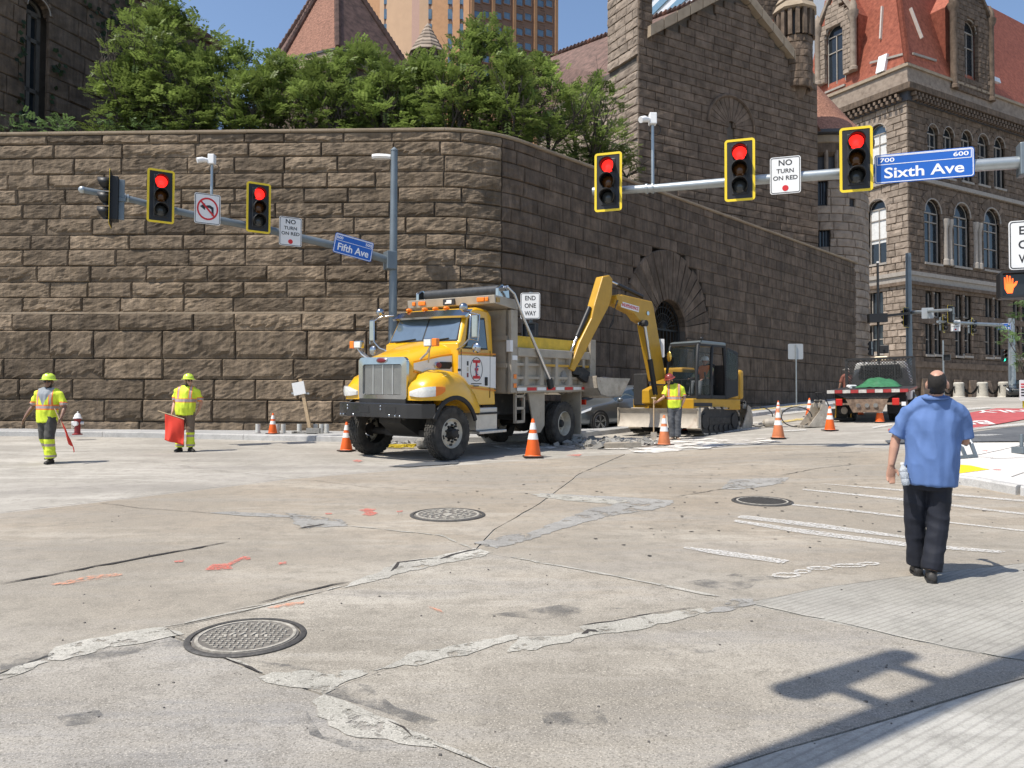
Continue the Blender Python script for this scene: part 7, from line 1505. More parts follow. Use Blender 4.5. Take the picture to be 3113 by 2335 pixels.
def hand(mb, w, d, n, side, curl=.5, sc=1.0):
    """palm, four unequal fingers and a thumb; d along the hand, n palm normal, side towards the thumb"""
    w, d, n = Vector(w), Vector(d).normalized(), Vector(n).normalized(); t = Vector(side).normalized()
    mb.tube([w-d*.02, w+d*.03*sc, w+d*.07*sc, w+d*.095*sc], [(.026*sc, .020*sc), (.036*sc, .017*sc), (.042*sc, .016*sc), (.038*sc, .013*sc)], 10, asp=t)
    for i, (o, L) in enumerate(((.032, .072), (.011, .080), (-.010, .075), (-.030, .058))):
        p = w+d*.09*sc+t*o*sc; dd = d.copy(); pts = [p-d*.02*sc]; a = curl*(.5+.12*i)
        pts.append(p)
        for k in range(3): dd = (dd*math.cos(a)+n*math.sin(a)).normalized(); p = p+dd*L*sc*(.42, .32, .26)[k]; pts.append(p); nn = n; n2 = (n-dd*n.dot(dd)); n_ = n2.normalized() if n2.length > .05 else n; n = n if k == 2 else n
        mb.tube(pts, [.0095*sc, .0095*sc, .009*sc, .0082*sc, .0065*sc], 7)
    p = w+d*.028*sc+t*.032*sc; mb.tube([p-t*.015*sc, p+t*.018*sc+d*.02*sc+n*.006, p+t*.026*sc+d*.045*sc+n*.018*sc, p+t*.022*sc+d*.068*sc+n*.03*sc], [.013*sc, .012*sc, .0105*sc, .008*sc], 7)
def headparts(mb, c, yaw, pitch=0, sc=1.0):
    M = Matrix.Translation(c) @ Matrix.Rotation(yaw, 4, 'Z') @ Matrix.Rotation(pitch, 4, 'X') @ Matrix.Scale(sc, 4)   # face looks along -y
    h = MB(); h.sph((0, .012, .025), (.074, .094, .098), 18, 14); h.sph((0, -.022, -.045), (.058, .066, .075), 14, 10); h.sph((0, -.055, -.085), (.036, .036, .030), 10, 8)
    h.tube([(0, -.086, .012), (0, -.112, -.028), (0, -.098, -.040)], [.010, .016, .012], 8); h.sph((0, -.082, .022), (.052, .016, .012), 10, 6)
    for s in (-1, 1): h.sph((s*.078, .012, -.008), (.013, .024, .034), 10, 8); h.sph((s*.045, -.060, -.02), (.026, .026, .03), 10, 8)
    h.sph((0, -.085, -.062), (.024, .014, .009), 8, 6); X(h, M); mb.add(h.v, h.f); return M
m_skin = mat('skin', (.42, .235, .165), .5, var=.08, scale=12, spec=.4); m_skind = mat('tanned_skin', (.20, .105, .07), .5, var=.1, scale=12); m_hair = mat('dark_hair', (.012, .009, .007), .75, var=.3, scale=60, bump=.5, bscale=120); m_eye = mat('dark_glasses', (.01, .01, .012), .15)
m_hv = mat('hi_vis_yellow', (.62, .74, .04), .7, var=.08, scale=8); m_hvo = mat('hi_vis_orange', (.80, .20, .03), .7, var=.06); m_silver = mat('reflective_tape', (.36, .29, .27), .45, var=.1); m_hat = mat('lime_hard_hat', (.55, .72, .07), .35, coat=.3, var=.03)
m_pgry = mat('dark_grey_trousers', (.06, .058, .052), .85, var=.2, scale=9); m_pbrn = mat('brown_trousers', (.17, .125, .085), .85, var=.12, scale=9); m_jean = mat('dusty_jeans', (.085, .09, .10), .85, var=.2, scale=9); m_boot = mat('black_boot', (.02, .018, .016), .6, var=.3); m_bootb = mat('dusty_brown_boot', (.20, .14, .10), .75, var=.3)
def legs(mb, L, r=(.095, .072, .058), cuff=1.0):
    for hip, kn, an in L: mb.tube([Vector(hip)+Vector((0, 0, .03)), Vector(hip).lerp(Vector(kn), .5), kn, Vector(kn).lerp(Vector(an), .5), an], [(r[0]*1.02, r[0]*1.12), (r[0]*.92, r[0]), (r[1], r[1]*1.06), (r[1]*.95, r[1]), (r[2]*cuff, r[2]*cuff*1.08)], 12, asp=(1, 0, 0))
def shoe(name, parent, an, toe, m, sc=1.0, sole=None):
    an, toe = Vector(an), Vector(toe); d = Vector((toe.x-an.x, toe.y-an.y, 0)).normalized(); s = Vector((-d.y, d.x, 0)); z0 = 0; mb = MB(); g = Vector((an.x, an.y, toe.z))
    rings = []
    for f, w_, h in ((-.085, .030, .05), (-.07, .038, .085), (0, .042, .10), (.07, .045, .075), (.13, .048, .055), (.17, .040, .042), (.19, .018, .03)):
        c = g+d*f*sc; rings.append([c+s*w_*sc*math.cos(a)+Vector((0, 0, max(0, h*sc*(.5+.5*math.sin(a))))) for a in [2*math.pi*k/12 for k in range(12)]])
    mb.loft(rings); mb.tube([g+Vector((0, 0, .07*sc)), g+Vector((0, 0, .15*sc))], [.047*sc, .05*sc], 12); o = blob(name, mb, .011, m, parent)
    mb = MB(); mb.loft([[c+Vector((0, 0, z)) for c in [g+d*f*sc+s*w_*sc for f, w_ in ((-.088, 0), (-.07, .038), (0, .042), (.1, .05), (.17, .036), (.192, 0), (.17, -.036), (.1, -.05), (0, -.042), (-.07, -.038))]] for z in (-.004, .022)]); mb.build('sole', sole or m_rubber, o); return o
def person(loc, rz, label, J, vox=.012, skin=None, shirt=None, shirtfn=None, shirtm=None, pants=None, pantsfn=None, pantsm=None, boots=None, group=None, hat=None, hair=True, glasses=False, sleeve=.55, wr=.006, torso=None, pr=(.095, .072, .058), collar=False):
    T = thing('person', loc, rz, label, 'person', group); sk = skin or m_skin; mb = MB()
    hc = Vector(J['head']); HM = headparts(mb, hc, J.get('yaw', 0), J.get('pitch', 0)); nk = Vector(J['neck'])
    mb.tube([nk-Vector((0, 0, .06)), nk+Vector((0, 0, .03)), hc+Vector((0, .015, -.06))], [.066, .054, .055], 12)
    tz = torso or J['torso']; mb.tube([Vector(p) for p, r in tz], [(r[0]*.86, r[1]*.86) for p, r in tz], 16, asp=(1, 0, 0))
    for i, A in enumerate(J['arms']):
        sh, el, wr_ = [Vector(q) for q in A[:3]]; mb.tube([sh, sh.lerp(el, .5), el, el.lerp(wr_, .35), wr_], [.055, .048, .040, .041, .028], 12); hand(mb, wr_, A[3], A[4], A[5], A[6])
    legs(mb, J['legs'], tuple(x*.8 for x in pr))
    face = lambda c, n: 0
    def hf(c, n):
        if not hair: return 0
        q = HM.inverted() @ c
        if q.z > -.14 and (c-hc).length < .17: return 1 if hair is True and q.y > -.02-.35*max(0, .04-q.z) and not (abs(q.x) > .07 and abs(q.z) < .045) or (hair is True and q.z > .085) else (hair(q) if callable(hair) else 0)
        return 0
    body = blob('body', mb, vox*.8, [sk, m_hair], T, hf)
    for s in (-1, 1): m_ = MB(); m_.sph((s*.03, -.083, .003), (.011, .008, .007), 8, 6); X(m_, HM); m_.build('eye', m_eye, body, 60)
    if glasses: m_ = MB(); m_.sph((-.032, -.088, .003), (.03, .010, .017), 10, 6); m_.sph((.032, -.088, .003), (.03, .010, .017), 10, 6); m_.bar((-.07, -.07, .01), (-.08, .01, .01), .006, .006); m_.bar((.07, -.07, .01), (.08, .01, .01), .006, .006); X(m_, HM); m_.build('sunglasses', m_eye, T, 60)
    # trousers
    mb = MB(); legs(mb, J['legs'], pr, 1.18); pz = J['torso'][0]; mb.tube([Vector(pz[0])+Vector((0, 0, -.10)), Vector(pz[0]), Vector(pz[0])+Vector((0, 0, .12))], [(pz[1][0]*.75, pz[1][1]*.85), (pz[1][0]*.98, pz[1][1]*1.0), (pz[1][0]*.97, pz[1][1]*.97)], 16, asp=(1, 0, 0))
    blob('trousers', mb, vox, pantsm or [pants], T, pantsfn, wr*.6, 4.5, 1.5)
    # shirt or vest
    mb = MB(); ts = J.get('shirt') or tz; mb.tube([Vector(p) for p, r in ts], [r for p, r in ts], 18, asp=(1, 0, 0))
    for A in J['arms']:
        sh, el = Vector(A[0]), Vector(A[1]); w_ = Vector(A[2]); d = (el-sh); e = sh+d*sleeve if sleeve <= 1 else el.lerp(w_, sleeve-1); mb.tube([sh+(nk-sh)*.25, sh, sh.lerp(e, .5), e], [.06, .068, .068, .074], 12)
    a0, a1 = Vector(J['arms'][0][0]), Vector(J['arms'][1][0]); mb.tube([a0, (a0+nk)/2+Vector((0, 0, .012)), nk-Vector((0, 0, .05)), (a1+nk)/2+Vector((0, 0, .012)), a1], [.066, .078, .09, .078, .066], 12)
    blob('shirt', mb, vox, shirtm or [shirt], T, shirtfn, wr, 7.5, .4)
    for i, Lg in enumerate(J['legs']): shoe('boot', T, Lg[2], J['toes'][i], boots or m_boot)
    if hat:
        m_ = MB(); R_ = .118; m_.lathe([(R_*1.32, .035), (R_*1.34, .042), (R_*1.02, .055), (R_, .09), (R_*.86, .135), (R_*.5, .165), (.01, .175)], 24, (0, .01, 0), caps=False); m_.lathe([(R_*1.30, .033), (R_*.95, .05)], 24, (0, .01, 0), caps=False); m_.box((0, .01, .165), (.03, .16, .02)); X(m_, HM); h_ = m_.build('hard_hat', hat, T, 50)
    return T, HM
def stripes(c, n, W=.30):
    """hi-vis vest bands -> 0 yellow, 1 orange, 2 silver"""
    z, x = c.z, abs(c.x-stripes.cx)
    for z0 in stripes.z:
        if abs(z-z0) < .028: return 2
        if abs(z-z0) < .05: return 1
    if abs(x-.135) < .020 and z > stripes.z[0]: return 2
    if abs(x-.135) < .038 and z > stripes.z[0]: return 1
    return 0
def vest_fn(cx, zs, zsl=None, vee=None):
    def f(c, n):
        stripes.cx, stripes.z = cx, zs
        if vee and n.y < -.15 and c.z > vee[1] and abs(c.x-cx) < vee[0]*(c.z-vee[1]): return 3
        if abs(c.x-cx) > .24 and zsl and abs(c.z-zsl) < .05: return 2 if abs(c.z-zsl) < .026 else 1
        if abs(c.x-cx) > .24: return 0
        return stripes(c, n)
    return f
# ---- man in the blue shirt, seen from behind, holding a phone
g = gp(2818, 1760); rz = -rad(24)
J = dict(head=(.085, -.10, 1.655), yaw=math.pi-.12, pitch=rad(-16), neck=(.075, -.045, 1.53),
 torso=[((.035, 0, .86), (.20, .145)), ((.045, 0, 1.0), (.215, .15)), ((.06, 0, 1.2), (.22, .145)), ((.065, 0, 1.38), (.225, .13)), ((.07, -.01, 1.47), (.19, .10)), ((.075, -.03, 1.53), (.085, .075))],
 shirt=[((.045, .0, .80), (.198, .160)), ((.05, 0, .90), (.202, .165)), ((.055, 0, 1.08), (.208, .162)), ((.065, 0, 1.26), (.218, .155)), ((.068, 0, 1.36), (.215, .142)), ((.072, -.01, 1.45), (.175, .118)), ((.075, -.03, 1.51), (.105, .09)), ((.075, -.04, 1.56), (.078, .076))],
 arms=[((-.13, .0, 1.40), (-.225, .035, 1.185), (-.265, .0, .955), (-.06, .02, -1), (.25, -.9, .1), (.85, .3, 0), .35), ((.265, .0, 1.40), (.30, .07, 1.17), (.23, .30, 1.26), (-.55, .75, .25), (-.6, -.5, .6), (-.1, .4, .9), .8)],
 legs=[((-.078, 0, .88), (-.085, .06, .50), (-.062, .14, .10)), ((.105, 0, .88), (.090, .0, .49), (.028, -.08, .09))], toes=[(-.08, .36, .006), (.035, .2, .0)])
m_blue = mat('blue_work_shirt', (.085, .155, .345), .8, var=.1, scale=5, bump=.15, bscale=150); m_navy = mat('navy_trousers', (.006, .008, .016), .8, var=.25, scale=6, bump=.1, bscale=120)
def bald(q):
    if q.y > -.015 and -.078 < q.z < .062 and not (abs(q.x) > .070 and abs(q.z) < .05): return 1
    if q.z >= .062 and (q.x**2/.048**2+(q.y-.005)**2/.075**2) > 1 and q.y > -.02: return 1
    return 0
man, HM = person(g, rz, 'man in blue short-sleeved shirt and navy trousers seen from behind', J, .0095, m_skin, m_blue, pants=m_navy, boots=m_boot, hair=bald, sleeve=.86, wr=.013, pr=(.098, .084, .07))
mb = MB(); mb.tube([(.075+.088*math.cos(a), -.045+.085*math.sin(a), 1.545+.012*math.sin(a)) for a in [2*math.pi*i/20 for i in range(21)]], [(.012, .026)]*21, 6, asp=(0, 0, 1)); mb.build('collar', m_blue, man, 60)
L_ = Matrix.Translation(g) @ Matrix.Rotation(rz, 4, 'Z')
bt = thing('water_bottle', L_ @ Vector((-.16, -.155, .80)), rz, 'clear plastic water bottle in the hip pocket of the man in blue', 'bottle'); bt.rotation_euler = (rad(-4), rad(-8), rz)
m_pet = mat('clear_plastic', (.72, .76, .80), .12, var=.05, trans=.55, spec=.6); mb = MB(); mb.lathe([(.02, 0), (.031, .008), (.032, .05), (.029, .055), (.032, .06), (.032, .11), (.029, .115), (.032, .12), (.030, .14), (.014, .165), (.013, .178)], 16); mb.build('bottle_body', m_pet, bt, 60); mb = MB(); mb.lathe([(.015, .176), (.016, .178), (.016, .194), (.001, .195)], 14); mb.build('cap', m_signw, bt)
ph_ = thing('mobile_phone', L_ @ Vector((.13, .40, 1.33)), rz, 'phone held in front of the man in blue', 'phone'); mb = MB(); mb.bb(-.037, .037, -.004, .004, -.075, .075); mb.build('case', m_black, ph_, bevel=.006); mb = MB(); mb.bb(-.033, .033, -.0055, -.004, -.068, .068); mb.build('screen', m_glassd, ph_)
# ---- flaggers
FG = 'flaggers in hi-vis vests'
m_flag = mat('red_flag_cloth', (.75, .05, .025), .7, var=.08, scale=6); m_wood = mat('pale_wood', (.45, .33, .2), .7, var=.2, scale=9); m_gshirt = mat('grey_tee_shirt', (.24, .26, .28), .85)
g = gp(140, 1408); J = dict(head=(.03, -.02, 1.60), yaw=.35, neck=(.02, 0, 1.45), torso=[((0, 0, .88), (.165, .12)), ((0, 0, 1.05), (.175, .125)), ((.01, 0, 1.25), (.20, .13)), ((.015, 0, 1.38), (.19, .105)), ((.02, 0, 1.45), (.08, .075))],
 shirt=[((0, 0, .80), (.19, .145)), ((0, 0, 1.0), (.20, .15)), ((.01, 0, 1.2), (.215, .152)), ((.015, 0, 1.36), (.215, .135)), ((.02, 0, 1.43), (.15, .105)), ((.02, 0, 1.46), (.085, .08))],
 arms=[((-.21, 0, 1.36), (-.33, .04, 1.12), (-.42, -.06, .90), (-.25, -.2, -1), (.6, -.6, .1), (.3, -.9, 0), .5), ((.25, 0, 1.36), (.35, .03, 1.10), (.37, -.10, .90), (.1, -.3, -1), (-.9, -.2, 0), (.1, -.95, .1), 1.2)],
 legs=[((-.075, 0, .88), (-.085, .05, .50), (-.07, .22, .14)), ((.085, 0, .88), (.10, -.06, .50), (.11, -.02, .10))], toes=[(-.05, .10, .07), (.13, -.2, .0)])
gait = lambda z1, z0: (lambda c, n: 0 if c.z > z1 else (2 if abs(c.z-(z0+.24)) < .028 or abs(c.z-z0-.02) < .02 else 1))
person(g, -.1, 'flagger in open lime vest and dark trousers walking with lowered red flag', J, .013, m_skind, pants=m_pgry, pantsm=[m_pgry, m_hv, m_silver], pantsfn=gait(.47, .12), shirtm=[m_hv, m_hvo, m_silver, m_gshirt], shirtfn=vest_fn(.01, (1.10,), 1.16, (.5, 1.12)), boots=m_boot, hat=m_hat, glasses=True, group=FG, sleeve=.85, pr=(.11, .092, .088), wr=.014)
def flag(loc, rz, stick, cloth, label):
    t = thing('warning_flag', loc, rz, label, 'flag', 'red warning flags'); mb = MB(); mb.cyl(*stick, .012, n=8); mb.build('stick', m_wood, t, 50)
    a, b_, L, sw = cloth; a, b_ = Vector(a), Vector(b_); nx, ny = 10, 14; V = []
    for i in range(nx+1):
        for j in range(ny+1): f, h = i/nx, j/ny; p = a.lerp(b_, f)+Vector(L)*h; p += Vector((0, 1, 0))*(.05*math.sin(f*7+h*3)*h+.02*math.sin(f*15)*h)+Vector((sw*h*h, 0, 0)); V.append(p-Vector((.10*h*(f-.5)*0, 0, 0)))
    mb = MB(); mb.add(V, [(i*(ny+1)+j, (i+1)*(ny+1)+j, (i+1)*(ny+1)+j+1, i*(ny+1)+j+1) for i in range(nx) for j in range(ny)]); o = mb.build('cloth', m_flag, t, 60); md = o.modifiers.new('s', 'SOLIDIFY'); md.thickness = .004; return t
flag(g, -.1, ((.26, -.14, 1.08), (.44, -.14, .72)), ((.33, -.14, .95), (.44, -.14, .72), (.30, 0, -.50), -.05), 'red flag hanging low from the walking flagger\'s hand')
g = gp(562, 1372); J = dict(head=(.07, -.03, 1.62), yaw=.75, neck=(.03, 0, 1.47), torso=[((0, 0, .88), (.18, .14)), ((0, -.02, 1.05), (.195, .155)), ((.01, -.01, 1.25), (.205, .145)), ((.015, 0, 1.40), (.20, .115)), ((.03, 0, 1.47), (.08, .075))],
 shirt=[((0, -.01, .84), (.205, .165)), ((0, -.02, 1.0), (.22, .18)), ((.01, -.015, 1.2), (.225, .168)), ((.015, 0, 1.38), (.22, .142)), ((.025, 0, 1.45), (.15, .105)), ((.03, 0, 1.48), (.085, .08))],
 arms=[((-.21, 0, 1.38), (-.27, .05, 1.12), (-.25, -.12, .90), (.0, -.45, -.8), (.9, .1, -.1), (.1, -.9, .3), 1.2), ((.25, 0, 1.38), (.32, .10, 1.12), (.24, .10, .90), (-.4, -.2, -.8), (-.6, -.6, .2), (.2, -.9, .1), .6)],
 legs=[((-.10, 0, .88), (-.115, .0, .48), (-.13, .03, .10)), ((.10, 0, .88), (.115, 0, .48), (.12, .02, .10))], toes=[(-.18, -.2, 0), (.26, -.12, 0)])
person(g, .05, 'flagger in lime vest and brown trousers standing with a flag held down', J, .013, m_skin, pants=m_pbrn, pantsm=[m_pbrn, m_hv, m_silver], pantsfn=gait(.44, .12), shirtm=[m_hv, m_hvo, m_silver], shirtfn=vest_fn(.01, (1.17,), 1.20), boots=m_boot, hat=m_hat, glasses=True, group=FG, sleeve=.8, pr=(.11, .09, .082), wr=.014)
flag(g, .05, ((-.54, -.22, .93), (.05, -.20, .74)), ((-.38, -.22, .87), (.04, -.20, .745), (.0, 0, -.60), .0), 'red flag held flat on a stick in front of the standing flagger')
# ---- labourer with a shovel
g = gp(2048, 1338); J = dict(head=(-.10, -.10, 1.60), yaw=-.75, pitch=rad(22), neck=(-.03, -.02, 1.47), torso=[((.03, 0, .88), (.165, .13)), ((.02, -.01, 1.05), (.175, .14)), ((.01, 0, 1.25), (.195, .14)), ((0, 0, 1.40), (.19, .11)), ((-.02, -.01, 1.47), (.08, .075))],
 shirt=[((.03, 0, .86), (.185, .15)), ((.02, -.01, 1.05), (.195, .158)), ((.01, 0, 1.25), (.212, .155)), ((0, 0, 1.38), (.21, .135)), ((-.01, 0, 1.45), (.14, .105)), ((-.02, -.01, 1.48), (.085, .08))],
 arms=[((-.20, 0, 1.38), (-.25, -.14, 1.14), (-.42, -.26, 1.02), (-.7, -.5, -.2), (.3, -.5, -.8), (.1, -.3, .9), 1.3), ((.22, 0, 1.38), (.28, .05, 1.12), (.20, -.04, .90), (-.3, -.1, -.9), (-.8, -.2, 0), (.1, -.9, .1), .5)],
 legs=[((-.06, 0, .88), (-.07, -.03, .48), (-.02, .03, .10)), ((.12, 0, .88), (.11, 0, .48), (.10, .04, .10))], toes=[(-.10, -.2, 0), (.18, -.16, 0)])
m_rhat = mat('red_hard_hat', (.22, .035, .025), .3, coat=.4, var=.08)
person(g, -.25, 'labourer in red hard hat and lime shirt leaning on a shovel by the blade', J, .013, m_skin, pants=m_jean, shirtm=[m_hv, m_hvo, m_silver], shirtfn=vest_fn(.01, (1.12,), 1.18), boots=m_bootb, hat=m_rhat, sleeve=.8, pr=(.105, .085, .076), wr=.014)
sh = thing('shovel', g, -.25, 'long-handled shovel held upright by the labourer in the red hard hat', 'shovel'); mb = MB(); mb.cyl((-.50, -.36, .03), (-.50, -.30, 1.12), .018, n=8); mb.build('handle', m_wood, sh, 50)
mb = MB(); mb.prism([(-.58, -.36, .22), (-.42, -.36, .22), (-.42, -.36, .06), (-.50, -.36, -.04), (-.58, -.36, .06)], (0, -.015, 0)); mb.build('blade', m_dustm, sh); mb = MB(); mb.cyl((-.56, -.30, 1.12), (-.44, -.30, 1.12), .02, n=8); mb.build('grip', m_wood, sh)
# ---- operator in the cab (house frame: +x ahead)
op = EC+EW.to_3x3() @ Vector((-.02, .62, 1.0)); rzo = math.atan2((EW.to_3x3() @ Vector((1, 0, 0))).y, (EW.to_3x3() @ Vector((1, 0, 0))).x)+math.pi/2
J = dict(head=(0, .12, 1.10), yaw=.5, neck=(0, .14, .96), torso=[((0, .12, .42), (.17, .14)), ((0, .15, .6), (.18, .15)), ((0, .16, .78), (.20, .14)), ((0, .15, .90), (.19, .11)), ((0, .14, .96), (.08, .075))],
 arms=[((-.22, .14, .88), (-.27, .02, .64), (-.26, -.24, .60), (0, -1, -.1), (0, -.1, -1), (1, 0, 0), .6), ((.22, .14, .88), (.28, .02, .64), (.20, -.22, .58), (-.2, -1, -.1), (0, -.1, -1), (-1, 0, 0), .6)],
 legs=[((-.1, .10, .45), (-.13, -.34, .47), (-.13, -.42, .12)), ((.1, .10, .45), (.13, -.34, .47), (.13, -.42, .12))], toes=[(-.14, -.6, .04), (.14, -.6, .04)])
m_kh = mat('khaki_sleeve', (.24, .24, .12), .85); m_gtr = mat('grey_work_trousers', (.20, .21, .22), .85, var=.15)
person(op, rzo, 'operator in orange vest seated inside the excavator cab', J, .016, m_skin, pants=m_gtr, shirtm=[m_kh, m_hvo], shirtfn=lambda c, n: 1 if abs(c.x) < .19 else 0, boots=m_bootb, hat=m_signw, sleeve=1.5)
# ---- distant man by the flatbed
p = at(2574, 1131, 31); g = Vector((p.x, p.y, gz(p.x, p.y))); hgt = p.z-g.z; k_ = hgt/1.75
J = dict(head=(0, -.02, 1.63), yaw=math.pi-.6, neck=(0, 0, 1.48), torso=[((0, 0, .88), (.17, .13)), ((0, 0, 1.1), (.18, .14)), ((0, 0, 1.3), (.20, .14)), ((0, 0, 1.42), (.18, .10)), ((0, 0, 1.48), (.08, .07))],
 arms=[((-.2, 0, 1.4), (-.26, .05, 1.15), (-.24, .15, .95), (0, .5, -.8), (.8, 0, 0), (0, .8, .3), .5), ((.2, 0, 1.4), (.27, .05, 1.15), (.24, .2, 1.02), (0, .8, -.5), (-.8, 0, 0), (0, .5, .8), .5)],
 legs=[((-.1, 0, .88), (-.1, 0, .48), (-.1, 0, .1)), ((.1, 0, .88), (.1, 0, .48), (.1, 0, .1))], toes=[(-.1, .2, 0), (.1, .2, 0)])
tp_, _ = person(g, .3, 'distant man in rust-brown shirt and pale cap beside the flatbed truck', J, .018, m_skin, mat('rust_shirt', (.17, .06, .04), .85), pants=m_pgry, sleeve=.9, hair=lambda q: 0)
mb = MB(); mb.sph((0, .0, 1.70), (.085, .10, .06), 12, 8); mb.bb(-.06, .06, .08, .17, 1.685, 1.695); mb.build('cap', mat('pale_cap', (.5, .47, .42), .8), tp_, 60)
# ================================================================ cones, tools and kerbside bits
m_cone = mat('orange_cone', (.82, .13, .015), .55, var=.06, scale=5); m_coned = mat('faded_orange_cone', (.62, .20, .08), .65, var=.15, scale=5, grime=.3, gcol=(.4, .25, .15), gscale=8); m_cbase = mat('cone_base_rubber', (.05, .032, .025), .8, var=.3); m_refl = mat('white_reflective_collar', (.70, .69, .66), .5, var=.08, scale=8)
CG = 'orange traffic cones'
def cone(u, v, hpx, label, dirty=False, dz=0, tilt=0):
    p = gp(u, v, dz); h = hpx*p.y/F; t = thing('traffic_cone', p, (u*7) % 1.3, label, 'traffic cone', CG, tilt=False); m = m_coned if dirty else m_cone; t.rotation_euler = (tilt, 0, (u*7) % 1.3)
    k = h/.74; r = lambda z: .142*(1-z/.76)+.022
    mb = MB(); mb.box((0, 0, .016), (.37, .37, .032)); mb.build('base', m_cbase, t, bevel=.02); b_ = t.children[0]
    mb = MB(); mb.lathe([(.165, .03), (.15, .05), (r(.06), .06), (r(.72), .72), (r(.72)*.8, .74)], 24); mb.build('body', m, t, 40)
    for z0, z1 in ((.34, .46), (.53, .66)): mb = MB(); mb.lathe([(r(z0)+.001, z0), (r(z0)+.004, z0+.002), (r(z1)+.004, z1-.002), (r(z1)+.001, z1)], 24, caps=False); mb.build('reflective_collar', m_refl, t, 40)
    t.scale = (k, k, k); return t
cone(1620, 1390, 117, 'bright orange traffic cone beside the dump truck rear wheel'); cone(1053, 1371, 88, 'traffic cone half hidden behind the dump truck front wheel')
cone(829, 1319, 63, 'traffic cone on the pavement among the pipe stubs by the wall', dz=.13); cone(2019, 1354, 92, 'faded dusty traffic cone in front of the labourer with the shovel', True)
cone(2366, 1333, 88, 'traffic cone in front of the hose-coiled breaker', True); cone(2366, 1262, 44, 'small traffic cone behind the hose-coiled breaker'); cone(2461, 1268, 58, 'traffic cone behind the loose digger bucket')
cone(2523, 1309, 74, 'traffic cone between the loose bucket and the plate compactor'); cone(2675, 1284, 63, 'traffic cone just behind the flatbed tail beside the man in blue'); cone(2617, 1262, 40, 'traffic cone under the flatbed chassis'); cone(2083, 1310, 42, 'traffic cone base showing under the excavator blade')
# hydrant
p = gp(235, 1322, .13); t = thing('fire_hydrant', p, .3, 'red fire hydrant with white cap beside the wall', 'fire hydrant'); m_hyr = mat('hydrant_red', (.26, .02, .02), .45, var=.1); m_hyw = mat('hydrant_white', (.68, .67, .66), .5, var=.05); k_ = 72*p.y/F/.85
mb = MB(); mb.lathe([(.17, 0), (.17, .04), (.11, .05), (.10, .1), (.10, .52), (.115, .53), (.115, .58)], 18); mb.build('barrel', m_hyr, t, 40); mb = MB(); mb.lathe([(.15, .58), (.15, .61), (.12, .64), (.10, .72), (.05, .77), (.025, .78), (.025, .83), (.01, .84)], 18); mb.build('bonnet', m_hyw, t, 40)
for d, r_, z in ((Vector((-1, -.3, 0)), .07, .42), (Vector((1, .3, 0)), .06, .42), (Vector((-.3, -1, 0)), .085, .40)): mb = MB(); d = d.normalized(); mb.cyl(d*.08+Vector((0, 0, z)), d*.19+Vector((0, 0, z)), r_, n=12); mb.build('outlet', m_hyw, t, 40)
mb = MB(); mb.tube([(-.16, -.06, .38), (-.15, -.1, .22), (-.1, -.12, .26), (-.04, -.16, .34)], .012, 5); mb.build('chain', m_hyw, t); t.scale = (k_,)*3
# leaning timber sign and pipe stubs
p = gp(940, 1318, .13); t = thing('leaning_sign', p, 0, 'tilted wooden post with white board leaning by the wall', 'sign'); q = lambda u, v: at(u, v, p.y-.0)-p
mb = MB(); a, b_ = q(942, 1300), q(913, 1152); mb.bar(a, b_, .11, .09); mb.build('post', m_wood, t); mb = MB(); c = (q(894, 1164)+q(918, 1196))/2+Vector((0, -.08, 0)); mb.box((q(912, 1182)).lerp(q(905, 1180), .5)+Vector((.02, -.07, 0)), (.34, .03, .36), rot=Matrix.Rotation(-.2, 3, 'Y')); mb.build('board', m_signw, t)
mb = MB(); mb.box(q(908, 1196)+Vector((.06, -.02, 0)), (.5, .05, .05)); mb.build('brace', m_signg, t); mb = MB(); mb.bb(-.45, .2, -.2, .15, -.02, .06); mb.bb(-.02, .35, -.25, -.1, .02, .16); mb.build('rubble_base', m_patchd, t)
m_pvc = mat('grey_pvc_pipe', (.50, .50, .47), .5, var=.06)
for i, (u, lb) in enumerate(((784, 'grey pipe stub at the outer end of the row by the wall'), (843, 'grey pipe stub touching the pavement cone'), (861, 'grey pipe stub next to the pavement cone'), (910, 'grey pipe stub left of the leaning timber sign'), (959, 'grey pipe stub just right of the leaning timber sign'), (977, 'middle grey pipe stub right of the leaning sign'), (993, 'last grey pipe stub right of the leaning sign'))):
    p = gp(u, 1317, .13); t = thing('pipe_stub', p, 0, lb, 'pipe', 'pipe stubs on the pavement'); h = 28*p.y/F; mb = MB(); mb.lathe([(.068, 0), (.068, h), (.055, h), (.055, h*.6)], 14, caps=False); mb.build('pipe', m_pvc, t, 40); mb = MB(); mb.lathe([(.09, 0), (.09, .015), (.066, .02)], 14); mb.build('collar', m_patchd, t)
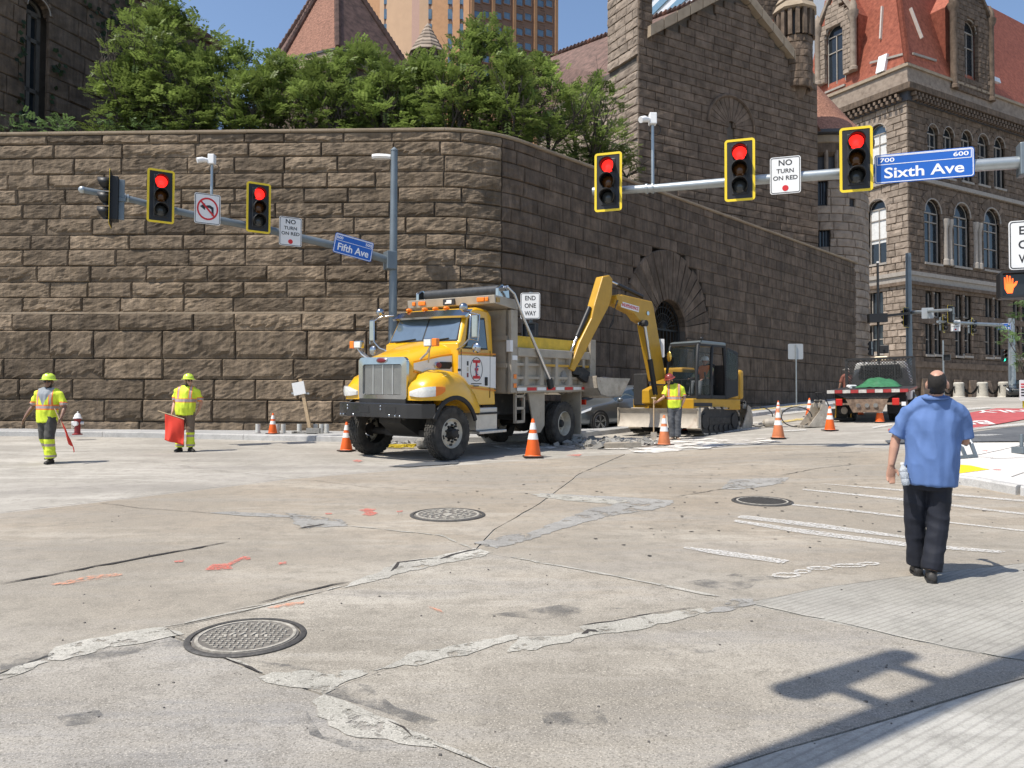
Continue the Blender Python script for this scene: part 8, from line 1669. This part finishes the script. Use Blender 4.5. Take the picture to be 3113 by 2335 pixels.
# loose digger bucket
def digger_bucket(loc, rz, label, sc=1.0):
    t = thing('digger_bucket', loc, rz, label, 'bucket'); out = [(-.30, .02), (-.42, .0), (.30, .0), (.42, .12), (.40, .42), (.26, .66), (.10, .70)]
    for s in (-1, 1): mb = MB(); mb.prism([(x, s*.32, z) for x, z in ((-.42, .0), (.30, .0), (.42, .14), (.40, .42), (.24, .66), (.06, .72), (-.02, .5))], (0, -s*.03, 0)); mb.build('side_plate', m_dustm, t)
    pr_ = [(-.36, .0), (.30, .0), (.42, .14), (.40, .42), (.24, .66)]; mb = MB(); mb.loft([[(x, y, z) for x, z in pr_]+[(x-.03, y, z+.03) for x, z in pr_[::-1]] for y in (-.3, .3)]); mb.build('shell', m_dustm, t)
    for s in (-1, 1): mb = MB(); mb.prism([(.02, s*.14, .62), (.30, s*.14, .58), (.24, s*.14, .84), (.08, s*.14, .86)], (0, s*.03, 0)); mb.build('lug', m_dustm, t)
    mb = MB(); mb.cyl((.1, -.2, .8), (.1, .2, .8), .04, n=10); mb.build('pin', m_dkst, t)
    for i in range(4): y = -.27+.18*i; mb = MB(); mb.prism([(-.40, y-.04, .0), (-.40, y+.04, .0), (-.40, y+.04, .05), (-.40, y-.04, .05)], (-.14, 0, -.01)); mb.build('tooth', m_dustm, t)
    t.scale = (sc,)*3; return t
p = gp(2478, 1297); digger_bucket(p, .15, 'loose toothed digger bucket standing on the road between cones', 82*p.y/F/.86)
p = gp(2243, 1302); digger_bucket(p, .9, 'loose digger bucket lying behind the excavator track', 84*p.y/F/.86)
# breaker with hoses
p = gp(2345, 1298); t = thing('hydraulic_breaker', p, -.35, 'dusty hydraulic breaker with two looped black hoses', 'breaker'); mb = MB(); mb.tube([(-.45, -.1, .10), (-.28, -.08, .13)], [.035, .045], 10); mb.tube([(-.28, -.08, .13), (-.24, -.07, .14), (.25, .05, .2), (.28, .06, .2)], [.09, .15, .17, .15], 12); mb.build('body', m_dustm, t, 40)
mb = MB(); mb.prism([(.1, -.1, .3), (.35, -.05, .3), (.38, -.04, .62), (.2, -.08, .68)], (0, .2, 0)); mb.build('mount_bracket', m_dustm, t, bevel=.02)
for s, cx in ((-1, -.35), (1, .75)): mb = MB(); mb.tube([(cx+s*.12+.52*math.cos(a), -.05+.1*math.sin(a), .38+.36*math.sin(a)) for a in [2*math.pi*i/26 for i in range(24)]], .022, 7); mb.build('hose', m_rubber, t, 60)
t.scale = (.85,)*3
# plate compactor
p = gp(2552, 1281); t = thing('plate_compactor', p, .2, 'plate compactor with round engine and bar handle behind the flatbed', 'compactor'); mb = MB(); mb.prism([(-.35, -.25, .03), (.35, -.25, .03), (.35, .25, .03), (-.35, .25, .03)], (0, 0, .10)); mb.build('plate', m_dkst, t, bevel=.03); mb = MB(); mb.bb(-.2, .2, -.18, .18, .13, .42); mb.cyl((0, -.26, .36), (0, -.1, .36), .17, n=16); mb.build('engine', m_dkst, t, bevel=.03)
mb = MB(); mb.tube([(.28, -.2, .12), (.32, -.2, .75), (-.25, -.2, .75), (-.28, -.2, .12)], .02, 6); mb.build('guard_frame', m_cat, t, 50); mb = MB(); mb.tube([(-.3, -.15, .15), (-.75, -.2, .95), (-.75, .2, .95), (-.3, .15, .15)], .018, 6); mb.build('handle', m_dkst, t, 50)
mb = MB(); mb.lathe([(.10, -.28), (.12, -.27), (.12, -.25)], 14, (0, 0, .36), 'y'); mb.build('recoil_cover', m_dustm, t)
# broken concrete around the pit
r = random.Random(12); mb = MB()
def chunk(mb, p, s):
    V = []; n = 7
    for k in range(n+5):
        pass
    mb.box((p.x, p.y, p.z+s*.25), (s*r.uniform(.8, 1.6), s*r.uniform(.7, 1.2), s*r.uniform(.4, .8)), rot=Euler((r.uniform(-.5, .5), r.uniform(-.5, .5), r.random()*6)).to_matrix())
for k in range(150):
    u, v = r.gauss(1835, 70), r.gauss(1349, 6); chunk(mb, gp(u, v), r.uniform(.03, .17)*(1 if r.random() > .25 else 1.5))
for k in range(45): chunk(mb, gp(r.uniform(1900, 2030), r.gauss(1346, 4)), r.uniform(.03, .1))
for k in range(50): chunk(mb, gp(r.uniform(1170, 1330), r.gauss(1352, 4)), r.uniform(.03, .12))
tag(mb.build('broken_concrete', m_patchd), 'heap of broken concrete behind the dump truck rear wheel', 'rubble', kind='stuff')
pit = sheet('excavated_pit', G((1770, 1352), (1850, 1345), (1990, 1343), (2040, 1350), (1990, 1360), (1850, 1362), (1790, 1362)), mat('dug_soil', (.13, .10, .075), .95, var=.3, bump=.5), up=.006, jn=5, ja=.06)
mb = MB(); a, b_ = gp(1830, 1362), gp(1940, 1358); 
mb.bar(a+Vector((0, 0, .06)), b_+Vector((0, 0, .06)), .5, .12); mb.build('broken_slab_edge', m_tan).parent = road
# dusty white spill behind the works
sheet('concrete_dust', G((1460, 1352), (1700, 1332), (1960, 1335), (2100, 1330), (2250, 1338), (2330, 1332), (2380, 1345), (2200, 1358), (2060, 1372), (1960, 1380), (1900, 1366), (1700, 1362), (1560, 1372)), mat('white_concrete_dust', (.60, .57, .52), .9, var=.15, scale=3, wear=.30, wscale=2.2), up=.009, jn=4, ja=.12)
# yellow rope under the truck
t = thing('rope', gp(1205, 1362), 0, 'tangle of yellow rope lying under the front of the dump truck', 'rope'); r = random.Random(3); mb = MB(); mb.tube([(r.uniform(-.6, .6), r.uniform(-.3, .3), .02+.07*r.random()) for _ in range(40)], .012, 5); mb.build('strand', mat('yellow_rope', (.55, .42, .03), .8), t, 60); mb = MB(); mb.box((.75, 0, .12), (.5, .3, .24)); mb.build('sack', m_patchd, t, bevel=.06)
# ---------------------------------------------------------------- right-hand island, bus lane and stands
sheet('bus_lane', G((2700, 1310), (2760, 1300), (2930, 1258), (3030, 1242), (3300, 1246), (3500, 1262), (3113, 1276), (2960, 1303), (2700, 1305)), mat('red_lane_paint', (.38, .075, .075), .8, var=.2, scale=4, grime=.3, gcol=(.32, .2, .18), gscale=5), up=.012)
for px in (((2690, 1268), (2800, 1252), (2960, 1241), (3010, 1238), (3014, 1241), (2930, 1250), (2760, 1262)), ((2680, 1322), (2860, 1312), (3000, 1298), (3113, 1288), (3200, 1284), (3200, 1288), (3000, 1304), (2860, 1320))): paint(px, m_wht, 'lane_line', up=.02, j=4)
def lane_text(s, u, v, sx, sy, ang):
    p = gp(u, v); n = gnorm(p.x, p.y); x = Vector((math.cos(ang), math.sin(ang), 0)); x = (x-n*x.dot(n)).normalized(); y = n.cross(x); o = text('lane_lettering', s, 1, m_wht2, road, R3(x*sx, y*sy, n, p+n*.022), None, True, depth=.001); return o
m_wht2 = mat('lane_letter_paint', (.66, .64, .62), .75, var=.1)
lane_text('BUS', 2930, 1286, .85, 2.3, math.pi-.42); lane_text('ONLY', 3080, 1251, .85, 2.3, math.pi-.42)
sheet('asphalt_patch', G((2690, 1340), (2900, 1322), (3060, 1301), (3113, 1296), (3300, 1290), (3300, 1342), (3113, 1342), (2700, 1348)), m_asph, up=.010)
for px in (((2880, 1326), (3000, 1322), (3050, 1323), (3000, 1327)), ((2330, 1262), (2420, 1250), (2460, 1252), (2350, 1266)), ((2650, 1300), (2710, 1290), (2712, 1294), (2655, 1304)), ((2260, 1290), (2300, 1284), (2305, 1287), (2262, 1294)), ((2380, 1310), (2450, 1306), (2452, 1310), (2385, 1313)), ((2300, 1300), (2200, 1312), (2202, 1316), (2305, 1304))): paint(px, m_wht, 'lane_line', up=.016, j=4)
paint(((2280, 1256), (2456, 1237), (2490, 1236), (2455, 1241), (2285, 1260)), m_yel, 'yellow_line', up=.145, j=3); paint(((2360, 1284), (2420, 1274), (2560, 1262), (2560, 1266), (2420, 1280), (2365, 1288)), m_yel, 'yellow_line', up=.02, j=3); paint(((2930, 1221), (3010, 1214), (3060, 1215), (2960, 1226)), m_yel, 'yellow_line', up=.03, j=3)
isl = [(2815, 1356), (2850, 1350), (2920, 1346), (3113, 1346), (3500, 1352), (3900, 1500), (3500, 1520), (3113, 1476), (2985, 1453), (2890, 1441), (2840, 1430), (2812, 1410), (2802, 1380)]
ip = [gp(u, v, .13) for u, v in isl]; iso = drape('traffic_island', ip, m_walkr, .13, th=.2); tag(iso, kind='structure')
kb = [gp(u, v, .13) for u, v in ((2815, 1356), (2802, 1380), (2812, 1410), (2840, 1430), (2890, 1441), (2985, 1453), (3113, 1476), (3500, 1520))]; mbk = None
for i in range(len(kb)-1):
    a, b_ = kb[i], kb[i+1]; n = max(1, round((b_-a).length/1.6))
    for j in range(n):
        p0, p1 = a.lerp(b_, j/n+.003), a.lerp(b_, (j+1)/n-.003); d = (p1-p0).normalized(); s_ = Vector((d.y, -d.x, 0)); mb = MB()
        mb.loft([[(p.x+s_.x*o, p.y+s_.y*o, gz(p.x, p.y)+z) for o, z in ((-.02, -.1), (-.02, .137), (.12, .138), (.15, .11), (.155, -.1))] for p in (p0, p1)]); mb.build('kerb_stone', m_kerb, kerb)
jl = mat('joint_line_grey', (.20, .19, .175), .9)  # darker tone for the island's slab joints
for px in (((2905, 1398), (3113, 1352)), ((3010, 1395), (3113, 1392)), ((3075, 1450), (3113, 1437)), ((2760, 1375), (3020, 1392))): 
    a, b_ = gp(*px[0], .13), gp(*px[1], .13); s_ = Vector((b_.y-a.y, a.x-b_.x, 0)).normalized()*.012; drape('slab_joint', [a-s_, b_-s_, b_+s_, a+s_], jl, .135, iso)
def iso_paint(px, m): drape('paint_mark', jag([gp(u, v, .13) for u, v in px], 10, .008, 2), m, .137, iso)
iso_paint(((2912, 1413), (2950, 1416), (2990, 1425), (3010, 1428), (2960, 1434), (2915, 1440)), mat('yellow_spray_paint', (.80, .58, .01), .7, var=.05)); iso_paint(((2980, 1369), (3005, 1370), (3000, 1373)), m_red); iso_paint(((3020, 1427), (3045, 1427), (3042, 1431), (3015, 1429)), m_red)
# tilted sign stand
p = gp(2945, 1392, .13); t = thing('sign_stand', p, 0, 'tilted temporary sign stand with small white notice on the island', 'sign stand'); q = lambda u, v, dy=0: at(u, v, p.y+dy)-p
mb = MB()
for a, b_ in (((2912, 1330), (2940, 1400)), ((2944, 1325), (2967, 1388))): mb.bar(q(*a, .2), q(*b_), .06, .04)
mb.bar(q(2940, 1400), q(2967, 1388), .05, .05); mb.bar(q(2918, 1390, -.1), q(2962, 1385), .05, .05); mb.bar(q(2918, 1390), q(2945, 1400), .05, .05); mb.build('frame', m_galvd, t)
mb = MB(); mb.prism([q(2911, 1338, .14), q(2943, 1326, .14), q(2956, 1347, .12), q(2926, 1361, .12)], (0, -.02, 0)); nb = mb.build('notice_board', m_signw, t)
for u, v in ((2930, 1337), (2938, 1334), (2937, 1351), (2946, 1347)): mb = MB(); c = q(u, v, .1); mb.box(c, (.055, .01, .05), rot=Matrix.Rotation(.35, 3, 'Y')); mb.build('printed_block', m_signk, nb)
# sign post base and construction sign at the right edge
p = gp(3106, 1378, .13); t = thing('post_base', p, .3, 'grey bolted post base standing on the island', 'post base'); mb = MB(); mb.bb(-.12, .3, -.12, .12, 0, .12); mb.cyl((0, 0, .1), (0, 0, .36), .035, n=8); mb.cyl((.12, 0, .1), (.12, 0, .28), .03, n=8); mb.build('base_block', m_galvd, t, bevel=.01)
p = gp(3116, 1240); t = thing('construction_sign', p, .1, 'white notice with red lettering on a yellow stand across the street', 'sign'); h = 85*p.y/F; mb = MB(); mb.bb(-.06, .06, -.05, .05, 0, h*.35); mb.build('stand', m_yelb, t); mb = MB(); mb.prism(rrect(.5, h*.75, .04, 4, -.06, h*.62), (0, .02, 0)); mb.build('panel', m_signw, t)
for k in range(5): mb = MB(); mb.bb(-.2, -.02+.04*(k % 2), -.066, -.06, h*(.42+.1*k), h*(.47+.1*k)); mb.build('lettering', m_signr if k > 2 else m_signk, t)
# street tree at the far right edge
make_tree((at(3112, 1180, 52).x+.3, 52, gz(50, 52)), 7.4, 1.9, 1.9, 420, 91, 'small yellow-green street tree beyond the far signal pole', trunk=.08, leafm=m_leafl, stems=1, z0=.28)
